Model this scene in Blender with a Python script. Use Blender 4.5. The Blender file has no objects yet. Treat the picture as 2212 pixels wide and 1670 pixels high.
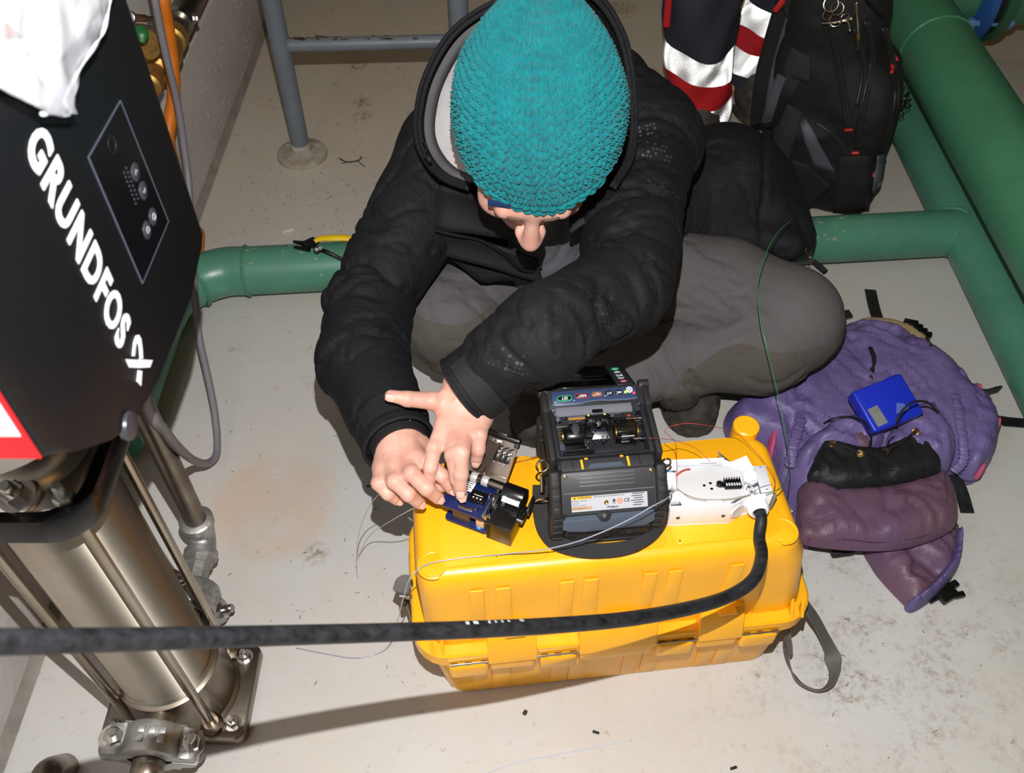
import bpy, bmesh, math, random
import numpy as np
from mathutils import Vector, Matrix
S = bpy.context.scene; C = S.collection
random.seed(7)
# ------------------------------------------------------------------ camera
H = 1.35; F = 1970.0; TH = math.radians(48.8); cT, sT = math.cos(TH), math.sin(TH)
CAM = Vector((0, 0, H))
cam = bpy.data.objects.new('camera', bpy.data.cameras.new('camera')); C.objects.link(cam)
cam.location = CAM; cam.rotation_euler = (math.pi/2-TH, 0, 0)
cam.data.sensor_width = 36; cam.data.lens = F/2212*36; cam.data.clip_start = .02
cam.data.dof.use_dof = True; cam.data.dof.focus_distance = 1.32; cam.data.dof.aperture_fstop = 8.0
S.camera = cam
# ------------------------------------------------------------------ light
S.view_settings.view_transform = 'Standard'; S.view_settings.look = 'None'
S.view_settings.exposure = 0.0; S.view_settings.gamma = 1.0; S.view_settings.use_curve_mapping = False
W = bpy.data.worlds.new('world'); S.world = W; W.use_nodes = True
W.node_tree.nodes['Background'].inputs[0].default_value = (1, .78, .5, 1)
W.node_tree.nodes['Background'].inputs[1].default_value = .008
def lamp(name, kind, loc, energy, color, **k):
    d = bpy.data.lights.new(name, kind); d.energy = energy; d.color = color
    for a, b in k.items(): setattr(d, a, b)
    o = bpy.data.objects.new(name, d); o.location = loc; C.objects.link(o); return o
# the flash sits on top of the camera, a hand's breadth above the lens
lamp('camera_flash', 'POINT', (0.0, .7524*.15, H+.6587*.15), 90, (1, .985, .968), shadow_soft_size=.004)
# the plant room's own warm ceiling lamps, out of the frame
for k, (x, y) in enumerate(((1.5, 3.4), (1.2, -1.2))):
    lamp('ceiling_lamp_light', 'AREA', (x, y, 3.3), 4.2, (1, .55, .15), shape='RECTANGLE', size=1.2, size_y=.25)
# ------------------------------------------------------------------ helpers
def ray(u, v):
    a, b = u-1106, v-835
    return Vector((a, F*cT-b*sT, -F*sT-b*cT))
def at(u, v, z=None, x=None, y=None, t=None):
    """photo pixel -> world point on a plane z / x / y, or at t metres per pixel"""
    d = ray(u, v)
    if t is None: t = (H-z)/-d.z if z is not None else (x/d.x if x is not None else y/d.y)
    return CAM+d*t
def L(c): c /= 255; return c/12.92 if c <= .04045 else ((c+.055)/1.055)**2.4
def col(r, g, b): return (L(r), L(g), L(b), 1)
MATS = {}
def mat(name, rgb, rough=.5, metal=0, var=0, vs=8, bump=0, bs=200, spec=.5, rgb2=None, trans=0, emit=0, sheen=0, coat=0, rvar=0, alpha=1, stretch=None):
    if name in MATS: return MATS[name]
    m = bpy.data.materials.new(name); m.use_nodes = True; nt = m.node_tree; N = nt.nodes; lk = nt.links.new
    b = N['Principled BSDF']; c = col(*rgb)
    b.inputs['Base Color'].default_value = c; b.inputs['Roughness'].default_value = rough
    b.inputs['Metallic'].default_value = metal; b.inputs['Specular IOR Level'].default_value = spec
    if trans: b.inputs['Transmission Weight'].default_value = trans
    if sheen: b.inputs['Sheen Weight'].default_value = sheen
    if coat: b.inputs['Coat Weight'].default_value = coat; b.inputs['Coat Roughness'].default_value = .15
    if alpha < 1: b.inputs['Alpha'].default_value = alpha
    if emit: b.inputs['Emission Color'].default_value = c; b.inputs['Emission Strength'].default_value = emit
    tc = N.new('ShaderNodeTexCoord'); src = tc.outputs['Object']
    if stretch:
        mp = N.new('ShaderNodeMapping'); mp.inputs['Scale'].default_value = stretch; lk(src, mp.inputs[0]); src = mp.outputs[0]
    if var or rvar:
        n = N.new('ShaderNodeTexNoise'); n.inputs['Scale'].default_value = vs; n.inputs['Detail'].default_value = 6; n.inputs['Roughness'].default_value = .65
        lk(src, n.inputs['Vector'])
        rp = N.new('ShaderNodeMapRange'); rp.inputs[1].default_value = .3; rp.inputs[2].default_value = .7; lk(n.outputs[0], rp.inputs[0])
        if var:
            mx = N.new('ShaderNodeMix'); mx.data_type = 'RGBA'
            c2 = col(*rgb2) if rgb2 else tuple(x*(1-var) for x in c[:3])+(1,)
            c1 = c if rgb2 else tuple(min(1, x*(1+var*.6)) for x in c[:3])+(1,)
            mx.inputs[6].default_value = c1; mx.inputs[7].default_value = c2
            lk(rp.outputs[0], mx.inputs[0]); lk(mx.outputs[2], b.inputs['Base Color'])
        if rvar:
            r2 = N.new('ShaderNodeMapRange'); r2.inputs[3].default_value = max(.02, rough-rvar); r2.inputs[4].default_value = min(1, rough+rvar)
            lk(rp.outputs[0], r2.inputs[0]); lk(r2.outputs[0], b.inputs['Roughness'])
    if bump:
        n2 = N.new('ShaderNodeTexNoise'); n2.inputs['Scale'].default_value = bs; n2.inputs['Detail'].default_value = 4; lk(src, n2.inputs['Vector'])
        bp = N.new('ShaderNodeBump'); bp.inputs['Strength'].default_value = bump; bp.inputs['Distance'].default_value = .002
        lk(n2.outputs[0], bp.inputs['Height']); lk(bp.outputs[0], b.inputs['Normal'])
    MATS[name] = m; return m
def crumple(m, scale=26, dist=.006, st=.5, aniso=(1, 1, 1)):
    """a second, broader layer of relief under the weave: creases in cloth"""
    nt = m.node_tree; N = nt.nodes; b = N['Principled BSDF']; tc = N.new('ShaderNodeTexCoord'); mp = N.new('ShaderNodeMapping'); mp.inputs['Scale'].default_value = aniso; nt.links.new(tc.outputs['Object'], mp.inputs[0])
    n = N.new('ShaderNodeTexNoise'); n.inputs['Scale'].default_value = scale; n.inputs['Detail'].default_value = 5; n.inputs['Distortion'].default_value = 1.2; nt.links.new(mp.outputs[0], n.inputs['Vector'])
    a = N.new('ShaderNodeMath'); a.operation = 'SUBTRACT'; a.inputs[1].default_value = .5; nt.links.new(n.outputs[0], a.inputs[0]); c = N.new('ShaderNodeMath'); c.operation = 'ABSOLUTE'; nt.links.new(a.outputs[0], c.inputs[0])
    bp = N.new('ShaderNodeBump'); bp.inputs['Strength'].default_value = st; bp.inputs['Distance'].default_value = dist; nt.links.new(c.outputs[0], bp.inputs['Height'])
    old = b.inputs['Normal'].links[0].from_node if b.inputs['Normal'].links else None
    if old: nt.links.new(bp.outputs[0], old.inputs['Normal'])
    else: nt.links.new(bp.outputs[0], b.inputs['Normal'])
    return m
WORLDROOT = set()
def tag(o, label=None, cat=None, group=None, kind=None):
    if label: o['label'] = label
    if cat: o['category'] = cat
    if group: o['group'] = group
    if kind: o['kind'] = kind
    return o
def thing(name, label, cat, loc=(0, 0, 0), rz=0, group=None, world=False, rot=None):
    """an Empty at the thing's base; world=True: its parts are given in world coordinates"""
    o = bpy.data.objects.new(name, None); C.objects.link(o); o.empty_display_size = .05
    o.location = loc; o.rotation_euler = rot or (0, 0, rz)
    if world: WORLDROOT.add(o.name)
    return tag(o, label, cat, group)
def vec(p): return Vector(p)
def frame_z(axis, hint=None):
    z = vec(axis).normalized(); h = vec(hint) if hint is not None else (Vector((0, 0, 1)) if abs(z.z) < .9 else Vector((1, 0, 0)))
    x = h.cross(z).normalized(); y = z.cross(x)
    return x, y, z
def M4(x, y, z, o): return Matrix(((x[0], y[0], z[0], o[0]), (x[1], y[1], z[1], o[1]), (x[2], y[2], z[2], o[2]), (0, 0, 0, 1)))
def spline(pts, n=8, closed=False):
    P = [vec(p) for p in pts]; out = []; m = len(P)
    for i in range(m if closed else m-1):
        p0 = P[(i-1) % m] if closed or i > 0 else P[0]*2-P[1]
        p1, p2 = P[i], P[(i+1) % m]
        p3 = P[(i+2) % m] if closed or i < m-2 else p2*2-p1
        for k in range(n):
            t = k/n
            out.append(.5*((2*p1)+(p2-p0)*t+(2*p0-5*p1+4*p2-p3)*t*t+(3*p1-p0-3*p2+p3)*t**3))
    if not closed: out.append(P[-1])
    return out
class MB:
    """collects shapes and links them as ONE mesh object"""
    def __init__(s): s.v = []; s.f = []; s.sharp = False
    def add(s, vs, fs, M=None):
        o = len(s.v)
        s.v += [tuple(M @ vec(v)) if M else tuple(v) for v in vs]; s.f += [tuple(i+o for i in f) for f in fs]; return s
    def bm(s, b, M=None):
        b.verts.ensure_lookup_table(); b.verts.index_update()
        s.add([v.co.copy() for v in b.verts], [[v.index for v in f.verts] for f in b.faces], M); b.free(); return s
    def box(s, c, size, M=None, bev=.0, seg=2, rot=None):
        b = bmesh.new(); bmesh.ops.create_cube(b, size=1)
        for v in b.verts: v.co = Vector((v.co.x*size[0], v.co.y*size[1], v.co.z*size[2]))
        if bev: bmesh.ops.bevel(b, geom=list(b.edges), offset=min(bev, .49*min(size)), segments=seg, affect='EDGES', profile=.5, clamp_overlap=True)
        T = Matrix.Translation(vec(c))
        if rot: T = T @ Matrix.Rotation(rot[2], 4, 'Z') @ Matrix.Rotation(rot[1], 4, 'Y') @ Matrix.Rotation(rot[0], 4, 'X')
        return s.bm(b, (M @ T) if M else T)
    def lathe(s, prof, o=(0, 0, 0), axis=(0, 0, 1), n=24, M=None, sx=1, sy=1, hint=None):
        x, y, z = frame_z(axis, hint); o = vec(o); vs = []; fs = []; m = len(prof)
        for r, h in prof:
            for k in range(n):
                a = 2*math.pi*k/n; vs.append(o+x*(r*sx*math.cos(a))+y*(r*sy*math.sin(a))+z*h)
        for i in range(m-1):
            for k in range(n): fs.append((i*n+k, i*n+(k+1) % n, (i+1)*n+(k+1) % n, (i+1)*n+k))
        if prof[0][0] > 1e-6: fs.append(tuple(range(n))[::-1])
        if prof[-1][0] > 1e-6: fs.append(tuple(range((m-1)*n, m*n)))
        return s.add(vs, fs, M)
    def cyl(s, p0, p1, r, r1=None, n=16, bev=0, M=None, hint=None):
        p0, p1 = vec(p0), vec(p1); h = (p1-p0).length; r1 = r if r1 is None else r1
        pr = [(r, 0), (r1, h)] if not bev else [(r-bev, 0), (r-bev*.3, bev*.3), (r, bev), (r1, h-bev), (r1-bev*.3, h-bev*.3), (r1-bev, h)]
        return s.lathe(pr, p0, p1-p0, n, M, hint=hint)
    def tube(s, pts, r, n=10, sm=0, closed=False, caps=True, M=None, flat=1, hint=None):
        P = spline(pts, sm, closed) if sm else [vec(p) for p in pts]; m = len(P); vs = []; fs = []
        T = [((P[(i+1) % m]-P[(i-1) % m]) if closed or 0 < i < m-1 else (P[1]-P[0] if i == 0 else P[-1]-P[-2])).normalized() for i in range(m)]
        x, y, _ = frame_z(T[0], hint)
        for i in range(m):
            x = (x-T[i]*x.dot(T[i])).normalized(); y = T[i].cross(x)
            rr = r(i/(m-1)) if callable(r) else (r if not hasattr(r, '__len__') else float(np.interp(i/(m-1), np.linspace(0, 1, len(r)), r)))
            for k in range(n):
                a = 2*math.pi*k/n; vs.append(P[i]+x*(rr*math.cos(a))+y*(rr*flat*math.sin(a)))
        for i in range(m if closed else m-1):
            j = (i+1) % m
            for k in range(n): fs.append((i*n+k, i*n+(k+1) % n, j*n+(k+1) % n, j*n+k))
        if caps and not closed: fs.append(tuple(range(n))[::-1]); fs.append(tuple(range((m-1)*n, m*n)))
        return s.add(vs, fs, M)
    def ribbon(s, pts, wd, w, th, sm=6, M=None):
        """webbing: a strip of width w along pts; wd = width direction(s)"""
        P = spline(pts, sm) if sm else [vec(p) for p in pts]; m = len(P); vs = []; fs = []
        wl = [vec(a) for a in wd] if hasattr(wd[0], '__len__') else [vec(wd)]
        for i in range(m):
            t = (P[min(i+1, m-1)]-P[max(i-1, 0)]).normalized(); q = i/(m-1)*(len(wl)-1); a = int(min(q, len(wl)-2)) if len(wl) > 1 else 0
            d = wl[a].lerp(wl[min(a+1, len(wl)-1)], q-a); d = (d-t*d.dot(t)).normalized(); nn = t.cross(d)
            ww = w if not hasattr(w, '__len__') else float(np.interp(i/(m-1), np.linspace(0, 1, len(w)), w))
            for sx, sy in ((-1, -1), (1, -1), (1, 1), (-1, 1)): vs.append(P[i]+d*(sx*ww/2)+nn*(sy*th/2))
        for i in range(m-1):
            for k in range(4): fs.append((i*4+k, i*4+(k+1) % 4, (i+1)*4+(k+1) % 4, (i+1)*4+k))
        fs.append((3, 2, 1, 0)); fs.append(tuple(range(4*m-4, 4*m)))
        return s.add(vs, fs, M)
    def prism(s, poly, depth, M=None, bev=0, seg=2, both=False):
        """2D outline in the xy plane extruded from z=0 to z=depth"""
        b = bmesh.new(); n = len(poly)
        lo = [b.verts.new((p[0], p[1], 0)) for p in poly]; hi = [b.verts.new((p[0], p[1], depth)) for p in poly]
        area = sum(poly[i][0]*poly[(i+1) % n][1]-poly[(i+1) % n][0]*poly[i][1] for i in range(n))
        if area*depth < 0: lo, hi = lo[::-1], hi[::-1]
        f0 = b.faces.new(lo[::-1]); f1 = b.faces.new(hi)
        for i in range(n): b.faces.new((lo[i], lo[(i+1) % n], hi[(i+1) % n], hi[i]))
        if bev:
            es = list(f1.edges)+(list(f0.edges) if both else [])
            bmesh.ops.bevel(b, geom=es, offset=bev, segments=seg, affect='EDGES', profile=.5)
        return s.bm(b, M)
    def hexbolt(s, p, axis, r, h, stud=0, washer=True, M=None):
        p = vec(p); z = vec(axis).normalized()
        if washer: s.cyl(p, p+z*h*.18, r*1.45, n=20, M=M)
        s.lathe([(r, h*.15), (r, h*.85), (r*.86, h), (0, h)], p, z, 6, M)
        if stud: s.lathe([(r*.52, h), (r*.52, h+stud*.85), (r*.4, h+stud), (0, h+stud)], p, z, 12, M)
        return s
    def build(s, name, m, parent=None, smooth=35, centre=False):
        me = bpy.data.meshes.new(name); me.from_pydata(s.v, [], s.f); me.update()
        if m: me.materials.append(m)
        o = bpy.data.objects.new(name, me); C.objects.link(o)
        if smooth:
            if smooth >= 180: me.polygons.foreach_set('use_smooth', [True]*len(me.polygons))
            else: me.set_sharp_from_angle(angle=math.radians(smooth)); me.polygons.foreach_set('use_smooth', [True]*len(me.polygons)); me.set_sharp_from_angle(angle=math.radians(smooth))
        if parent:
            o.parent = parent
            if parent.name in WORLDROOT: o.matrix_parent_inverse = Matrix.Translation(-parent.location)
        elif centre:
            a = np.array(s.v); c = Vector(((a[:, 0].min()+a[:, 0].max())/2, (a[:, 1].min()+a[:, 1].max())/2, a[:, 2].min()))
            me.transform(Matrix.Translation(-c)); o.location = c
        return o
def text_mb(txt, size, M, ext=.0004, bold=0, spacing=1, align='LEFT', shear=0, sx=1):
    """raised lettering laid in the xy plane of M"""
    cu = bpy.data.curves.new('t', 'FONT'); cu.body = txt; cu.size = size; cu.extrude = ext; cu.offset = bold; cu.space_character = spacing
    cu.align_x = align; cu.align_y = 'CENTER'; cu.shear = shear; cu.resolution_u = 4
    o = bpy.data.objects.new('t', cu); C.objects.link(o); dg = bpy.context.evaluated_depsgraph_get()
    me = bpy.data.meshes.new_from_object(o.evaluated_get(dg)); b = MB()
    b.add([(v.co.x*sx, v.co.y, v.co.z) for v in me.vertices], [tuple(p.vertices) for p in me.polygons], M)
    bpy.data.objects.remove(o); bpy.data.curves.remove(cu); bpy.data.meshes.remove(me)
    return b
def struct(name, mb, m, label=None, smooth=35, kind='structure'):
    o = mb.build(name, m, None, smooth); o['kind'] = kind
    if label: o['label'] = label
    return o
# --- noise and signed distance fields (numpy), meshed with surface nets
def vnoise(P, seed=0):
    P = np.asarray(P, np.float32); I = np.floor(P).astype(np.int64); f = P-I; f = f*f*(3-2*f); out = np.zeros(len(P), np.float32)
    for c in range(8):
        d = np.array([(c >> 2) & 1, (c >> 1) & 1, c & 1]); J = I+d
        h = (J[:, 0]*374761393+J[:, 1]*668265263+J[:, 2]*2147483647+seed*974634777) & 0xffffffff
        h = ((h ^ (h >> 13))*1274126177) & 0xffffffff; h = (h ^ (h >> 16)) & 0xffff
        w = np.prod(np.where(d, f, 1-f), axis=1); out += w*(h/32767.5-1)
    return out
def fbm(P, o=3, seed=0):
    a = 1; s = 0; P = np.asarray(P, np.float32)
    for k in range(o): s = s+a*vnoise(P*2**k, seed+k); a *= .5
    return s
def ridge(P, seed=0, o=2): return 1-2*np.abs(fbm(P, o, seed))
def smin(a, b, k):
    h = np.clip(.5+.5*(b-a)/k, 0, 1); return b*(1-h)+a*h-k*h*(1-h)
def cap(p0, p1, r0, r1=None):
    """tapered capsule"""
    p0 = np.array(p0, np.float32); p1 = np.array(p1, np.float32); r1 = r0 if r1 is None else r1; d = p1-p0; L2 = max(float(d@d), 1e-12); R = max(r0, r1)
    def f(X):
        q = X-p0; h = np.clip((q@d)/L2, 0, 1); return np.linalg.norm(q-h[:, None]*d, axis=1)-(r0+(r1-r0)*h)
    return f, np.minimum(p0, p1)-R, np.maximum(p0, p1)+R
def ell(c, r, R=None):
    """ellipsoid with radii r, rotation matrix R (columns = axes)"""
    c = np.array(c, np.float32); r = np.array(r, np.float32); A = np.eye(3, dtype=np.float32) if R is None else np.array(R, np.float32)
    def f(X):
        q = (X-c)@A; k0 = np.linalg.norm(q/r, axis=1); k1 = np.linalg.norm(q/(r*r), axis=1); return k0*(k0-1)/np.maximum(k1, 1e-6)
    m = r.max(); return f, c-m, c+m
def rbox(c, h, rad, R=None):
    c = np.array(c, np.float32); h = np.array(h, np.float32)-rad; A = np.eye(3, dtype=np.float32) if R is None else np.array(R, np.float32)
    def f(X):
        q = np.abs((X-c)@A)-h; return np.linalg.norm(np.maximum(q, 0), axis=1)+np.minimum(q.max(axis=1), 0)-rad
    m = np.linalg.norm(h)+rad; return f, c-m, c+m
def surfnet(D, org, h):
    nx, ny, nz = D.shape; s = D < 0
    cnt = sum(s[i:nx-1+i, j:ny-1+j, k:nz-1+k].astype(np.int8) for i in (0, 1) for j in (0, 1) for k in (0, 1))
    act = (cnt > 0) & (cnt < 8); idx = np.argwhere(act); ids = -np.ones(act.shape, np.int64); ids[act] = np.arange(len(idx))
    acc = np.zeros((len(idx), 3)); n = np.zeros(len(idx)); cs = [(a, b, c) for a in (0, 1) for b in (0, 1) for c in (0, 1)]
    val = {c: D[idx[:, 0]+c[0], idx[:, 1]+c[1], idx[:, 2]+c[2]] for c in cs}
    for a in cs:
        for ax in range(3):
            if a[ax]: continue
            b = tuple(1 if i == ax else a[i] for i in range(3)); va, vb = val[a], val[b]; m = (va < 0) != (vb < 0)
            t = np.where(m, va/np.where(m, va-vb, 1), 0); p = np.tile(np.array(a, float), (len(idx), 1)); p[:, ax] += t
            acc += p*m[:, None]; n += m
    V = (idx+acc/n[:, None])*h+org; Fs = []
    for ax in range(3):
        o1, o2 = [(1, 2), (2, 0), (0, 1)][ax]; sl0 = [slice(None)]*3; sl1 = [slice(None)]*3; sl0[ax] = slice(0, -1); sl1[ax] = slice(1, None)
        a, b = s[tuple(sl0)], s[tuple(sl1)]; e = np.argwhere(a != b)
        ok = (e[:, o1] > 0) & (e[:, o2] > 0) & (e[:, o1] < D.shape[o1]-1) & (e[:, o2] < D.shape[o2]-1); e = e[ok]
        def g(d1, d2):
            q = e.copy(); q[:, o1] += d1; q[:, o2] += d2; return ids[q[:, 0], q[:, 1], q[:, 2]]
        Q = np.stack([g(-1, -1), g(0, -1), g(0, 0), g(-1, 0)], 1); inn = a[e[:, 0], e[:, 1], e[:, 2]]
        Q[~inn] = Q[~inn][:, ::-1]; Fs.append(Q)
    return V, np.concatenate(Fs)
def sdf(parts, h, k=.02, cut=(), disp=None, clip=None, kc=.004, relax=1):
    """smooth union of parts (or (part, k)), minus cut, meshed at h; returns V, F"""
    P = [(p if isinstance(p[0], tuple) else (p, k)) for p in parts]
    lo = np.min([p[0][1] for p in P], axis=0)-3*h-.01; hi = np.max([p[0][2] for p in P], axis=0)+3*h+.01
    if clip: lo = np.maximum(lo, clip[0]); hi = np.minimum(hi, clip[1])
    n = np.ceil((hi-lo)/h).astype(int)+1; G = [lo[i]+h*np.arange(n[i], dtype=np.float32) for i in range(3)]
    D = np.full(tuple(n), 1.0, np.float32)
    def sub(p, kk):
        i0 = [max(0, int((p[1][i]-kk-2*h-lo[i])/h)) for i in range(3)]; i1 = [min(n[i], int((p[2][i]+kk+2*h-lo[i])/h)+2) for i in range(3)]
        sl = tuple(slice(a, max(a, b)) for a, b in zip(i0, i1)); X = np.stack(np.meshgrid(*[G[i][sl[i]] for i in range(3)], indexing='ij'), -1)
        return sl, X.reshape(-1, 3).astype(np.float32), X.shape[:3]
    for p, kk in P:
        sl, X, sh = sub(p, kk)
        if X.size: D[sl] = smin(D[sl], p[0](X).reshape(sh), kk)
    for p in cut:
        p, kk = p if isinstance(p[0], tuple) else (p, kc)
        sl, X, sh = sub(p, kk)
        if X.size: D[sl] = -smin(-D[sl], p[0](X).reshape(sh), kk)
    V, Fq = surfnet(D, lo, h)
    for _ in range(relax):
        A = np.zeros_like(V); cn = np.zeros(len(V))
        for i in range(4): np.add.at(A, Fq[:, i], V[Fq[:, (i+1) % 4]]+V[Fq[:, i-1]]); np.add.at(cn, Fq[:, i], 2)
        V = V*.5+.5*A/np.maximum(cn, 1)[:, None]
    if disp is not None:
        N = normals(V, Fq); V = V+N*disp(V)[:, None]
    return V, Fq
def normals(V, Fq):
    n = np.cross(V[Fq[:, 2]]-V[Fq[:, 0]], V[Fq[:, 3]]-V[Fq[:, 1]]); N = np.zeros_like(V)
    for i in range(4): np.add.at(N, Fq[:, i], n)
    return N/np.maximum(np.linalg.norm(N, axis=1), 1e-9)[:, None]
def npobj(name, V, Fq, mats, parent=None, idx=None, smooth=180, centre=False):
    me = bpy.data.meshes.new(name); me.from_pydata([tuple(map(float, v)) for v in V], [], Fq if isinstance(Fq, list) else Fq.tolist()); me.update()
    for m in (mats if isinstance(mats, (list, tuple)) else [mats]): me.materials.append(m)
    if idx is not None: me.polygons.foreach_set('material_index', np.asarray(idx, np.int32))
    me.polygons.foreach_set('use_smooth', [True]*len(me.polygons))
    if smooth < 180: me.set_sharp_from_angle(angle=math.radians(smooth))
    o = bpy.data.objects.new(name, me); C.objects.link(o)
    if parent:
        o.parent = parent
        if parent.name in WORLDROOT: o.matrix_parent_inverse = Matrix.Translation(-parent.location)
    elif centre:
        c = Vector(((V[:, 0].min()+V[:, 0].max())/2, (V[:, 1].min()+V[:, 1].max())/2, V[:, 2].min())); me.transform(Matrix.Translation(-c)); o.location = c
    return o
def keep(V, Fq, mask):
    """keep only the faces whose centre passes mask"""
    c = V[Fq].mean(axis=1); Fk = Fq[mask(c)]; u, inv = np.unique(Fk, return_inverse=True); return V[u], inv.reshape(Fk.shape)
def inpoly(p, poly):
    x, y = p[:, 0], p[:, 1]; r = np.zeros(len(p), bool); n = len(poly)
    for i in range(n):
        (x0, y0), (x1, y1) = poly[i], poly[(i+1) % n]
        c = (y0 > y) != (y1 > y); r ^= c & (x < (x1-x0)*(y-y0)/(y1-y0+1e-12)+x0)
    return r
def polydist(p, poly):
    d = np.full(len(p), 9.); n = len(poly)
    for i in range(n):
        a = np.array(poly[i]); b = np.array(poly[(i+1) % n])-a; h = np.clip(((p-a)@b)/max(b@b, 1e-12), 0, 1); d = np.minimum(d, np.linalg.norm(p-a-h[:, None]*b, axis=1))
    return d
# ------------------------------------------------------------------ structure
def floor_material():
    m = bpy.data.materials.new('painted_concrete'); m.use_nodes = True; nt = m.node_tree; N = nt.nodes; lk = nt.links.new; b = N['Principled BSDF']
    tc = N.new('ShaderNodeTexCoord')
    def noise(sc, det=6, rough=.6, off=(0, 0, 0), sx=(1, 1, 1)):
        mp = N.new('ShaderNodeMapping'); mp.inputs[1].default_value = off; mp.inputs['Scale'].default_value = sx; lk(tc.outputs['Object'], mp.inputs[0])
        n = N.new('ShaderNodeTexNoise'); n.inputs['Scale'].default_value = sc; n.inputs['Detail'].default_value = det; n.inputs['Roughness'].default_value = rough; lk(mp.outputs[0], n.inputs['Vector']); return n.outputs[0]
    def rng(s, a, bb, c=0, d=1):
        r = N.new('ShaderNodeMapRange'); r.inputs[1].default_value = a; r.inputs[2].default_value = bb; r.inputs[3].default_value = c; r.inputs[4].default_value = d; lk(s, r.inputs[0]); return r.outputs[0]
    def mul(a, bb):
        x = N.new('ShaderNodeMath'); x.operation = 'MULTIPLY'
        for i, q in enumerate((a, bb)):
            if isinstance(q, (int, float)): x.inputs[i].default_value = q
            else: lk(q, x.inputs[i])
        return x.outputs[0]
    def mix(f, a, c2):
        x = N.new('ShaderNodeMix'); x.data_type = 'RGBA'; lk(f, x.inputs[0])
        if isinstance(a, tuple): x.inputs[6].default_value = a
        else: lk(a, x.inputs[6])
        x.inputs[7].default_value = c2; return x.outputs[2]
    def blob(cx, cy, r, soft):
        v = N.new('ShaderNodeVectorMath'); v.operation = 'DISTANCE'; mp = N.new('ShaderNodeMapping'); mp.inputs['Scale'].default_value = (1, 1, 0); lk(tc.outputs['Object'], mp.inputs[0])
        lk(mp.outputs[0], v.inputs[0]); v.inputs[1].default_value = (cx, cy, 0); return rng(v.outputs['Value'], r, r-soft)
    base = mix(rng(noise(2.2, 5), .35, .7), col(203, 203, 201), col(194, 191, 186))
    base = mix(mul(rng(noise(1.3, 8, .7, (3, 1, 0)), .48, .72), .6), base, col(205, 188, 166))          # beige dust
    far = N.new('ShaderNodeSeparateXYZ'); lk(tc.outputs['Object'], far.inputs[0])
    base = mix(mul(rng(far.outputs[1], 1.3, 1.9), .45), base, col(196, 180, 150))                      # browner towards the back: fading flash and warm ambient put into the colour
    base = mix(mul(rng(noise(55, 6, .75, (1, 7, 0)), .60, .72), .55), base, col(150, 128, 100))        # grit
    d = mul(rng(noise(26, 8, .8, (5, 2, 0)), .58, .70), rng(noise(3.1, 3, .5, (9, 4, 0)), .5, .62))
    base = mix(mul(d, .8), base, col(120, 95, 66))                                                     # mud
    bl = blob(.56, .66, .40, .36); mud = mul(mul(rng(noise(13, 6, .7, (2, 8, 0)), .46, .60), rng(noise(75, 8, .8, (4, 8, 0)), .46, .60)), bl)
    base = mix(mul(mud, .7), base, col(112, 82, 44))                                                  # mud round the case
    p = at(590, 1090, z=0); dn = mul(blob(p.x, p.y, .125, .03), rng(noise(9, 5), .2, .6))
    base = mix(mul(dn, .55), base, col(206, 176, 152))                                                 # round mark of dried dust
    p = at(682, 1197, z=0); base = mix(mul(mul(blob(p.x, p.y, .028, .02), rng(noise(90, 5), .4, .6)), .8), base, col(140, 122, 92))
    for u, v, r_ in ((783, 222, .035), (784, 250, .03), (770, 142, .035), (1290, 60, .09), (1340, 20, .07), (945, 130, .03)):   # dried boot prints and smears
        p = at(u, v, z=0); base = mix(mul(mul(blob(p.x, p.y, r_, r_*.6), rng(noise(70, 6, .7, (u*.01, 0, 0)), .45, .6)), .75), base, col(112, 88, 58))
    lk(base, b.inputs['Base Color']); lk(rng(noise(6, 5), .3, .7, .3, .5), b.inputs['Roughness'])
    bp = N.new('ShaderNodeBump'); bp.inputs['Strength'].default_value = .25; bp.inputs['Distance'].default_value = .004; lk(noise(38, 8, .6), bp.inputs['Height']); lk(bp.outputs[0], b.inputs['Normal'])
    return m
def plaster(name, rgb, rgb2, st):
    m = mat(name, rgb, .8, var=.1, rgb2=rgb2, vs=5, bump=st, bs=55); return m
fm = floor_material()
b = MB(); n = 24
b.add([(-1.2, -3.2, 0), (5.0, -3.2, 0), (5.0, 8.0, 0), (-1.2, 8.0, 0), (-1.2, -3.2, -.1), (5.0, -3.2, -.1), (5.0, 8.0, -.1), (-1.2, 8.0, -.1)],
      [(0, 1, 2, 3), (7, 6, 5, 4), (0, 4, 5, 1), (1, 5, 6, 2), (2, 6, 7, 3), (3, 7, 4, 0)])
struct('floor', b, fm, 'grey painted concrete floor with dust and mud stains', 0)
pl = plaster('white_plaster', (216, 212, 210), (204, 198, 194), .35); pw = plaster('pitted_plinth_paint', (212, 206, 203), (196, 188, 182), .7)
b = MB(); b.box((-.86, 2.4, 1.75), (.21, 11.2, 3.5)); struct('wall_left', b, pl, 'white plastered wall behind the pump')
pv = np.random.default_rng(3)
b = MB(); b.box((-.748, 2.4, .14), (.012+.001, 11.2, .28), bev=.004)
plinth = struct('trim_plinth', b, pw, 'rougher lower band of the white wall with small pits')
b = MB()
for i in range(90):                                     # trickles and blisters in the lower paint
    y, z = pv.uniform(1.62, 2.5), pv.uniform(.02, .27); l = pv.uniform(.002, .010); b.box((-.7418, y, z), (.002, .0022, l), bev=.0007, seg=1)
o = b.build('paint_blisters', pw, plinth); o['kind'] = 'stuff'
gm = mat('grey_joint_sealant', (146, 140, 132), .8, var=.3, vs=20, bump=.3, bs=80)
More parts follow.
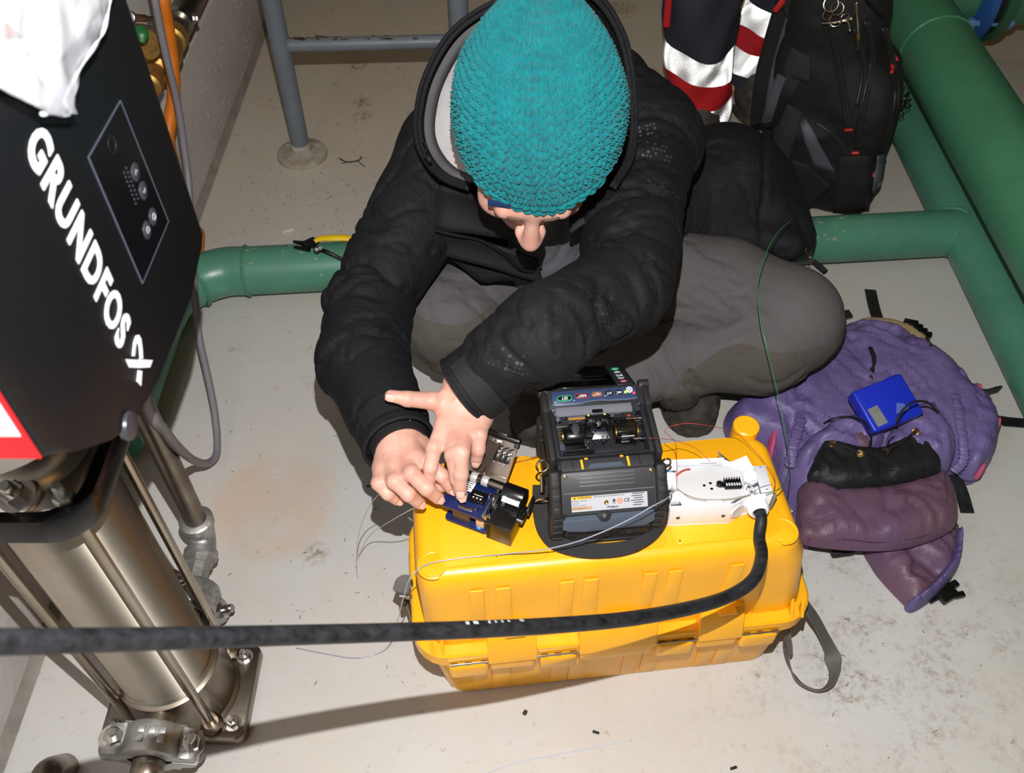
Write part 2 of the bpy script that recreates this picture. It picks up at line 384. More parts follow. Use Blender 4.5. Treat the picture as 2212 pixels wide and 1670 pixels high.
b = MB(); b.add([(-.742, -3.2, .022), (-.738, -3.2, .012), (-.729, -3.2, .0015), (-.742, -3.2, .0), (-.742, 8.0, .022), (-.738, 8.0, .012), (-.729, 8.0, .0015), (-.742, 8.0, .0)],
             [(0, 1, 5, 4), (1, 2, 6, 5), (2, 3, 7, 6), (3, 0, 4, 7), (3, 2, 1, 0), (4, 5, 6, 7)]); struct('baseboard_left', b, gm, 'grey sealed joint between floor and wall')
conc = plaster('bare_concrete', (120, 116, 110), (104, 100, 94), .3)
b = MB(); b.box((1.9, 8.05, 1.75), (6.2, .1, 3.5)); struct('wall_back', b, conc)
b = MB(); b.box((5.05, 2.4, 1.75), (.1, 11.2, 3.5)); struct('wall_right', b, conc)
b = MB(); b.box((1.9, -3.25, 1.75), (6.2, .1, 3.5)); struct('wall_front', b, conc)
b = MB(); b.box((2.0, 2.4, 3.55), (6.2, 11.4, .1)); struct('ceiling', b, conc)

# ------------------------------------------------------------------ green pipework
green = mat('green_pipe_paint', (84, 144, 120), .40, var=.22, vs=7, rgb2=(72, 126, 106), bump=.12, bs=60, rvar=.12)
green2 = mat('deep_green_pipe_paint', (72, 134, 100), .38, var=.25, vs=6, rgb2=(60, 116, 84), bump=.1, bs=60, rvar=.1)
weld = mat('green_weld', (74, 132, 106), .5, bump=.8, bs=120)
dust = mat('pale_dust_scuff', (150, 160, 138), .9, var=.3, vs=60)
r = .051; A = at(537, 585, z=.065); B = at(1900, 511, z=.066); B2 = B+(B-A).normalized()*(.995-B.x); TEE = B2
pipe = thing('floor_pipe', 'thinner green pipe on the floor behind the person, with elbow and tee', 'pipe', (A.x, A.y, 0), world=True)
b = MB(); b.cyl(A, B2, r, n=40); b.build('straight_run', green, pipe)
d = (B-A).normalized(); e = [A+d*.004, A-d*.05, A-d*.105+Vector((0, -.025, 0)), A-d*.145+Vector((0, -.075, 0)), A-d*.155+Vector((0, -.14, 0))]
b = MB(); b.tube(e, r*1.01, 40, 8); b.build('elbow', green, pipe)
b = MB(); b.cyl(e[-1]+Vector((0, .004, 0)), e[-1]-Vector((0, .3, 0)), r, n=40); b.build('return_run', green, pipe)
def bead(p, axis, rr, th=.004):
    x, y, z = frame_z(axis); pts = [vec(p)+x*(rr*math.cos(a))+y*(rr*math.sin(a))+z*random.uniform(-.0012, .0012) for a in np.linspace(0, 2*math.pi, 60)[:-1]]
    return MB().tube(pts, lambda t: th*(1+.18*math.sin(t*240)), 6, closed=True)
for k, (p, ax) in enumerate(((A-d*.002, d), (A-d*.105+Vector((0, -.03, 0)), d+Vector((0, .9, 0))))): bead(p, ax, r*1.0).build('weld_bead', weld, pipe)
b = MB()
rg = random.Random(4)
for i in range(60):
    s = rg.random(); s = s*.34 if i < 36 else .98+s*.3; q = A+d*s; a = rg.gauss(.2, .5); w = rg.uniform(.001, .005)
    c = q+Vector((0, -math.sin(a)*r, math.cos(a)*r))
    b.box(c, (rg.uniform(.002, .012), w, .0006), rot=(a, 0, rg.uniform(-.4, .4)))
o = b.build('dried_mud', dust, pipe); o['kind'] = 'stuff'
for x in (-.2, .45):                                    # steel saddles that carry it
    q = A+d*((x-A.x)/d.x); MB().box((q.x, q.y, .0075), (.05, .11, .015), bev=.003).build('saddle', mat('galvanised', (160, 160, 158), .45, 1, var=.2, vs=30), pipe)
run = pipe
X0 = .995; zc = .066
b = MB(); b.cyl((X0, .3, zc), (X0, 4.6, zc), r*1.02, n=40); b.build('long_run', green, run)
for y in (.6, 2.6): MB().box((X0, y, .0075), (.12, .05, .015), bev=.003).build('saddle', MATS['galvanised'], run)
pts = []
for a in np.linspace(-math.pi*.98, math.pi*.02, 40):                      # saddle weld of the tee
    yy, zz = r*math.sin(a), r*math.cos(a)
    pts.append((X0-math.sqrt(max(0, (r*1.02)**2-zz*zz))-.001, TEE.y-.0+yy*1.0, zc+zz))
pts = []
for a in np.linspace(0, 2*math.pi, 49)[:-1]:
    yy, zz = r*math.sin(a), r*math.cos(a); pts.append((X0-math.sqrt(max(0, (r*1.02)**2-zz*zz))-.001, TEE.y+yy, zc+zz))
MB().tube(pts, lambda t: .0045*(1+.2*math.sin(t*300)), 6, closed=True).build('weld_bead', weld, run)
big = thing('main_pipe', 'large green pipe crossing the upper right corner above the thinner pipe', 'pipe', (.966, 2, 0), world=True)
b = MB(); b.cyl((.960, .2, .3), (.960, 4.6, .3), .0795, n=56); b.build('long_run', green2, big)
for y in (1.93,): bead((.960, y, .3), (0, 1, 0), .080, .003).build('weld_bead', green2, big)
for y in (.35, 3.6):
    b = MB(); b.box((1.14, y, .125), (.03, .05, .25), bev=.003); b.box((1.05, y, .2), (.2, .05, .03), bev=.003); b.build('pipe_support', MATS['galvanised'], big)
# flanged joint, top right
blue = mat('blue_flange_paint', (44, 92, 158), .4, var=.2, vs=14, bump=.1, bs=80)
fy = 2.40; fz = .225
fl = thing('flanged_pipe', 'green pipe end with blue bolted flange in the top right corner', 'pipe', (1.3, fy, 0), world=True)
MB().cyl((1.05+.001, fy, fz), (1.22, fy, fz), .095, n=40).build('pipe_run', green2, fl)
MB().lathe([(.10, 0), (.135, .01), (.14, .014), (.14, .03), (.135, .034), (.10, .04)], (1.215, fy, fz), (1, 0, 0), 44).build('flange', blue, fl)
MB().lathe([(.12, 0), (.125, 0), (.125, .018), (.12, .018)], (1.253, fy, fz), (1, 0, 0), 40).build('gasket', mat('black_rubber', (18, 18, 19), .7, bump=.1), fl)
MB().lathe([(.10, 0), (.138, .0), (.138, .024), (.10, .03)], (1.269, fy, fz), (1, 0, 0), 44).build('counter_flange', mat('dark_green_flange', (44, 92, 66), .4), fl)
MB().cyl((1.295, fy, fz), (2.4, fy, fz), .095, n=40).build('pipe_run', green2, fl)
for k in range(8):
    a = math.pi*2*(k+.5)/8; p = Vector((1.21, fy+.12*math.cos(a), fz+.12*math.sin(a)))
    bb = MB(); bb.hexbolt(p, (-1, 0, 0), .014, .016, .012, False); bb.cyl(p, p+Vector((.09, 0, 0)), .008); bb.hexbolt(p+Vector((.085, 0, 0)), (1, 0, 0), .014, .014, .006, False); bb.build('flange_bolt', mat('light_blue_bolt', (96, 142, 190), .4), fl)
MB().box((1.232, fy, .043), (.05, .12, .086), bev=.004).build('pipe_support', MATS['galvanised'], fl)

# ------------------------------------------------------------------ grey railing
rail_m = mat('grey_rail_paint', (112, 120, 128), .45, var=.15, vs=10, bump=.08, bs=90, rvar=.1)
foot_m = mat('dusty_flange', (186, 182, 172), .85, var=.4, rgb2=(140, 124, 104), vs=22, bump=.6, bs=60)
rl = thing('handrail', 'grey painted tubular steel railing standing on a dusty round foot', 'railing', (-.529, 1.957, 0), world=True)
P1 = Vector((-.529, 1.957, 0)); P2 = Vector((-.119, 1.972, 0)); P3 = Vector((.75, 2.06, 0))
for p in (P1, P2): MB().cyl(p+Vector((0, 0, .004)), p+Vector((0, 0, 1.0)), .0222, n=28).build('post', rail_m, rl)
for p in (P1, P2):
    MB().lathe([(.062, 0), (.063, .004), (.062, .011), (.056, .014), (.034, .016), (.027, .02), (.0255, .036), (.0225, .038)], p, (0, 0, 1), 40).build('foot_flange', foot_m, rl)
    for a in (.6, 2.6, 4.0): MB().lathe([(.007, .013), (.007, .019), (.0, .021)], p+Vector((.043*math.cos(a), .043*math.sin(a), 0)), (0, 0, 1), 6).build('foot_bolt', foot_m, rl)
for z in (.297, .99): MB().cyl(P1+Vector((.015, 0, z)), P2+Vector((-.015, 0, z+.002)), .0155, n=22).build('rail', rail_m, rl)
for p, sg in ((P1, 1), (P2, -1)):
    x = p+Vector((sg*.021, 0, .297)); MB().tube([x+Vector((0, .0165*math.cos(a), .0165*math.sin(a))) for a in np.linspace(0, 6.283, 24)[:-1]], .003, 6, closed=True).build('weld_bead', rail_m, rl)
b = MB(); rg = random.Random(9)
for i in range(26):
    q = P1.lerp(P2, rg.uniform(.08, .95))+Vector((0, rg.uniform(-.008, .008), .297+.0148)); b.box(q, (rg.uniform(.004, .03), rg.uniform(.004, .010), .002), bev=.0008, seg=1, rot=(0, 0, rg.uniform(-.2, .2)))
o = b.build('dirt_on_rail', mat('dirt', (88, 70, 50), .95, var=.3, vs=80), rl); o['kind'] = 'stuff'
# ------------------------------------------------------------------ vertical pump, left
steel = mat('stainless_steel', (176, 170, 160), .27, 1, var=.12, rgb2=(150, 138, 120), vs=5, rvar=.1, stretch=(6, 6, .8))
steel_d = mat('dull_stainless', (150, 142, 132), .36, 1, var=.25, rgb2=(122, 110, 96), vs=18, rvar=.1)
def brushed(m, an, rot=0):
    nt = m.node_tree; b = nt.nodes['Principled BSDF']; t = nt.nodes.new('ShaderNodeTangent'); t.direction_type = 'RADIAL'; t.axis = 'Z'; nt.links.new(t.outputs[0], b.inputs['Tangent']); b.inputs['Anisotropic'].default_value = an; b.inputs['Anisotropic Rotation'].default_value = rot
steel_b = mat('brushed_stainless', (190, 185, 176), .54, 1, var=.08, rgb2=(166, 156, 140), vs=3, stretch=(5, 5, .8)); brushed(steel_b, 1.0, .25)
cast = mat('galvanised_cast', (178, 178, 176), .5, .85, var=.25, vs=30, bump=.35, bs=150)
zinc = mat('zinc_bolt', (196, 194, 190), .25, 1, var=.2, vs=60)
silver = mat('silver_casting', (188, 184, 178), .3, 1, var=.15, vs=14, bump=.08, bs=120)
iron = mat('black_cast_paint', (8, 8, 9), .25, bump=.10, bs=110, spec=.4)
boxm = mat('pump_box_paint', (13, 13, 16), .48, var=.25, vs=6, bump=.12, bs=420, spec=.3, rvar=.08)
white_p = mat('white_print', (236, 238, 242), .5)
PC = Vector((-.492, .56, 0)); cx, cy = PC.x, PC.y
pump = thing('pump', 'upright stainless steel pump with black control box bearing white lettering', 'pump', PC, world=True)
b = MB(); sx0, sx1, sy0, sy1 = -.597, -.388, .484, .632
def rrect(x0, y0, x1, y1, r, n=5):
    return [(cx_+r*math.cos(a), cy_+r*math.sin(a)) for cx_, cy_, a0 in ((x1-r, y1-r, 0), (x0+r, y1-r, 90), (x0+r, y0+r, 180), (x1-r, y0+r, 270)) for a in (math.radians(a0+90*k/n) for k in range(n+1))]
b.prism(rrect(sx0, sy0, sx1, sy1, .014), .018, Matrix.Translation((0, 0, .004)), bev=.004); b.build('base_plate', steel_d, pump)
MB().prism(rrect(sx0+.006, sy0+.006, sx1-.006, sy1-.006, .012), .004).build('base_pad', mat('grey_base_pad', (80, 76, 70), .8), pump)
b = MB(); b.lathe([(.083, .02), (.083, .026), (.078, .03), (.076, .06), (.0735, .09), (.0735, .119), (.066, .123), (.05, .123)], PC, n=56); b.build('base_casting', steel_d, pump)
for sg, nm in ((-1, 'port'), (1, 'port')):
    MB().cyl(PC+Vector((.004*(sg < 0), sg*.055, .095 if sg < 0 else .088)), PC+Vector((.004*(sg < 0), sg*(.098 if sg < 0 else .104), .095 if sg < 0 else .088)), .0215, n=28).build(nm, steel_d, pump)
b = MB(); b.lathe([(.064, .121), (.0685, .124), (.0685, .134), (.066, .137), (.066, .585), (.0675, .588), (.0675, .6), (.05, .6)], PC, n=96); b.build('outer_sleeve', steel_b, pump)
for dx in (-1, 1):
    for dy in (-1, 1):
        p = PC+Vector((dx*.056, dy*.056, 0))
        b = MB(); b.cyl(p+Vector((0, 0, .03)), p+Vector((0, 0, .62)), .0062, n=18); rod = b.build('tie_rod', steel, pump)
        MB().lathe([(.016, .0), (.0165, .012), (.011, .016), (.0063, .016)], p+Vector((0, 0, .021)), n=24).build('rod_boss', steel_d, rod)
for x, y in ((sx0+.02, sy0+.02), (sx1-.02, sy0+.024), (sx0+.02, sy1-.02), (sx1-.022, sy1-.022)):
    b = MB(); b.hexbolt((x, y, .021), (0, 0, 1), .0085, .011, .012); b.build('base_bolt', zinc, pump)
# pump head: black rounded-square rim with a silver coupling guard in it
b = MB(); hz = .597; o = rrect(cx-.09, cy-.092, cx+.088, cy+.09, .045, 8)
inn = rrect(cx-.078, cy-.08, cx+.076, cy+.078, .036, 8); n = len(o)
rings = [[(x, y, hz) for x, y in inn], [(x, y, hz-.012) for x, y in o], [(x*1+(x-cx)*.02, y+(y-cy)*.02, hz) for x, y in o], [(x+(x-cx)*.02, y+(y-cy)*.02, hz+.018) for x, y in o], [(x, y, hz+.024) for x, y in o], [(x, y, hz+.024) for x, y in inn], [(x, y, hz+.004) for x, y in inn]]
vs = [p for rg_ in rings for p in rg_]; fs = [(i*n+k, i*n+(k+1) % n, (i+1)*n+(k+1) % n, (i+1)*n+k) for i in range(len(rings)-1) for k in range(n)]
b.add(vs, fs); b.build('head_rim', iron, pump)
b = MB(); b.prism(rrect(cx-.0785, cy-.0805, cx+.0765, cy+.0785, .036, 8), .026, Matrix.Translation((0, 0, hz-.004)), bev=.004); b.lathe([(.068, hz+.02), (.064, hz+.026), (.05, hz+.036), (.03, hz+.043), (.0, hz+.044)], PC, n=40); b.build('coupling_guard', silver, pump)
b = MB(); b.hexbolt((-.474, .497, hz+.026), (0, -.25, 1), .0125, .014, .014); b.build('head_bolt', zinc, pump)
b = MB(); b.lathe([(.022, 0), (.022, .004), (.019, .006), (.0, .006)], (-.474, .497, hz+.022), (0, -.25, 1), 32); b.build('bolt_boss', silver, pump)
for x, y in ((cx+.062, cy-.064), (cx-.06, cy-.064), (cx+.062, cy+.06), (cx-.06, cy+.06)):
    b = MB(); b.hexbolt((x, y, hz+.018), (0, 0, 1), .0105, .011, .016); b.build('rod_nut', cast, pump)
for sg in (-1, 1):                                       # motor stool columns
    b = MB(); b.prism([(cy-.03+.045, hz+.01), (cy+.088, hz+.01), (cy+.085, .70), (cy-.01, .71)], .02, M4((0, 1, 0), (0, 0, 1), (1, 0, 0), (cx+(.062 if sg > 0 else -.082), 0, 0)), bev=.004, both=True); b.build('motor_stool_column', iron, pump)
MB().box((cx+.055, cy+.005, .65), (.006, .018, .11), bev=.002, rot=(0, .25, 0)).build('stool_rib', iron, pump)
b = MB(); b.lathe([(.06, .675), (.085, .68), (.092, .688), (.092, .70), (.098, .703), (.098, .722), (.09, .726), (.078, .73), (.078, .76)], PC, n=48); b.build('motor_flange', silver, pump)
MB().lathe([(.016, .60), (.016, .68)], PC, n=20).build('shaft', steel, pump)
b = MB(); b.lathe([(.088, .74), (.092, .75), (.092, 1.02), (.085, 1.05), (.05, 1.06), (0, 1.06)], PC+Vector((-.0, 0, 0)), n=40); b.build('motor_housing', iron, pump)
# sticker round the sleeve, just under the rim
b = MB(); zz = (.545, .571); a0, a1 = math.radians(-100), math.radians(-38); aa = np.linspace(a0, a1, 24)
b.add([(cx+.0664*math.cos(a), cy+.0664*math.sin(a), z) for z in zz for a in aa], [(k, k+1, 24+k+1, 24+k) for k in range(23)]); st = b.build('warning_sticker', white_p, pump)
# control box: outline (y, z) on the face x = XF, seen from the aisle
XF = -.31
def fyz(u, v): p = at(u, v, x=XF); return (p.y, p.z)
face = [fyz(*q) for q in ((443, 505), (441, 540), (414, 640), (385, 735), (345, 815), (300, 895), (288, 925), (268, 941), (235, 953), (165, 975), (98, 990))]
yn = face[-1][1]*0+fyz(95, 990)[0]; yf = face[0][0]
outl = face+[(yn, 1.13), (yn+.03, 1.165), (yf-.03, 1.165), (yf, 1.13)]
MX = M4((0, 1, 0), (0, 0, 1), (1, 0, 0), (XF-.155, 0, 0))
b = MB(); b.prism(outl, .155, MX, bev=.008, seg=3, both=True); b.build('control_box', boxm, pump)
def onface(u, v, lift=.0): p = at(u, v, x=XF); return Vector((XF+lift, p.y, p.z))
MF = lambda u, v, l=.0003: M4((0, 0, -1), (0, 1, 0), (1, 0, 0), onface(u, v, l))    # lettering runs down the box
# lettering GRUNDFOS and emblem
p0 = onface(68, 290); p1 = onface(262, 748); ln = p0.z-p1.z
tx = text_mb('GRUNDFOS', .045, MF(68, 290), .0003, bold=.0013, spacing=1.14, sx=1)
a = np.array(tx.v); w = a[:, 2].max()-a[:, 2].min(); sc = ln/w
tx.v = [(v[0], onface(68, 290).y+(v[1]-onface(68, 290).y)*1.0, a[:, 2].max()+(v[2]-a[:, 2].max())*sc) for v in tx.v]
tx.build('lettering', white_p, pump, smooth=0)
def face_poly(px, name, m, parent=pump, d=.0006, lift=.0):
    P = [onface(u, v) for u, v in px]; MB().prism([(p.y, p.z) for p in P], d, M4((0, 1, 0), (0, 0, 1), (1, 0, 0), (XF+lift, 0, 0))).build(name, m, parent, smooth=0)
b = MB()
def fp(px):
    P = [onface(u, v) for u, v in px]; b.prism([(p.y, p.z) for p in P], .0006, M4((0, 1, 0), (0, 0, 1), (1, 0, 0), (XF, 0, 0)))
fp([(285, 769), (288, 740), (293, 725), (299, 723), (304, 732), (307, 755), (308, 775), (302, 775), (300, 750), (297, 738), (293, 745), (290, 770)])
fp([(271, 776), (296, 777), (297, 795), (279, 794)]); fp([(299, 776), (329, 778), (323, 794), (300, 795)]); fp([(298, 800), (306, 801), (304, 834), (295, 824)])
b.build('emblem', white_p, pump, smooth=0)
# control panel: framed membrane with round keys and a field of lamps
pan = [(258, 218), (189, 340), (306, 612), (362, 478)]; P4 = [onface(*q) for q in pan]
P4r = [Vector((XF, p.y, p.z)) for p in P4]
b = MB(); b.tube([p+Vector((.0006, 0, 0)) for p in P4r], .0007, 6, closed=True); b.build('panel_frame', mat('panel_frame_grey', (70, 75, 88), .4), pump)
b = MB(); b.prism([(p.y, p.z) for p in P4r], .0008, M4((0, 1, 0), (0, 0, 1), (1, 0, 0), (XF, 0, 0))); panel = b.build('control_panel', mat('panel_black', (9, 9, 12), .22), pump)
keym = mat('key_grey', (58, 55, 62), .45)
for (u, v), g in zip(((290, 372), (307, 412), (328, 468), (315, 497)), ('UP', 'DN', 'PW', 'OK')):
    c = onface(u, v, .0008); k = MB(); k.lathe([(.0078, 0), (.0078, .0006), (.007, .001), (0, .001)], c, (1, 0, 0), 28); key = k.build('key', keym, panel)
    s = MB(); MM = M4((0, 0, -1), (0, 1, 0), (1, 0, 0), c+Vector((.001, 0, 0)))
    if g in ('UP', 'DN'):
        sg = 1 if g == 'UP' else -1
        for q in (-1, 1): s.box((sg*-.0006, q*.0013, 0), (.0042, .0014, .0006), MM, rot=(0, 0, sg*q*.75))
    elif g == 'PW': s.tube([(.003*math.cos(x), .003*math.sin(x), 0) for x in np.linspace(0, 6.283, 20)[:-1]], .0007, 5, closed=True, M=MM)
    else:
        s.tube([(.003*math.cos(x), .003*math.sin(x), 0) for x in np.linspace(.6, 5.6, 14)], .0006, 5, M=MM); s.box((.002, .001, 0), (.0016, .0035, .0006), MM)
    s.build('key_symbol', mat('key_symbol_grey', (150, 150, 156), .5), key, smooth=0)
b = MB(); q0, q1 = onface(268, 368), onface(292, 438)
for i in range(8):
    for j in range(2):
        y = q0.y+(j-.5)*.0062; z = q0.z+(q1.z-q0.z)*i/7; b.lathe([(.0011, 0), (.0011, .0004), (0, .0005)], (XF+.0008, y, z), (1, 0, 0), 8)
o = b.build('lamp_dots', mat('dot_grey', (62, 62, 68), .5), panel); o['kind'] = 'stuff'
b = MB(); c = onface(240, 312, .0008); b.tube([c+Vector((0, .0068*math.cos(x), .0068*math.sin(x))) for x in np.linspace(0, 6.283, 30)[:-1]], .0003, 5, closed=True); b.build('status_ring', mat('ring_dark', (34, 34, 38), .4), panel)
# screw cap at the lower corner
c = onface(277, 920, -.001); MB().lathe([(.0115, -.002), (.0125, .002), (.0115, .0042), (.009, .005), (0, .0045)], c, (1, 0, 0), 28).build('screw_cap', mat('cap_grey', (52, 52, 56), .35), pump)
# red label with a white plate on the near face
b = MB(); redm = mat('label_red', (196, 22, 32), .4); z0 = fyz(95, 990)[1]
b.box((XF-.075, yn-.0005, z0+.086), (.148, .0014, .17)); b.build('red_label', redm, pump)
b = MB(); b.box((XF-.0715, yn-.0012, z0+.10), (.134, .0008, .15), bev=.0003, seg=1); rp = b.build('rating_plate', mat('plate_white', (214, 214, 216), .5), pump)
b = MB(); lm = mat('print_grey', (70, 72, 80), .6)
for i in range(15):
    for x0, ww in ((-.0125, .0035), (-.019, .0045)):
        if (i*7) % 5 == 3 and x0 > -.015: continue
        b.box((XF+x0, yn-.0017, z0+.034+.0075*i), (ww, .0003, .0013 if x0 < -.015 else .0009))
o = b.build('plate_print', lm, rp, smooth=0); o['kind'] = 'stuff'
b = MB()                                                  # warning triangle + hand pictograms on the sleeve sticker
tri = lambda a, z, s: [(a-s, z-s*.8), (a+s, z-s*.8), (a, z+s)]
def on_sleeve(poly, name, m, r=.0668):
    V = [(cx+r*math.cos(a/.0664), cy+r*math.sin(a/.0664), z) for a, z in poly]; MB().add(V, [tuple(range(len(V)))]).build(name, m, st, smooth=0)
am = -1.12*.0664
on_sleeve(tri(am-.006, .557, .0075), 'warning_triangle', mat('sign_red', (196, 60, 50), .5)); on_sleeve([(am-.0068, .554), (am-.0052, .554), (am-.0052, .561), (am-.0068, .561)], 'exclamation_mark', white_p, .0670)
for q in ((am+.006, .55), (am+.02, .551), (am-.028, .553)):
    on_sleeve([(q[0], q[1]), (q[0]+.006, q[1]), (q[0]+.008, q[1]+.006), (q[0]+.006, q[1]+.016), (q[0]+.001, q[1]+.016)], 'pictogram', mat('pict_grey', (96, 98, 106), .5))

# ------------------------------------------------------------------ grooved couplings and pipework of the pump
def coupling(name, label, c, ax, up):
    """two cast half shells with a lug and bolt on each side"""
    t = thing(name, label, 'pipe coupling', (c[0], c[1], c[2]-.03), world=True, group=None); c = vec(c); x, y, z = M4(*frame_z(ax, up), (0, 0, 0)).col[0].to_3d(), None, vec(ax).normalized()
    side = vec(up).cross(z).normalized(); upv = z.cross(side)
    for s in (1, -1):
        b = MB(); prof = []
        for k in range(17):
            a = math.pi*k/16; prof.append((.040*math.cos(a), s*(.0015+.042*math.sin(a))))
        prof = [(.062, s*.0012), (.062, s*.012), (.056, s*.018), (.042, s*.02)]+[p for p in prof if abs(p[0]) < .038]+[(-.042, s*.02), (-.056, s*.018), (-.062, s*.012), (-.062, s*.0012)]+[(.028*math.cos(a), s*(.0012+.0275*math.sin(a))) for a in np.linspace(math.pi, 0, 13)]
        b.prism(prof, .044, M4(side, upv, z, c-z*.022), bev=.005, both=True); sh = b.build('half_shell', cast, t)
        if s == 1:
            for i in range(3):
                for j in (-1, 1): MB().box((0, 0, 0), (.009, .010, .003), M4(side, z, -upv, c+upv*.0425+side*(i-1)*.0135+z*j*.006), bev=.0012).build('cast_letter', cast, sh)
    for s in (1, -1):
        p = c+side*s*.05; b = MB(); b.hexbolt(p+upv*.014, upv, .0132, .013, .014); b.hexbolt(p-upv*.014, -upv, .0132, .009, .004); b.cyl(p-upv*.016, p+upv*.016, .0055); b.build('coupling_bolt', zinc, t)
    return t
coupling('pipe_coupling', 'galvanised coupling with two bolts on the near side of the pump', (-.488, .450, .095), (0, -1, 0), (.2, -.35, .9))
coupling('pipe_coupling', 'galvanised coupling behind the pump at the foot of the steel pipe', (-.492, .672, .088), (0, 1, 0), (.95, -.1, .5))
rp_ = thing('riser_pipe', 'thin steel pipe rising behind the pump from a galvanised elbow', 'pipe', (-.505, .79, .0), world=True)
MB().cyl((-.496, .785, .128), (-.496, .785, 1.25), .0168, n=26).build('riser', steel_d, rp_)
b = MB(); b.tube([(-.496, .785, .138), (-.496, .785, .116), (-.495, .778, .098), (-.493, .764, .089), (-.492, .744, .088)], .0215, 24, 6); el = b.build('elbow', cast, rp_)
MB().lathe([(.0168, 0), (.026, .001), (.0265, .014), (.022, .017)], (-.496, .785, .122), n=28).build('elbow_collar', cast, el)
MB().lathe([(.021, 0), (.0265, .003), (.0265, .013), (.021, .016)], (-.493, .758, .088), (0.05, -1, 0), n=28).build('elbow_collar', cast, el)
b = MB(); b.lathe([(.0225, 0), (.0225, .012), (.019, .014), (.019, .06)], (-.492, .744, .088), (0, -1, 0), n=8); b.build('nipple', cast, rp_)
b = MB(); mk = mat('marker_ink', (20, 20, 22), .7)
for q in (((-.488, .764, .112), (-.478, .772, .104)), ((-.479, .765, .110), (-.488, .772, .104))): b.tube([q[0], q[1]], .0009, 5)
b.build('ink_mark', mk, rp_)
ip = thing('inlet_pipe', 'curved steel pipe leaving the near pump coupling towards the wall', 'pipe', (-.5, .42, 0), world=True)
b = MB(); b.tube([(-.488, .449, .095), (-.488, .422, .095), (-.489, .404, .092), (-.51, .372, .06), (-.55, .352, .048), (-.60, .36, .05), (-.63, .395, .055), (-.64, .425, .05), (-.645, .45, .0)], .0215, 24, 8); b.build('bend', steel_d, ip)
# ------------------------------------------------------------------ yellow transit case
yel = mat('yellow_plastic', (250, 178, 24), .34, var=.1, vs=9, bump=.06, bs=600, rvar=.06)
CA = math.radians(6.4); CO = Vector((-.115, .552, 0)); CZ = .342
case = thing('transit_case', 'yellow plastic transit case with hinged lid, used as a work table', 'case', CO, CA)
CM = Matrix.Translation(CO) @ Matrix.Rotation(CA, 4, 'Z'); CMi = CM.inverted()
def loft(levels, r, n=6):
    """rounded-rectangle loft; levels = (x0, y0, x1, y1, z[, r])"""
    vs = []; m = 4*(n+1)
    for l in levels:
        q = rrect(l[0], l[1], l[2], l[3], l[5] if len(l) > 5 else r, n); vs += [(x, y, l[4]) for x, y in q]
    fs = [(i*m+k, i*m+(k+1) % m, (i+1)*m+(k+1) % m, (i+1)*m+k) for i in range(len(levels)-1) for k in range(m)]
    fs += [tuple(range(m))[::-1], tuple(range((len(levels)-1)*m, len(levels)*m))]
    return MB().add(vs, fs)
def inset(l, d, z): return (l[0]+d, l[1]+d, l[2]-d, l[3]-d, z)
bot = (.016, .006, .522, .2); mid_ = (-.004, -.004, .534, .208); lip = (-.02, -.018, .545, .222); top = (-.004, .006, .499, .196)
b = loft([inset(bot, .006, 0)+(.03,), inset(bot, .0015, .002)+(.032,), bot+(.008, .034), mid_+(.15, .036), mid_+(.152, .036)], .034); b.build('base_shell', yel, case)
b = loft([lip+(.153, .05), lip+(.176, .05), inset(lip, .003, .179)+(.048,), inset(lip, .017, .18)+(.036,), (-.001, .0005, .528, .204, .185, .03), (-.003, .004, .508, .198, .30, .03),
          inset(top, .0005, .318)+(.03,), inset(top, .004, .332)+(.028,), inset(top, .010, .3395)+(.024,), inset(top, .018, CZ)+(.02,)], .03)
lid = b.build('lid', yel, case)
for x0, x1 in ((.028, .166), (.174, .318), (.326, .468)):
    MB().prism(rrect(x0, .024, x1, .186, .012), .0022, Matrix.Translation((0, 0, CZ-.0006)), bev=.0012).build('raised_panel', yel, lid)
for x, y in ((.472, .204), (.02, .204)):
    MB().lathe([(.016, -.05), (.0185, -.03), (.019, -.004), (.0185, .002), (.0165, .0035), (.0135, .0035), (.013, .0022), (0, .0022)], (x, y, CZ), n=36).build('corner_boss', yel, lid)
for x, y, s in ((.470, .030, 1), (.02, .030, -1)):                 # sockets at the near corners
    b = MB(); a0 = -.5*math.pi-.2 if s > 0 else math.pi*.55
    b.tube([(x+s*.0185*math.cos(a), y+.0185*math.sin(a), CZ+.0005) for a in np.linspace(-1.9, 1.7, 26)], .0022, 8); b.lathe([(.0165, -.002), (.0165, .0008), (.015, .0014), (0, .0014)], (x, y, CZ), n=30); b.build('corner_socket', yel, lid)
def hx(u): return .026+(u-969)/(1675-969)*.466
def fy_(z): return .0005+.0035*(z-.185)/.115
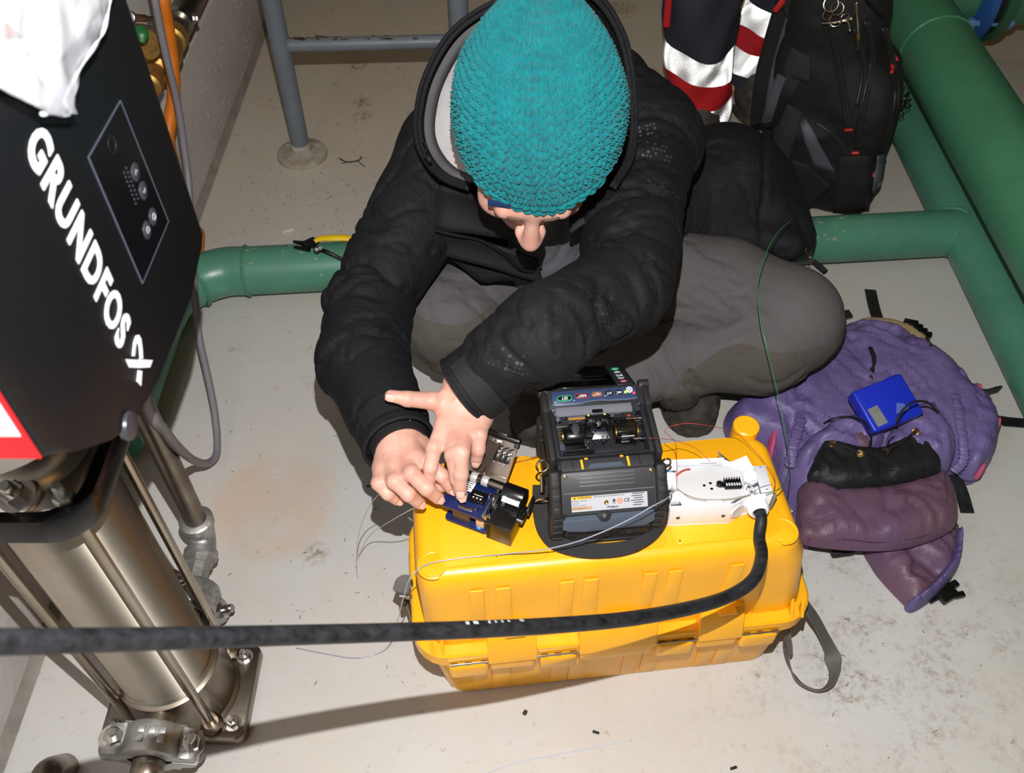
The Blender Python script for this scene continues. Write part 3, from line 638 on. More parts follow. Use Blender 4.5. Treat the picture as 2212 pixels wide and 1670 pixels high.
# ramps over the hinges, hinge leaves with slots, pin
for u0, u1 in ((1052, 1153), (1242, 1405), (1495, 1588)):
    x0, x1 = hx(u0), hx(u1); b = MB(); b.prism([(.01, .163), (-.0265, .163), (-.0265, .172), (-.0195, .193), (-.012, .213), (-.006, .219), (.01, .219)], x1-x0, M4((0, 1, 0), (0, 0, 1), (1, 0, 0), (x0, 0, 0)), bev=.0012, both=True); b.build('hinge_ramp', yel, lid)
    b = MB(); b.box(((x0+x1)/2, -.0135, .146), (x1-x0-.003, .018, .028), bev=.005, seg=3); b.build('hinge_leaf', yel, case)
    b = MB(); xm = (x0+x1)/2; b.box((xm+.004, -.012, .2195), ((x1-x0)*.4, .012, .003)); b.build('ramp_notch', yel, lid)
slot = mat('hinge_slot_dark', (96, 58, 14), .7)
for u0, u1 in ((969, 1053), (1159, 1240), (1409, 1491), (1592, 1674)):
    x0, x1 = hx(u0), hx(u1); w = x1-x0
    b = MB(); b.box(((x0+x1)/2, -.0145, .141), (w-.001, .021, .036), bev=.006, seg=3); lf = b.build('hinge_leaf', yel, case)
    b = MB(); b.prism([(.0, .152), (-.0185, .152), (-.0185, .17), (-.008, .176), (.0, .176)], w, M4((0, 1, 0), (0, 0, 1), (1, 0, 0), (x0, 0, 0)), bev=.0008); b.build('hinge_knuckle', yel, lid)
    for q in (.06, .40, .80):
        MB().box((x0+w*(q+.09), -.0185, .158), (w*.17, .008, .006), bev=.0005, seg=1).build('hinge_slot', slot, lf)
b = MB(); b.cyl((hx(972), -.0215, .1605), (hx(1672), -.0215, .1605), .0016, n=10); b.build('hinge_pin', mat('bright_pin', (200, 196, 186), .2, 1), case)
rx = (.062, .092, .178, .205, .286, .315, .40, .428)
for k, x in enumerate(rx):                                         # shallow moulded stiffeners, lid and base
    s = 1 if k % 2 else -1
    MB().prism([(x, .19), (x+.026, .19), (x+.022, .315), (x+.004, .315)] if s > 0 else [(x-.002, .19), (x+.018, .19), (x+.018, .315), (x, .315)], -.0018, M4((1, 0, 0), (0, .031, 1), (0, 1, 0), (0, -.0054, 0)), bev=.0006).build('stiffener', yel, lid)
    MB().prism([(x-.004, .012), (x+.02, .012), (x+.024, .118), (x-.006, .118)], -.0018, M4((1, 0, 0), (0, -.07, 1), (0, 1, 0), (0, .0065, 0)), bev=.0006).build('stiffener', yel, case)
for x in (.004, .018, .505, .52):
    MB().prism([(.0, .179), (-.0145, .179), (-.0095, .19), (.001, .208)], .0045, M4((0, 1, 0), (0, 0, 1), (1, 0, 0), (x, 0, 0)), bev=.0012, both=True).build('lip_gusset', yel, lid)
for s, x in ((-1, -.0135), (1, .53)):                              # strap eyes at both ends
    MB().tube([(x+s*.004, .1+.012*math.cos(a), .165+.014*math.sin(a)) for a in np.linspace(0, 6.283, 20)[:-1]], .0022, 8, closed=True).build('strap_eye', mat('steel_ring', (190, 186, 178), .25, 1), case)
web = mat('grey_webbing', (104, 101, 98), .85, bump=.5, bs=900, var=.12, vs=200)
b = MB(); wp = lambda u, v, z: CMi @ at(u, v, z=z)
b.ribbon([(.536, .10, .155), wp(1738, 1300, .12), wp(1768, 1350, .07), wp(1795, 1410, .025), wp(1803, 1450, .02), wp(1790, 1482, .022), wp(1762, 1490, .024), wp(1728, 1474, .024), wp(1706, 1440, .03), wp(1698, 1402, .045), wp(1702, 1378, .07), (.53, .12, .10)],
         [(.25, .9, -.25), (.3, 1, 0), (.5, .85, 0), (.55, .5, .65), (.25, -.2, .95), (.0, -.5, .87), (-.3, -.6, .75), (-.1, -.55, .83), (0, -.4, .9), (0, .3, .95)], .026, .0016, 10)
b.build('shoulder_strap', web, case)
b = MB(); b.ribbon([(-.02, .10, .17), wp(872, 1262, .17), wp(866, 1290, .16), wp(880, 1300, .13), (-.012, .03, .11)], [(.1, 1, .5), (.0, .9, .6), (0, .8, -.6), (.1, .7, -.7)], .026, .0016, 8); b.build('strap_end', web, case)
b = MB(); b.tube([wp(863, 1287, .185), wp(884, 1290, .185)], .0022, 8); b.tube([wp(884, 1290, .185)+Vector((.0045*math.cos(a), 0, .0055*math.sin(a))) for a in np.linspace(0, 6.283, 16)[:-1]], .0012, 6, closed=True); b.build('strap_clip', MATS['steel_ring'], case)
for x, y, z in ((.10, .033, CZ+.0012), (.335, .03, CZ+.0018)): MB().lathe([(.0012, 0), (.0008, .0004), (0, .0004)], (x, y, z), n=10).build('speck', mat('speck', (50, 30, 10), .9), lid)

# ------------------------------------------------------------------ fusion splicer on the case
SA = math.radians(5.6); SZ = CZ+.0022; SO = Vector((.1195, .6255, SZ))
spl = thing('fusion_splicer', 'dark grey fibre splicing machine open on top of the yellow case', 'machine', SO, SA)
dk = mat('splicer_grey', (34, 36, 40), .42, var=.1, vs=20, bump=.08, bs=700)
dk2 = mat('splicer_lid_grey', (50, 50, 53), .5, bump=.08, bs=800)
rub = mat('splicer_rubber', (30, 29, 29), .62, bump=.15, bs=400)
blk = mat('splicer_black', (12, 12, 13), .3); bgm = mat('splicer_blue_grey', (74, 84, 98), .45); nav = mat('key_bar_blue', (44, 58, 92), .4)
chrome = mat('chrome', (205, 205, 205), .12, 1); brass_ = mat('brass_bits', (196, 160, 92), .25, 1); alu = mat('aluminium', (150, 152, 158), .35, 1); glassy = mat('dark_lens', (20, 26, 60), .05)
wht = mat('silk_white', (225, 226, 228), .5); ygl = mat('yellow_mark', (250, 182, 20), .5)
def part(mb, name, m, p=None, smooth=35): return mb.build(name, m, p or spl, smooth)
b = MB(); b.box((0, .079, .037), (.122, .142, .062), bev=.004); b.box((0, .141, .08), (.122, .022, .06), bev=.004); b.box((0, .043, .078), (.122, .016, .054), bev=.003)
for s in (-1, 1): b.box((s*.058, .098, .086), (.007, .105, .056), bev=.003)
part(b, 'chassis', dk)
for s in (-1, 1):
    for y in (.006, .142):
        b = MB(); b.box((s*.063, y, .034), (.02, .024, .068), bev=.005, seg=3)
        for k in range(4): b.box((s*.063+.0, y-.0125, .014+k*.014), (.014, .003, .004), bev=.001)
        part(b, 'rubber_bumper', rub)
    b = MB(); b.box((s*.0655, .08, .02), (.009, .13, .03), bev=.003); b.box((s*.0655, .09, .1), (.008, .10, .036), bev=.003); part(b, 'side_bumper', rub)
# battery bay on the near face
b = MB(); b.box((0, -.001, .02), (.108, .012, .034), bev=.002); bay = part(b, 'battery', mat('battery_brown_black', (44, 40, 38), .45))
b = MB(); b.box((0, -.0085, .034), (.104, .004, .007), bev=.001); b.box((0, -.0085, .006), (.104, .004, .005), bev=.001); part(b, 'battery_rail', dk, bay)
b = MB(); b.lathe([(.0045, 0), (.0045, .002), (.0035, .003), (0, .003)], (.002, -.011, .036), (0, -1, 0), 16); part(b, 'bay_screw', mat('screw_brown', (120, 104, 92), .3, 1), bay)
b = MB(); b.lathe([(.0035, 0), (.0028, .0015), (0, .0018)], (.028, -.0085, .021), (0, -1, .3), 14, sx=1.4); part(b, 'indent', dk, bay)
b = MB(); b.prism([(-.058, .062), (.056, .066), (.056, .052), (.045, .044), (-.032, .040), (-.05, .046), (-.058, .046)], .014, M4((1, 0, 0), (0, .15, 1), (0, -1, .15), (0, -.006, -.007)), bev=.0015); part(b, 'blue_grey_panel', bgm)
# sloping rear cover with louvres and rating label; its own frame: x, s (up the slope), n
s0 = Vector((0, -.006, .064)); s1 = Vector((0, .030, .105)); sd = (s1-s0).normalized(); sn = Vector((0, -sd.z, sd.y)); sl = (s1-s0).length
CV = M4((1, 0, 0), sd, sn, s0)
b = MB(); b.prism(rrect(-.058, 0, .058, sl, .005), .012, CV @ Matrix.Translation((0, 0, -.012)), bev=.0016); cov = part(b, 'rear_cover', dk2)
b = MB(); b.lathe([(.0085, -.012), (.0085, -.001), (.007, .0), (0, 0)], CV @ Vector((-.007, -.003, 0)), sn, 24); part(b, 'cover_lug', rub, cov)
b = MB(); b.lathe([(.003, 0), (.0028, .001), (.0012, .0012), (.0012, .0004), (0, .0004)], CV @ Vector((-.007, -.004, 0)), sn, 14); part(b, 'cover_screw', alu, cov)
for k in range(4):
    MB().box((-.002, .0355+k*.0048, .0002), (.068, .0009, .0012), CV, bev=.0003).build('louvre', mat('louvre_edge', (104, 108, 114), .4), cov)
b = MB(); b.box((0, .0275, .0002), (.112, .0009, .0012), CV); part(b, 'cover_step', MATS['louvre_edge'], cov)
for x in (-.053, .053):
    b = MB(); b.lathe([(.0023, 0), (.0023, .001), (.0012, .0014), (0, .0008)], CV @ Vector((x, sl-.006, 0)), sn, 12); part(b, 'cover_screw', brass_, cov)
for s in (-1, 1):
    b = MB(); b.box((s*.0655, sl/2+.0, -.006), (.014, sl+.004, .02), CV, bev=.004, seg=3)
    for k in range(3): b.box((s*.0655, .008+k*.016, .0045), (.009, .009, .002), CV, bev=.001)
    part(b, 'cover_bumper', rub, cov)
b = MB(); b.box((0, .0135, .0004), (.094, .019, .0006), CV); lab = part(b, 'rating_label', mat('label_silver', (176, 178, 184), .45), cov)
def onlab(x, y, sx, sy, name, m, h=.0003): b = MB(); b.box((x, y, .0007+h/2), (sx, sy, h), CV); return b.build(name, m, lab, 0)
tmat = mat('label_ink', (46, 46, 52), .6); orm = mat('label_tan', (176, 142, 104), .6)
LT = lambda x, y, z=.0009: CV @ Matrix.Translation((x, y, z))
onlab(-.0345, .0212, .0245, .0036, 'warning_band', ygl)
def lt(s, size, x, y, m=tmat, bold=0, sx=1, al='LEFT', z=.001): t = text_mb(s, size, LT(x, y, z), .0001, bold, 1, al, sx=sx); return t.build('label_text', m, lab, 0)
lt('\u26a0 WARNING' if False else 'WARNING', .0036, -.0395, .0212, tmat, .0001); b = MB(); b.prism([(-.0445, .0198), (-.0413, .0198), (-.0429, .0226)], .0003, LT(0, 0, .0008)); b.build('warning_triangle', tmat, lab, 0)
lt('Read instruction manual before use', .0026, -.0195, .0215); onlab(-.0345, .0082, .0245, .0036, 'tan_band', orm)
lt('Model No.  FSM-70S', .0021, -.046, .0175); lt('Serial No.', .0021, -.046, .0145); lt('Fujikura Ltd.  TOKYO', .0018, -.046, .0118); lt('DATE  SERIAL No.', .0022, -.046, .0082)
lt('Fujikura', .0034, -.0005, .0072, mat('print_black_blue', (30, 34, 46), .5), .0001); b = MB(); b.prism([(-.004, .0062), (-.0012, .0062), (-.0006, .0088), (-.003, .0088)], .0003, LT(0, 0, .0008)); b.build('maker_emblem', mat('emblem_blue', (46, 120, 190), .5), lab, 0)
lt('CE', .0062, .0175, .0142, tmat, .0001)
b = MB(); b.lathe([(.0036, 0), (.0036, .0004), (0, .0004)], LT(.0125, .014) @ Vector((0, 0, -.0003)), sn, 24); b.build('round_mark', mat('mark_red', (226, 120, 96), .5), lab, 0)
b = MB(); b.lathe([(.0022, .0004), (.0022, .0006), (.0014, .0006), (.0014, .0004)], LT(.0125, .014) @ Vector((0, 0, -.0003)), sn, 20); b.build('round_mark_ring', mat('mark_pale', (240, 190, 170), .5), lab, 0)
b = MB(); b.box((.0055, .015, .0009), (.003, .0034, .0002), CV); b.box((.0055, .0118, .0009), (.0036, .0006, .0002), CV); b.build('bin_mark', tmat, lab, 0)
for k in range(6): onlab(.036-(k % 2)*.002, .0218-.0029*k, .015-(k % 3)*.002, .0011, 'small_print', MATS['print_grey'])
b = MB(); b.lathe([(.0028, 0), (.0028, .001), (.0018, .0016), (0, .001)], LT(-.0045, .0135) @ Vector((0, 0, -.0003)), sn, 14); part(b, 'label_screw', brass_, cov)
# shelf along the top of the cover
b = MB(); b.box((0, .037, .1055), (.114, .016, .007), bev=.0012); sh = part(b, 'heater_shelf', dk2)
for x in (-.031, .026): MB().box((x, .0365, .1093), (.0026, .014, .001)).build('yellow_mark', ygl, sh)
for x in (-.025, .019): MB().box((x, .0445, .1095), (.004, .0022, .0012)).build('yellow_stop', ygl, sh)
MB().prism([(-.024, .030), (.02, .030), (.017, .036), (-.021, .036)], .0014, Matrix.Translation((0, 0, .1085))).build('heater_tray', bgm, sh)
for x in (-.042, .04): MB().box((x, .037, .1092), (.0006, .015, .0006)).build('shelf_joint', blk, sh)
b = MB(); b.box((0, .0475, .110), (.116, .0045, .006), bev=.001); b.box((-.003, .0455, .1135), (.088, .0022, .002), bev=.0006); part(b, 'front_rail', alu if False else dk, None)
b = MB(); b.box((-.034, .0505, .112), (.036, .005, .008), bev=.0012); part(b, 'glossy_bar', blk)
b = MB(); b.box((.012, .055, .109), (.05, .009, .006), bev=.0008); b.box((.004, .061, .105), (.036, .008, .006), bev=.0008); part(b, 'inner_step', dk)
# splicing chamber
b = MB(); b.box((0, .098, .084), (.112, .088, .012)); part(b, 'chamber_floor', dk)
b = MB(); b.box((-.004, .118, .108), (.098, .012, .014), bev=.001); b.box((-.004, .1115, .1135), (.096, .003, .003), bev=.0005); bw = part(b, 'chamber_back', mat('chamber_grey', (112, 114, 122), .42))
for x in (-.043, .035): 
    MB().box((x, .1115, .1105), (.010, .002, .007), bev=.0006).build('screw_plate', dk, bw)
    b = MB(); b.lathe([(.0022, 0), (.0022, .0012), (.001, .0016), (.001, .0008), (0, .0008)], (x, .1105, .1105), (0, -1, .4), 14); b.build('chamber_screw', chrome, bw)
b = MB(); b.box((-.031, .1135, .101), (.03, .012, .008), bev=.001); b.box((-.024, .1075, .1), (.05, .003, .006), bev=.0006); part(b, 'left_ledge', dk)
b = MB(); b.box((-.026, .1108, .1056), (.022, .0022, .001)); part(b, 'amber_strip', mat('amber', (176, 120, 40), .4))
b = MB(); b.box((.035, .1145, .102), (.028, .012, .01), bev=.0015); b.cyl((.022, .1145, .107), (.05, .1145, .107), .005, n=16, bev=.001); part(b, 'right_ledge', dk)
b = MB(); b.cyl((.036, .106, .104), (.058, .106, .104), .0024, n=14); b.lathe([(.0034, 0), (.0034, .004)], (.046, .106, .104), (1, 0, 0), 14); part(b, 'right_electrode_screw', chrome)
b = MB(); b.cyl((-.06, .1015, .103), (-.042, .1015, .103), .0024, n=14); b.lathe([(.0034, 0), (.0034, .003)], (-.054, .1015, .103), (1, 0, 0), 14); part(b, 'left_electrode_screw', chrome)
b = MB(); b.box((.04, .1085, .1075), (.004, .002, .002), bev=.0005); part(b, 'red_dot', mat('red_bit', (200, 60, 40), .4))
b = MB(); b.box((0, .112, .103), (.032, .016, .018), bev=.0015); b.box((0, .1135, .1125), (.014, .006, .007), bev=.001); b.box((-.0135, .104, .1), (.006, .014, .012), bev=.001); b.box((.0135, .104, .1), (.006, .014, .012), bev=.001); vg = part(b, 'groove_block', blk)
for x in (-.0115, .0095):
    b = MB(); b.lathe([(.0027, 0), (.0027, .002), (.0014, .0026), (.0014, .0016), (0, .0016)], (x, .111, .112), (0, -.3, 1), 14); part(b, 'block_screw', brass_, vg)
b = MB(); b.box((-.0085, .103, .1065), (.009, .003, .006), bev=.0006); b.box((.0085, .103, .1065), (.009, .003, .006), bev=.0006); part(b, 'clamp_arm', alu, vg)
b = MB(); b.lathe([(.005, 0), (.0046, .004), (.003, .006), (0, .0062)], (0, .101, .1045), (0, -.5, .9), 20); part(b, 'microscope_lens', chrome, vg)
b = MB(); b.prism([(-.012, 0), (.012, 0), (.008, .011), (-.008, .011)], .012, M4((1, 0, 0), (0, .8, .4), (0, -.4, .8), (0, .082, .094)), bev=.001); mr = part(b, 'mirror_mount', alu)
for s in (-1, 1):
    b = MB(); b.lathe([(.0028, 0), (.0024, .001), (0, .0014)], (s*.0058, .086, .1062), (0, -.4, .9), 16); part(b, 'lens', glassy, mr)
rg = random.Random(5); b = MB()
for k in range(14): b.box((rg.uniform(-.008, .008), rg.uniform(.073, .082), rg.uniform(.1, .106)), (rg.uniform(.001, .003), rg.uniform(.001, .003), .003), bev=.0003, seg=1, rot=(rg.uniform(0, 1), rg.uniform(0, 1), rg.uniform(0, 3)))
o = part(b, 'groove_parts', chrome, mr); o['kind'] = 'stuff'
for s, shiny in ((-1, False), (1, True)):                         # fibre holders left and right
    x = s*.0345 if s < 0 else .0325; y = .087
    b = MB(); b.box((x, y, .098), (.026, .026, .016), bev=.0015); fh = part(b, 'fibre_holder', blk)
    b = MB()
    if shiny: b.box((x, y+.004, .1085), (.026, .018, .006), bev=.001); b.box((x, y-.0065, .1075), (.024, .006, .007), bev=.001)
    else: b.lathe([(.0105, -.012), (.0115, -.01), (.0115, .01), (.0105, .012)], (x+.003, y-.001, .1015), (1, 0, 0), 24)
    part(b, 'holder_lid', blk, fh)
    if shiny:
        b = MB(); b.box((x, y-.0035, .1115), (.023, .0055, .0008)); part(b, 'bright_plate', chrome, fh)
        for q in (-.008, .006):
            b = MB(); b.lathe([(.0013, 0), (.0010, .001), (0, .001)], (x+q, y+.010, .1114), n=10); part(b, 'rivet', chrome, fh)
        b = MB(); b.box((x, y-.0115, .1065), (.015, .005, .004), bev=.001); b.cyl((x-.008, y-.0125, .109), (x+.008, y-.0125, .109), .0016, n=10); part(b, 'lid_latch', alu, fh)
    else:
        b = MB(); b.lathe([(.0085, 0), (.008, .001), (.006, .0016), (0, .0016)], (x+.003, y+.002, .1128), (0, -.15, 1), 24, sx=1, sy=.6); part(b, 'oval_boss', dk2, fh)
        b = MB(); b.cyl((x+.015, y-.004, .1035), (x+.023, y-.004, .1035), .0012, n=8); part(b, 'guide_pin', chrome, fh)
        b = MB()
        for k in range(4): b.box((x-.0155, y-.009+k*.005, .1035), (.012, .0024, .0014), bev=.0004, seg=1)
        o = part(b, 'spring_fingers', brass_, fh)
    for q in (-1, 1):
        b = MB(); b.lathe([(.0125, 0), (.0125, .0018), (.009, .0018), (.009, 0)] if shiny else [(.0112, 0), (.0112, .0016), (.008, .0016), (.008, 0)], (x+q*.0138-.0008, y, .101), (1, 0, 0), 24); part(b, 'hinge_cheek', brass_, fh)
b = MB(); b.cyl((.048, .078, .098), (.048, .098, .098), .008, n=18, bev=.002); part(b, 'wind_cover_roller', dk)
for x, y in ((-.053, .098), (-.053, .078), (.052, .083), (.054, .12), (-.056, .118)):
    b = MB(); b.lathe([(.0019, 0), (.0019, .001), (.0008, .0014), (0, .0008)], (x, y, .1145 if abs(x) > .0535 else .0905), n=12); b.cyl((x, y, .088), (x, y, .0906), .003, n=12); part(b, 'deck_screw', chrome)
b = MB(); b.box((-.05, .088, .094), (.008, .04, .012), bev=.001); b.box((.052, .1, .094), (.008, .03, .012), bev=.001); part(b, 'side_guide', mat('dusky_blue_grey', (58, 64, 76), .45))
b = MB(); rg = random.Random(17)
for k in range(46):
    x, y = rg.uniform(-.052, .052), rg.uniform(.068, .12)
    if abs(x) < .016 and y > .095: continue
    b.box((x, y, rg.uniform(.094, .108)), (rg.uniform(.003, .012), rg.uniform(.0012, .003), rg.uniform(.002, .005)), bev=.0005, seg=1, rot=(rg.uniform(-.3, .3), 0, rg.choice((0, 0, 1.57, .3))))
o = part(b, 'bright_fittings', alu); o['kind'] = 'stuff'
# key bar
k0 = Vector((0, .126, .116)); kd = Vector((0, .92, .30)).normalized(); kn = Vector((0, -kd.z, kd.y)); KB = M4((1, 0, 0), kd, kn, k0)
b = MB(); b.prism(rrect(-.061, -.014, .061, .0215, .003), .012, KB @ Matrix.Translation((0, 0, -.0125)), bev=.0015); part(b, 'key_bar', dk)
kb = [(-.0555, .0025), (-.053, .0005), (-.022, .0005), (-.010, .0030), (.006, .0036), (.022, .0022), (.05, .0022), (.0535, .0045), (.0535, .0195), (-.0555, .0195)]
b = MB(); b.prism(kb, .0012, KB @ Matrix.Translation((0, 0, -.0006)), bev=.0006); kf = part(b, 'key_panel', nav)
b = MB(); b.tube([(x, y-.0002, .0006) for x, y in kb[:8]], .0005, 6, 4, M=KB); part(b, 'panel_rim', mat('rim_light', (150, 170, 200), .25, .6), kf)
grn = mat('key_green', (30, 170, 110), .4); redk = mat('key_red', (150, 32, 44), .4); org = mat('key_orange', (206, 96, 40), .4)
def key(txt, x, w, h, ring, y=.0105, ts=.0042):
    pl_ = [(x+(w/2-h/2)*sx_+h/2*math.cos(a), y+h/2*math.sin(a)) for sx_, a0 in ((1, -math.pi/2), (-1, math.pi/2)) for a in np.linspace(a0, a0+math.pi, 12)]
    b = MB(); b.prism(pl_, .001, KB @ Matrix.Translation((0, 0, .0006)), bev=.0003); k = b.build('key', ring, kf)
    q = [(x+(px-x)*(1-.0022/w), y+(py-y)*(1-.0022/h)) for px, py in pl_]
    b = MB(); b.prism(q, .0004, KB @ Matrix.Translation((0, 0, .0015))); b.build('key_face', blk, k)
    text_mb(txt, ts, KB @ Matrix.Translation((x, y, .002)) @ Matrix.Rotation(math.pi, 4, 'Z'), .0001, .00006, 1, 'CENTER').build('key_lettering', wht, k, 0)
key('SET', -.0395, .0195, .0078, grn, .0092, .0054); key('RESET', -.0165, .0175, .0064, redk, .0108, .0042); key('HEAT', .0025, .013, .0058, org, .0118, .0036); key('X/Y', .0185, .0105, .0066, blk, .0118, .0042); key('ABC', .0312, .009, .0066, blk, .0118, .0036)
b = MB(); b.lathe([(.0042, 0), (.0042, .0008), (0, .0008)], KB @ Vector((.045, .0145, .0006)), kn, 24); pk = b.build('key', wht, kf)
b = MB(); b.tube([KB @ Vector((.045+.0022*math.cos(a), .0145+.0022*math.sin(a), .0016)) for a in np.linspace(-1.1, 4.2, 16)], .0005, 5); b.tube([KB @ Vector((.045, .0145+q, .0016)) for q in (-.0034, -.001)], .0005, 5); b.build('power_symbol', mat('symbol_grey', (70, 72, 80), .5), pk)
for x, y, c, nm in ((.0396, .0118, (150, 240, 40), 'green_lamp'), (.0505, .0098, (255, 50, 70), 'red_lamp')):
    b = MB(); b.lathe([(.0018, 0), (.0018, .0008), (.001, .0014), (0, .0015)], KB @ Vector((x, y, .0006)), kn, 16); b.build(nm, mat(nm, c, .3, emit=1.0), kf)
for x, y in ((-.0515, .005), (-.0275, .0055), (.0125, .0085)):
    b = MB(); b.lathe([(.0007, 0), (.0006, .0006), (0, .0006)], KB @ Vector((x, y, .0006)), kn, 10); b.build('panel_pin', wht, kf)
for s in (-1, 1):
    b = MB(); b.cyl((s*.0585, .1495, .117), (s*.072, .1495, .117), .0075, n=24, bev=.0015); part(b, 'hinge_barrel', rub)
    b = MB(); b.box((s*.0655, .132, .112), (.009, .04, .022), bev=.003); part(b, 'hinge_arm', rub)
b = MB(); b.box((-.045, .1515, .119), (.014, .006, .006), bev=.001); part(b, 'hinge_cover', dk)
# screen turned down towards the operator
m0 = Vector((0, .154, .113)); md = Vector((0, .85, -.53)).normalized(); mn = Vector((0, -md.z, md.y)); MN = M4((1, 0, 0), md, mn, m0)
b = MB(); b.prism(rrect(-.058, 0, .058, .104, .005), .014, MN @ Matrix.Translation((0, 0, -.014)), bev=.002); scr = part(b, 'monitor', dk)
b = MB(); b.box((-.0085, .053, .0002), (.083, .092, .001), MN, bev=.0003); part(b, 'screen_glass', mat('screen_glass', (6, 6, 9), .08, coat=.5), scr)
for y in (.036, .052): MB().box((-.006, y, .0008), (.062, .006, .0002), MN).build('screen_line', mat('screen_faint', (22, 22, 27), .25), scr)
b = MB(); b.box((.0445, .052, .0003), (.0205, .094, .001), MN, bev=.0003); ks = part(b, 'side_keys', mat('side_key_grey', (40, 44, 52), .42), scr)
SKM = lambda x, y: MN @ Matrix.Translation((x, y, .001)) @ Matrix.Rotation(math.pi, 4, 'Z')
for y, ring in ((.078, grn), (.018, redk)):
    b = MB(); b.tube([(.0445+.0058*math.cos(a), y+.0044*math.sin(a), .001) for a in np.linspace(0, 6.283, 24)[:-1]], .0005, 5, closed=True, M=MN); kk = b.build('key_ring', ring, ks)
    b = MB(); b.box((.0445, y, .001), (.006, .0016, .0004), MN); b.build('key_symbol', wht, kk)
b = MB(); b.box((.0445, .061, .001), (.009, .0012, .0004), MN); b.prism([(.0415, .0635), (.0475, .0635), (.0445, .0665)], .0004, MN @ Matrix.Translation((0, 0, .0008))); b.build('eject_symbol', wht, ks)
b = MB(); b.box((.0445, .047, .001), (.0085, .009, .0004), MN); bb = b.build('menu_symbol', wht, ks); b = MB(); b.box((.044, .0475, .0013), (.005, .004, .0003), MN); b.build('menu_lines', MATS['side_key_grey'], bb)
b = MB(); b.tube([(.0405, .0345, .001), (.0425, .0315, .001), (.0465, .0315, .001), (.0485, .0345, .001)], .0007, 5, M=MN); b.build('down_arrow', wht, ks)
# carrying strap: clip, ring and webbing
b = MB(); ring = [(-.0775+.0075*math.cos(a), .050, .094+.012*math.sin(a)) for a in np.linspace(0, 6.283, 22)[:-1]]; b.tube(ring, .0014, 8, closed=True)
b.tube([(-.078, .046, .080+0), (-.078, .04, .072), (-.0785, .034, .062)], .003, 10); b.tube([(-.0785+.0095*math.cos(a), .028-.003*math.sin(a), .052+.0075*math.sin(a)) for a in np.linspace(0, 6.283, 22)[:-1]], .0015, 8, closed=True); clip = part(b, 'strap_hook', brass_ if False else mat('hook_steel', (196, 184, 164), .2, 1))
SM = Matrix.Translation(SO) @ Matrix.Rotation(SA, 4, 'Z'); SMi = SM.inverted(); sp = lambda u, v, z: SMi @ at(u, v, z=z)
wb = mat('black_webbing', (34, 33, 34), .8, bump=.5, bs=1100)
pts = [sp(1167, 1048, .395), sp(1166, 1075, .382), sp(1168, 1110, .366), sp(1178, 1147, .356), sp(1202, 1173, .354), sp(1250, 1187, .355), sp(1305, 1189, .355), sp(1360, 1181, .356), sp(1400, 1163, .358), sp(1425, 1139, .362), sp(1434, 1105, .38), (.077, .02, .06)]
b = MB(); b.ribbon(pts, [(1, 0, 0), (1, 0, .05), (.95, .1, .1), (.6, .75, .1), (.1, .95, .25), (0, .95, .3), (-.15, .9, .4), (-.3, .8, .5), (-.6, .5, .6), (-.3, .4, .85), (0, .3, .95)], [.019, .019, .019, .019, .019, .019, .018, .015, .012, .012, .012], .0018, 10); part(b, 'carrying_strap', wb)
b = MB(); b.tube([(.0775+.006*math.cos(a), .045, .086+.009*math.sin(a)) for a in np.linspace(0, 6.283, 20)[:-1]], .0014, 8, closed=True); part(b, 'strap_ring', MATS['hook_steel'])
from mathutils.bvhtree import BVHTree
# ------------------------------------------------------------------ fibre cleaver
KA = math.radians(-23.5); KO = Vector((-.0915, .652, CZ+.0022))
clv = thing('fibre_cleaver', 'small blue and black fibre cleaver with its steel lid open under the fingers', 'tool', KO, KA)
blu = mat('anodised_blue', (26, 40, 96), .35, .35, var=.1, vs=30); brz = mat('grey_brown_side', (84, 72, 62), .5, .2)
b = MB(); b.prism(rrect(0, 0, .062, .05, .004), .007, Matrix.Translation((0, 0, .0285)), bev=.0012, both=True); tp = b.build('top_plate', blu, clv)
b = MB(); b.prism(rrect(.004, 0, .064, .05, .004), .0055, bev=.001, both=True); b.build('foot_plate', blu, clv)
MB().box((.0265, .026, .017), (.024, .044, .026), bev=.001).build('web', brz, clv)
MB().box((.032, .041, .017), (.052, .014, .026), bev=.001).build('rear_web', blu, clv)
MB().box((.0535, .009, .0175), (.011, .012, .02), bev=.0006).build('slider_block', mat('block_pinkish', (214, 188, 168), .4, .3), clv)
b = MB(); b.lathe([(.0034, 0), (.0034, .0005), (0, .0005)], (.052, .0042, .0055), n=22); mk2 = b.build('blue_mark', mat('cyan_mark', (30, 150, 226), .4), clv)
b = MB(); b.box((.052, .0042, .0062), (.0009, .0032, .0003)); b.build('mark_sign', white_p, mk2)
b = MB(); b.prism([(.0255+.0025*math.cos(a), .006+.0025*math.sin(a)) for a in np.linspace(math.pi/2, 3*math.pi/2, 10)]+[(.0405+.0025*math.cos(a), .006+.0025*math.sin(a)) for a in np.linspace(-math.pi/2, math.pi/2, 10)], .0012, Matrix.Translation((0, 0, .0352)), bev=.0003); pp = b.build('pin_plate', mat('pin_plate_steel', (170, 160, 150), .35, 1), clv)
b = MB(); b.lathe([(.0014, 0), (.0012, .0006), (0, .0006)], (.033, .006, .0364), n=10); b.build('plate_screw', chrome, pp)
MB().box((.041, .026, .0375), (.022, .018, .006), bev=.001).build('fibre_bed', blk, clv)
b = MB()
for k in range(3): b.box((.0365+k*.005, .0225, .0409), (.0018, .0018, .0003))
b.box((.0415, .027, .0409), (.012, .0007, .0003)); b.build('bed_marks', white_p, clv)
b = MB(); b.box((.0595, .018, .0385), (.0035, .034, .008), bev=.0006); b.box((.0645, .03, .037), (.005, .02, .012), bev=.001); b.build('anvil_rail', alu, clv)
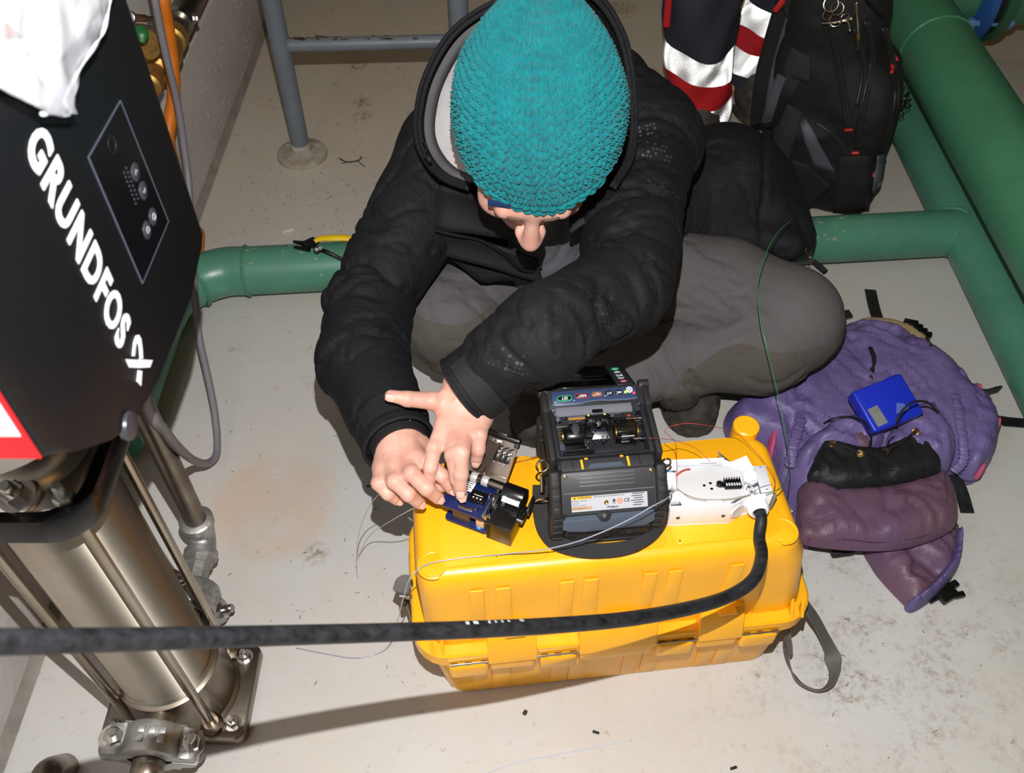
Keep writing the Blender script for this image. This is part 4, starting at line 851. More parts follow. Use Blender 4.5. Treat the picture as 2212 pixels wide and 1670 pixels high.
b = MB(); b.lathe([(.011, -.001), (.011, .001), (.0098, .0012)], (.0615, .034, .033), (1, 0, 0), 32); b.build('blade_wheel', chrome, clv)
for x, y in ((.054, .034), (.047, .008), (.0655, .006), (.067, .022), (.0625, .004), (.0615, .0455)):
    b = MB(); b.lathe([(.0026, -.008), (.0026, 0), (.002, .0008), (0, .0004)], (x, y, .0405), n=14); b.build('adjuster_screw', chrome, clv)
b = MB(); b.box((.082, .012, .0185), (.034, .03, .037), bev=.001); b.box((.0685, .011, .0175), (.007, .028, .033), bev=.001); col_ = b.build('fibre_bin', mat('bin_black', (22, 20, 19), .3), clv)
MB().box((.0985, -.0032, .018), (.0006, .0004, .034)).build('bin_seam', mat('seam', (60, 50, 44), .5), col_)
b = MB(); b.cyl((.068, .046, .0395), (.098, .046, .0395), .0135, n=30, bev=.0012); b.box((.083, .03, .034), (.03, .02, .012), bev=.0015); dr = b.build('collector_drum', blk, clv)
DM = Matrix.Translation((.0835, .0352, .0462)) @ Matrix.Rotation(math.radians(38), 4, 'X')
b = MB(); b.box((0, 0, .0008), (.0235, .0125, .0005), DM); dl = b.build('drum_label', white_p, dr)
b = MB(); b.lathe([(.0026, 0), (.0026, .0002), (0, .0002)], DM @ Vector((-.0085, .0035, .00105)), DM.to_3x3() @ Vector((0, 0, 1)), 18); b.build('label_mark', MATS['cyan_mark'], dl)
for s, y in (('Close the lid', -.002), ('before use', -.0045)): text_mb(s, .0026, DM @ Matrix.Translation((-.0095, y, .0012)), .0001).build('label_text', tmat, dl, 0)
b = MB()
for r_ in range(2):
    for k in range(6): b.box((-.003+k*.0022, .0042-r_*.0033, .0012), (.0015, .0018, .0002), DM)
b.build('label_glyphs', tmat, dl, 0)
b = MB(); b.box((.1035, .026, .035), (.008, .022, .011), bev=.0012); b.box((.109, .038, .043), (.0035, .022, .016), bev=.001, rot=(.2, 0, 0)); b.build('bin_latch', blk, clv)
b = MB(); b.cyl((.1, .015, .0385), (.108, .015, .0385), .0025, n=12); b.cyl((.0755, .0285, .0415), (.0765, .0245, .0435), .0025, n=12); b.build('latch_pin', alu, clv)
b = MB(); b.cyl((.004, .0505, .0415), (.068, .0505, .0415), .0062, n=22); b.build('hinge_shaft', mat('gun_steel', (120, 112, 106), .28, 1), clv)
for x in (.021, .0365):
    b = MB(); b.cyl((x, .0505, .0415), (x+.009, .0505, .0415), .0072, n=24, bev=.0005); b.build('hinge_knuckle', mat('pale_knuckle', (206, 204, 204), .4, .4), clv)
LMx = M4((1, 0, 0), Vector((0, .80, .60)).normalized(), Vector((0, -.60, .80)).normalized(), (0, .054, .045))
b = MB(); b.prism(rrect(.012, 0, .067, .060, .003), -.004, LMx, bev=.0006); ldp = b.build('open_lid', mat('lid_steel', (128, 116, 106), .25, 1, var=.1, vs=40), clv)
b = MB(); b.box((.04, .057, .002), (.06, .008, .010), LMx, bev=.003, seg=3); b.box((.0405, .0595, .0075), (.02, .003, .002), LMx, bev=.0005); b.build('lid_grip', blk, ldp)
b = MB(); b.box((.066, .053, .001), (.006, .011, .009), LMx, bev=.001); b.build('lid_tab', rub, ldp)
b = MB(); b.box((.034, .0485, .0012), (.022, .006, .0026), LMx, bev=.0006); b.build('clamp_plate', steel_d, ldp)
for x, y in ((.027, .0505), (.037, .049), (.0455, .0415), (.022, .048), (.043, .047)):
    b = MB(); b.lathe([(.0018, 0), (.0018, .0014), (.0009, .002), (0, .0014)], LMx @ Vector((x, y, .001)), LMx.to_3x3() @ Vector((0, 0, 1)), 12); b.build('lid_screw', chrome, ldp)
for k, x in enumerate((.045, .0525, .0595)):
    b = MB(); b.box((x, .030, .003), (.0055, .0105, .006), LMx, bev=.0008); pdn = b.build('clamp_pad', blk, ldp)
    b = MB(); b.box((x+.001, .0375, .004), (.0045, .004, .005), LMx, bev=.0006); b.tube([LMx @ Vector(q) for q in ((x-.003, .038, .004), (x, .043, .006), (x+.004, .0455, .004))], .0008, 6); b.box((x-.0022, .0225, .002), (.0022, .003, .003), LMx, bev=.0004); b.build('clamp_spring', chrome, pdn)
b = MB(); b.tube([LMx @ Vector(q) for q in ((.034, -.004, .004), (.035, .006, .003), (.0355, .014, .0035))], .0008, 6); b.lathe([(.0018, 0), (.0018, .001), (0, .0012)], LMx @ Vector((.0348, .0035, .001)), LMx.to_3x3() @ Vector((0, 0, 1)), 10); b.build('lid_spring', chrome, ldp)
MB().box((.055, .007, .0008), (.022, .0016, .0012), LMx, bev=.0003).build('lid_rib', steel_d, ldp)
b = MB(); b.box((.0195, .0375, .0365), (.02, .014, .0006)); sl_ = b.build('plate_label', white_p, clv)
b = MB()
for k in range(4): b.box((.0195, .0425-k*.0032, .037), (.015-(k % 2)*.003, .0012, .0003))
o = b.build('label_lines', tmat, sl_, 0)
# ------------------------------------------------------------------ white fibre termination box
whp = mat('white_plastic', (240, 242, 248), .35); wht_in = mat('white_tray', (206, 206, 208), .45)
WA = math.radians(3.0); WO = Vector((.2005, .6405, CZ+.0022))
tb = thing('fibre_box', 'opened white fibre termination box on the right end of the yellow case', 'box', WO, WA); tb.scale = (.955, .80, .97)
ww, wd = .136, .088
ol = [(0, 0), (.083, 0), (.098, .010), (.115, .016), (.139, .018), (.139, .072), (.113, .072), (.094, .082), (.0835, .088), (0, .088)]
b = MB(); b.prism(ol, .006, bev=.0008); b.build('base', whp, tb)
b = MB()
def wallseg(a, c, h, th=.0022, z0=.004): 
    a, c = Vector((a[0], a[1], 0)), Vector((c[0], c[1], 0)); d_ = (c-a); n_ = Vector((-d_.y, d_.x, 0)).normalized(); m_ = (a+c)/2+n_*th/2
    b.box((m_.x, m_.y, z0+h/2), (d_.length+th*.5, th, h), rot=(0, 0, math.atan2(d_.y, d_.x)), bev=.0006)
wallseg(ol[0], ol[1], .042); wallseg(ol[1], ol[2], .040); b.build('front_wall', whp, tb)
b = MB(); wallseg(ol[2], ol[3], .040); wallseg(ol[3], ol[4], .040); wallseg(ol[4], ol[5], .042); b.build('gland_wall', whp, tb)
b = MB(); wallseg(ol[5], ol[6], .042); wallseg(ol[6], ol[7], .042); wallseg(ol[7], ol[8], .042); wallseg(ol[8], ol[9], .046); b.build('back_wall', whp, tb)
b = MB(); wallseg(ol[9], ol[0], .030); b.build('left_wall', whp, tb)
b = MB(); b.prism([(.016, .010), (.03, .004), (.075, .004), (.093, .018), (.106, .02), (.106, .066), (.09, .076), (.066, .084), (.02, .082), (.012, .064), (.008, .04)], .0022, Matrix.Translation((0, 0, .036)), bev=.0006); try_ = b.build('splice_tray', wht_in, tb)
b = MB(); b.box((.0065, .02, .040), (.014, .016, .010), bev=.001); b.box((.007, .052, .0425), (.012, .03, .007), bev=.001); b.box((.009, .0785, .044), (.018, .014, .004), bev=.001); b.build('cable_clip', whp, tb)
b = MB(); b.box((.0045, .068, .038), (.012, .01, .008)); b.build('blue_plug', mat('light_blue', (86, 164, 206), .4), tb)
b = MB(); b.box((.1305, .045, .046), (.016, .052, .003), bev=.001); b.build('side_bar', mat('side_bar_grey', (200, 202, 210), .4), tb)
for y in (.024, .068): MB().box((.131, y, .0478), (.003, .0012, .0006)).build('bar_slot', mat('dark_slot', (90, 92, 98), .6), tb)
for x, y in ((.0515, .044), (.0605, .048), (.0605, .037)):
    b = MB(); b.lathe([(.0021, 0), (.0021, .0006), (.0010, .0006), (.0010, -.0002), (0, -.0002)], (x, y, .0382), n=16); b.build('tray_screw' if x > .055 else 'tray_hole', mat('tray_metal', (104, 106, 112), .3, 1), try_)
# splice comb
b = MB(); b.box((.089, .0425, .0402), (.0225, .017, .004), bev=.0005); b.lathe([(.0042, 0), (.0042, .006), (.002, .006), (.002, .002), (0, .002)], (.0715, .0435, .0382), n=18); b.box((.0755, .0425, .040), (.008, .008, .003)); cmb = b.build('splice_comb', blk, try_)
for k in range(7):
    x = .0785+k*.0035
    MB().box((x, .0425, .0436), (.0008, .019, .005)).build('comb_tooth', blk, cmb)
for k in range(6):
    MB().box((.0803+k*.0035, .0405, .0426), (.0024, .005, .001)).build('comb_number', white_p, cmb)
for x, y, w_ in ((.062, .0845, .022), (.058, .006, .02)): MB().box((x, y, .047 if y > .05 else .0445), (w_, .006, .0016), bev=.0004).build('tray_catch', whp, tb)
b = MB(); b.box((.104, .03, .0405), (.003, .018, .004), bev=.0006); b.box((.1055, .038, .0405), (.006, .003, .004), bev=.0006); b.box((.108, .022, .0405), (.006, .003, .004), bev=.0006); b.build('fibre_guide', whp, tb)
# hex nuts and gland, blanked entry
b = MB(); b.lathe([(.0125, 0), (.0125, .008), (.0115, .009), (.0085, .009)], (.117, .056, .034), (.05, -.25, 1), 6); b.lathe([(.0088, .007), (.0088, .011), (.008, .0125), (0, .0125)], (.117, .056, .034), (.05, -.25, 1), 28); b.build('hex_nut', whp, tb)
gx = Vector((.1205, .0165, .0235)); ga = Vector((.0, -1, .12)).normalized()
b = MB(); b.lathe([(.015, -.003), (.0155, 0), (.0155, .008), (.0145, .0095)], gx+Vector((0, .003, 0)), ga, 6); b.lathe([(.0145, .008), (.0148, .011), (.0142, .0145), (.0122, .0185), (.0098, .0195), (.0098, .010)], gx, ga, 36); b.build('cable_gland', whp, tb)
b = MB(); b.lathe([(.0118, -.002), (.012, .001), (.0105, .0025), (.0085, .002), (0, .002)], (.0915, .0042, .0245), (.55, -.83, .1), 32); ke = b.build('blank_entry', wht_in, tb)
for x in (.012, .073):
    b = MB(); b.lathe([(.0028, 0), (.0026, .0008), (.0013, .001), (.0013, .0003), (0, .0003)], (x, -.0003, .0195), (0, -1, 0), 18); b.build('wall_screw', MATS['tray_metal'], tb)
gm_ = mat('clear_grey_lug', (120, 122, 124), .35)
for y, h in ((.058, .022), (.022, .034)): MB().box((.1435, y, .0035+h/2), (.006, .011 if h < .03 else .006, h), bev=.0015).build('mounting_lug', gm_, tb)
b = MB(); b.tube([(.016, .064, .040), (.022, .069, .0425), (.03, .0725, .0435), (.036, .073, .0435)], .0014, 8, 6); b.build('red_sleeve', mat('red_heatshrink', (190, 52, 36), .4), tb)
wire = mat('fibre_grey', (150, 142, 120), .3); b = MB()
b.tube([(.004, .03, .042), (.015, .035, .0415), (.028, .021, .0395), (.05, .0135, .0395), (.075, .013, .0397), (.1, .0165, .041), (.122, .026, .05), (.14, .032, .049)], .0006, 6, 8); b.tube([(.012, .04, .0425), (.02, .03, .041), (.034, .0205, .0398), (.055, .0155, .0396), (.08, .0155, .0397), (.104, .019, .041)], .0005, 6, 8); b.build('coiled_fibre', wire, tb)
b = MB(); b.tube([(.108, .024, .041), (.113, .032, .0435), (.117, .026, .042), (.111, .022, .041)], .0014, 6, 6, closed=True); b.build('fibre_tie', mat('clear_tie', (190, 192, 196), .2), tb)
# tissue behind the box
tis = mat('tissue_paper', (238, 228, 218), .9)
BT = CM @ Vector((.36, .15, CZ+.0022)); T_ = thing('paper_tissue', 'crumpled white paper tissue poking out behind the white fibre box', 'tissue', BT, world=True)
b = MB(); q = [at(1585, 1022, z=.352), at(1612, 985, z=.362), at(1633, 1024, z=.35), at(1560, 1008, z=.372), at(1555, 976, z=.41), at(1592, 1012, z=.385)]
gv = []
def sheet(corners, n, amp, seed):
    A_, B_, C_, D_ = [vec(c) for c in corners]; vs = []; 
    for i in range(n+1):
        for j in range(n+1):
            u_, v_ = i/n, j/n; p = (A_*(1-u_)+B_*u_)*(1-v_)+(D_*(1-u_)+C_*u_)*v_; vs.append(p)
    V = np.array([tuple(p) for p in vs]); nn = np.array((B_-A_).cross(D_-A_).normalized()); V += nn*(amp*fbm(V*60, 2, seed))[:, None]
    fs = [(i*(n+1)+j, (i+1)*(n+1)+j, (i+1)*(n+1)+j+1, i*(n+1)+j+1) for i in range(n) for j in range(n)]; m_ = len(V)
    V2 = V-nn*.0006; return [tuple(v) for v in V]+[tuple(v) for v in V2], fs+[tuple(k+m_ for k in f[::-1]) for f in fs]
vs, fs = sheet((at(1572, 1000, z=.36), at(1612, 984, z=.366), at(1636, 1026, z=.347), at(1590, 1030, z=.347)), 10, .0015, 2); b.add(vs, fs); b.build('flap', tis, T_, 180)
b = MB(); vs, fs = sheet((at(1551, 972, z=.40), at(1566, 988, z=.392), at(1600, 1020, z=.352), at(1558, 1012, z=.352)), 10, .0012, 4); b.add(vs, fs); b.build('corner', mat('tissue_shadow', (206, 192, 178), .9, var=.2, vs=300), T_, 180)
# ------------------------------------------------------------------ thick black cable
WM = Matrix.Translation(WO) @ Matrix.Rotation(WA, 4, 'Z') @ Matrix.Diagonal((.955, .80, .97, 1))
g0 = WM @ (gx+ga*.0145); g1 = WM @ (gx+ga*.03)
cab = mat('black_cable', (9, 10, 11), .5, var=.6, rgb2=(46, 46, 50), vs=110, bump=.3, bs=120, stretch=(.05, 1, 1), spec=.35)
cp = [g0, g1, at(1640, 1160, t=.000582), at(1645, 1200, t=.000570), at(1627, 1252, t=.000556), at(1570, 1290, t=.000545), at(1480, 1316, t=.00052), at(1350, 1338, t=.000485), at(1200, 1351, t=.00045), at(1050, 1359, t=.00042), at(850, 1366, t=.000393), at(600, 1373, t=.000355), at(300, 1381, t=.000308), at(0, 1387, t=.000268), at(-260, 1390, t=.00024)]
b = MB(); b.tube(cp, lambda t: .0072+.0008*min(1, t*3), 22, 10); cb = b.build('power_cable', cab, None, 180, centre=True)
tag(cb, 'thick black cable running from the white box gland across the foreground', 'cable')
b = MB()                                                   # worn white print on the cable
ctree = BVHTree.FromPolygons([v.co+cb.location for v in cb.data.vertices], [tuple(p.vertices) for p in cb.data.polygons])
for u, w in ((1010, 10), (1028, 14), (1057, 6), (1071, 6), (1085, 6), (1099, 6), (1127, 12)):
    h_, n_, _, _ = ctree.ray_cast(CAM, ray(u, 1346-(u-1010)*.05).normalized())
    if h_ is None: continue
    x_, y_, z_ = frame_z(n_, (1, 0, 0)); b.box((0, 0, .0002), (.0032, w*.00036, .0006), M4(x_, y_, z_, h_), bev=.0002, seg=1, rot=(0, 0, .35))
o = b.build('cable_print', mat('worn_print', (176, 180, 184), .7), cb); o.matrix_parent_inverse = Matrix.Translation(-cb.location); o['kind'] = 'stuff'
# ------------------------------------------------------------------ the crouching person
def pt(u, v, t): return np.array(at(u, v, t=t), np.float32)
skin = mat('skin', (220, 176, 157), .5, var=.35, rgb2=(202, 144, 127), vs=34, bump=.12, bs=700, sheen=.05)
def skin_mat():
    b = skin.node_tree.nodes['Principled BSDF']; b.inputs['Subsurface Weight'].default_value = .12; b.inputs['Subsurface Radius'].default_value = (.009, .004, .002); b.inputs['Subsurface Scale'].default_value = .6
skin_mat()
jack = mat('black_shell_jacket', (23, 24, 28), .72, var=.25, vs=14, bump=.25, bs=900, spec=.28); crumple(jack, 24, .010, .55)
jack2 = mat('black_jacket_trim', (16, 16, 18), .75, bump=.3, bs=1200)
trs = mat('grey_trousers', (93, 90, 91), .85, var=.12, vs=16, bump=.2, bs=900); crumple(trs, 14, .006, .35)
patch = mat('knit_knee_patch', (98, 92, 86), .95, var=.3, rgb2=(80, 75, 70), vs=500, bump=1.0, bs=520)
boot_m = mat('muddy_black_boot', (44, 42, 40), .75, var=.5, rgb2=(78, 71, 62), vs=34, bump=.6, bs=130)
fle = mat('grey_hood_lining', (92, 91, 95), .9, bump=.5, bs=800, var=.1, vs=30)
fle2 = mat('pale_fleece', (226, 222, 224), .95, bump=.6, bs=500, var=.08, vs=40)
swt = mat('grey_sweatshirt', (92, 94, 100), .9, bump=.4, bs=900, var=.1, vs=30)
per = thing('person', 'person in teal knitted hat and black jacket sitting cross-legged behind the yellow case', 'person', (.07, 1.45, 0), world=True)
# skeleton (pixel, pixel, metres per pixel) -> world
sR, eR, wR = pt(970, 330, .00076), pt(796, 655, .00071), pt(866, 925, .000606)
sL, eL, wL = pt(1380, 330, .00075), pt(1345, 622, .000625), pt(1008, 838, .000594)
neck = pt(1180, 215, .00067); chest = pt(1180, 330, .00075); belly = pt(1190, 480, .00084); pelv = pt(1190, 580, .00088)
kR, kL = pt(962, 690, .00080), pt(1700, 692, .00083); hR, hL = pt(1105, 585, .00088), pt(1290, 575, .00089)
# ---- head
hc = np.array(at(1150, 304, t=.000590)); cd = np.array(CAM)-hc; cd /= np.linalg.norm(cd); upc = np.array((0, cT*0+sT, cT)); upc = np.array((0, sT, cT)); upc -= cd*(upc@cd); upc /= np.linalg.norm(upc)
ah = math.radians(16); hu = cd*math.cos(ah)+upc*math.sin(ah); hf = -upc*math.cos(ah)+cd*math.sin(ah); hx_ = np.cross(hf, hu); hx_ /= np.linalg.norm(hx_)
tl = math.radians(-4)                                     # slight roll of the head
hu, hx_ = hu*math.cos(tl)+hx_*math.sin(tl), hx_*math.cos(tl)-hu*math.sin(tl)
HR = np.stack([hx_, hf, hu], 1)
def hp(x, y, z): return hc+HR@np.array((x, y, z))
E = lambda x, y, z, rx_, ry, rz: ell(hp(x, y, z), (rx_, ry, rz), HR)
headp = [(E(0, 0, 0, .078, .098, .088), .01), (E(0, .03, -.055, .062, .068, .075), .03), (E(0, .07, -.105, .03, .026, .022), .03), (cap(hp(0, -.02, -.06), neck, .055, .062), .03)]
headp += [(cap(hp(-.036, .089, .012), hp(.036, .089, .012), .0135), .014), (cap(hp(0, .099, .004), hp(0, .124, -.034), .0085, .0125), .008), (ell(hp(0, .119, -.038), (.0165, .011, .010), HR), .006)]
for s in (-1, 1): headp += [(E(s*.0125, .109, -.039, .0085, .010, .0075), .005), (E(s*.045, .068, -.03, .022, .02, .017), .02), (E(s*.078, -.012, -.03, .008, .020, .032), .004)]
headp += [(E(0, .094, -.07, .026, .009, .006), .005), (E(0, .093, -.079, .022, .010, .007), .005)]
hcut = [(E(s*.031, .096, -.012, .017, .012, .010), .012) for s in (-1, 1)]+[(E(s*.008, .112, -.046, .004, .007, .003), .002) for s in (-1, 1)]
hV, hF = sdf(headp, .0028, .012, hcut, relax=1)
# ---- hands: chains of (u, v, t) per finger, radii
def chain(px): return [pt(*q) for q in px]
def finger(px, rad, k0=.010):
    P = chain(px); return [((cap(P[i], P[i+1], rad[i], rad[i+1])), k0 if i == 0 else .0025) for i in range(len(P)-1)]
def hand(wrist, fore, fingers, palm, h=.00115):
    parts = [(cap(fore, wrist, .030, .026), .012)]+[(cap(pt(*a), pt(*b_), r0, r1), .016) for a, b_, r0, r1 in palm]
    for px, rad in fingers: parts += finger(px, rad)
    def disp(V):
        d = np.zeros(len(V))
        for px, rad in fingers:                            # knuckle creases
            P = chain(px)
            a_, b_ = np.array(wrist), P[0]; dd_ = b_-a_; q = V-a_; hh = np.clip((q@dd_)/(dd_@dd_), 0, 1); rr = q-hh[:, None]*dd_; vw = np.array(CAM)-b_; vw /= np.linalg.norm(vw); lat = rr-np.outer(rr@vw, vw); lr = np.linalg.norm(lat, axis=1)
            d += np.where((rr@vw > .004) & (hh > .3) & (hh < 1), .0011*np.exp(-(lr/.0026)**2)*np.sin(np.clip((hh-.3)/.7, 0, 1)*math.pi)**.5, 0)
            for i in range(0, len(P)-1):
                if i == 0:
                    d += .0012*np.exp(-(np.linalg.norm(V-P[0]-vw*rad[0], axis=1)/.008)**2); continue
                ax = (P[i+1]-P[i-1]); ax /= np.linalg.norm(ax); q = V-P[i]; s = q@ax; rr = np.linalg.norm(q-s[:, None]*ax, axis=1)
                m = (rr < rad[i]*1.5); d += np.where(m, -.00035*np.exp(-(np.abs(s)/.0010)**2)-.00022*np.exp(-((np.abs(s)-.0024)/.0008)**2)+.0005*np.exp(-(s/.006)**2), 0)
        return d
    return sdf(parts, h, .012, disp=disp, relax=1)
tw = .000600
Lf = [  # the upper hand (the person's left)
 ([(978, 873, .000596), (934, 866, .000588), (880, 862, .000582), (844, 855, .000580)], [.0155, .0118, .0098, .0075]),
 ([(962, 915, .000588), (938, 968, .000576), (930, 1010, .000577), (927, 1043, .000584)], [.0118, .0098, .0088, .0078]),
 ([(984, 918, .000586), (978, 984, .000570), (988, 1035, .000575), (997, 1070, .000582)], [.0118, .0098, .0088, .0078]),
 ([(1008, 915, .000586), (997, 978, .000566), (996, 1025, .000570), (995, 1060, .000576)], [.0118, .0098, .0088, .0078]),
 ([(1043, 905, .000588), (1036, 940, .000577), (1033, 972, .000578), (1029, 995, .000584)], [.0112, .0090, .0082, .0074])]
Lp = [((1000, 845, .000598), (962, 915, .000589), .019, .0125), ((1003, 845, .000597), (984, 918, .000587), .019, .0125), ((1008, 845, .000597), (1008, 915, .000587), .019, .0125), ((1014, 850, .000597), (1040, 903, .000589), .018, .0125), ((1000, 845, .0006), (972, 880, .000598), .018, .0155), ((985, 885, .000602), (1015, 895, .000603), .013, .013)]
LV, LF = hand(pt(1003, 828, .000597), pt(1060, 790, .000598), Lf, Lp)
Rf = [  # the lower hand (the person's right)
 ([(893, 985, .000592), (925, 1000, .000582), (955, 1028, .000583), (975, 1056, .000590)], [.0125, .0100, .0090, .0078]),
 ([(872, 1000, .000590), (888, 1022, .000576), (922, 1056, .000578), (946, 1076, .000586)], [.0125, .0102, .0092, .0080]),
 ([(848, 1008, .000592), (852, 1040, .000577), (882, 1068, .000578), (906, 1087, .000587)], [.0122, .0100, .0090, .0078]),
 ([(826, 1012, .000597), (818, 1044, .000584), (838, 1066, .000585), (858, 1080, .000592)], [.0115, .0094, .0084, .0074]),
 ([(905, 965, .000606), (930, 1015, .000606), (944, 1040, .000600), (953, 1050, .000592)], [.0150, .0118, .0100, .0085])]
Rp = [((868, 940, .000606), (893, 985, .000594), .020, .0135), ((862, 942, .000605), (872, 998, .000592), .020, .0135), ((852, 945, .000605), (848, 1005, .000594), .019, .013), ((842, 950, .000606), (828, 1008, .000599), .018, .0125), ((868, 940, .000612), (900, 968, .000608), .018, .015)]
RV, RF = hand(pt(860, 930, .000612), pt(840, 885, .000636), Rf, Rp)
# ---- torso and arms under the clothes, joined with head and hands into the one body
core = [cap(pelv, belly, .11, .10), cap(belly, chest, .10, .105), cap(chest, neck, .08, .055), cap(sR, eR, .045, .038), cap(eR, pt(788, 790, .000668), .034, .03), cap(pt(788, 790, .000668), wR, .03, .025), cap(sL, eL, .045, .038), cap(eL, pt(1180, 718, .000592), .036, .034), cap(pt(1180, 718, .000592), wL, .034, .027), cap(chest, sR, .07, .055), cap(chest, sL, .07, .055),
        cap(hR, kR, .065, .048), cap(hL, kL, .068, .05), cap(kR, pt(1200, 800, .00085), .042, .036), cap(pt(1200, 800, .00085), pt(1420, 790, .00084), .036, .035), cap(kL, pt(1475, 778, .00083), .045, .034), cap(pt(1475, 778, .00083), pt(1240, 852, .00084), .034, .030), cap(pelv, hR, .10, .07), cap(pelv, hL, .10, .07)]
bV, bF = sdf(core, .012, .03)
nl = []; V_ = []; F_ = []; o_ = 0
for V, Fq in ((bV, bF), (hV, hF), (LV, LF), (RV, RF)): V_.append(V); F_.append(Fq+o_); o_ += len(V)
body = npobj('body', np.concatenate(V_), np.concatenate(F_), skin, per)
# nails
nailm = mat('fingernail', (236, 186, 170), .22, coat=.3)
CAMv = np.array(CAM)
def nail(px, rad, name='fingernail', fac=1.0, side=0):
    P = chain(px); tip, pre = P[-1], P[-2]; ax = tip-pre; ax /= np.linalg.norm(ax); v = CAMv-tip; v /= np.linalg.norm(v); v = v-ax*(v@ax); v /= np.linalg.norm(v); sd_ = np.cross(ax, v)
    if side: v, sd_ = v*math.cos(side)+sd_*math.sin(side), sd_*math.cos(side)-v*math.sin(side)
    r = rad[-1]; vs = []; n = 7; m = 8
    for i in range(n):
        s = -.0052+i/(n-1)*.0118
        w = .0052*fac*(1-.25*abs((i-3)/3)**3)
        for j in range(m):
            a = (j/(m-1)-.5)*2; rr = r+.0006; ang = a*w/rr; dz = math.sqrt(max(rr*rr-max(0, s)**2*.55, 1e-9)); vs.append(tip+ax*s+(v*math.cos(ang)+sd_*math.sin(ang))*dz)
    vs2 = [p-v*.0011 for p in vs]; fs = [(i*m+j, i*m+j+1, (i+1)*m+j+1, (i+1)*m+j) for i in range(n-1) for j in range(m-1)]
    k = len(vs); bnd = [j for j in range(m)]+[i*m+m-1 for i in range(1, n)]+[(n-1)*m+j for j in range(m-2, -1, -1)]+[i*m for i in range(n-2, 0, -1)]
    fs += [(bnd[i], bnd[(i+1) % len(bnd)], bnd[(i+1) % len(bnd)]+k, bnd[i]+k) for i in range(len(bnd))]
    MB().add([Vector(map(float, p)) for p in vs+vs2], fs).build(name, nailm, body, 180)
for k, f in enumerate(Lf): nail(*f, side=(-.5 if k == 0 else 0), fac=1.15 if k == 0 else 1)
for f in Rf[:4]: nail(*f)
# ---- eyebrows, closed-down eyes under the brow (seen only from lower viewpoints)
for s in (-1, 1):
    b = MB(); b.tube([Vector(hp(s*.014, .104, .012)), Vector(hp(s*.03, .101, .016)), Vector(hp(s*.046, .088, .010))], [.0022, .003, .0016], 8, 5); b.build('eyebrow', mat('brow_hair', (120, 96, 76), .9, bump=1, bs=1500), per, 180)
for s in (-1, 1):
    b = MB(); b.lathe([(.0001, -.011)]+[(.0115*math.sin(a), -.0115*math.cos(a)) for a in np.linspace(.1, 3.04, 14)], Vector(hp(s*.031, .081, -.013)), Vector(HR@np.array((0, .8, -.6))), 20); e_ = b.build('eye', mat('eye_white', (235, 232, 228), .15), per, 180)
    b = MB(); b.lathe([(.0055, .0100), (.005, .0112), (.0022, .0116)], Vector(hp(s*.031, .081, -.013)), Vector(HR@np.array((0, .8, -.6))), 18); b.build('iris', mat('iris', (70, 92, 104), .15), e_)
# ---- knitted hat: pole at the back, stitched rows running down to the brim
def knit_hat():
    nu, nv, cols, rows = 560, 340, 42, 27
    pole = upc*.93+cd*.36; pole /= np.linalg.norm(pole); fr = cd-pole*(cd@pole); fr /= np.linalg.norm(fr); sdv = np.cross(fr, pole)
    c0 = np.array(at(1166, 240, t=.000578)); rad = np.array((.103, .118, .134))
    U, Vv = np.meshgrid(np.arange(nu)/nu, np.linspace(0, 1, nv), indexing='ij'); ph = U*2*math.pi
    thm = np.radians(104+36*np.exp(-(np.minimum(ph, 2*math.pi-ph)/1.15)**2)); th = Vv*thm
    n = np.stack([np.sin(th)*np.sin(ph), np.sin(th)*np.cos(ph), np.cos(th)], -1); A = np.stack([sdv, fr, pole], 1)
    lump = fbm((n.reshape(-1, 3)*2.2), 2, 3).reshape(U.shape)
    fu = U*cols+.10*Vv*rows*.35+.28*fbm(np.stack([U*14, Vv*9, 0*U], -1).reshape(-1, 3), 2, 8).reshape(U.shape); fv = Vv*rows+.25*fbm(np.stack([U*20, Vv*12, 0*U+3], -1).reshape(-1, 3), 2, 9).reshape(U.shape)
    cu = fu-np.floor(fu); leg = np.abs(cu-.5)*2                 # 0 in the middle of the wale, 1 at its edge
    vv = fv+.75*leg; sv = vv-np.floor(vv)
    yarn = np.clip(1-((leg-.5)/.52)**2, 0, 1)*np.clip(1-((sv-.5)/.55)**2, 0, 1)
    ply = .16*np.sin((sv*2+leg*2.4+fu)*2*math.pi*1.5)
    garter = np.abs(np.sin(fv*math.pi))                           # purl ridges near the brim
    hgt = yarn*(.85+ply*1.2); g = np.clip((Vv-.90)/.05, 0, 1); hgt = hgt*(1-g)+g*garter*(.6+.4*np.abs(np.sin(fu*math.pi*1.0)))
    hgt += .10*fbm(np.stack([U*190, Vv*130, 0*U], -1).reshape(-1, 3), 2, 5).reshape(U.shape)
    hgt *= np.clip(Vv/.06, .15, 1); bump = .0082*(.55+.45*np.clip(np.sin(th), .3, 1))
    r = 1+.022*lump; k = 1+0*th
    P = c0+(n*rad*r[..., None])@A.T+(n@A.T)*((hgt*bump)[..., None]); P += (A[:, 2]*(.022*np.exp(-(th/.42)**2))[..., None])
    P = P.reshape(-1, 3); I = np.arange(nu)[:, None]*nv+np.arange(nv-1)[None]; J = ((np.arange(nu)+1) % nu)[:, None]*nv+np.arange(nv-1)[None]
    Fq = np.stack([I, I+1, J+1, J], -1).reshape(-1, 4)
    return P, Fq, c0, A, rad
hm = mat('teal_wool', (18, 122, 128), .95, var=.3, rgb2=(13, 100, 108), vs=60, sheen=.15, spec=.2)
kV, kF, kc, kA, krad = knit_hat()
hat = npobj('knitted_hat', kV, kF, hm, per)
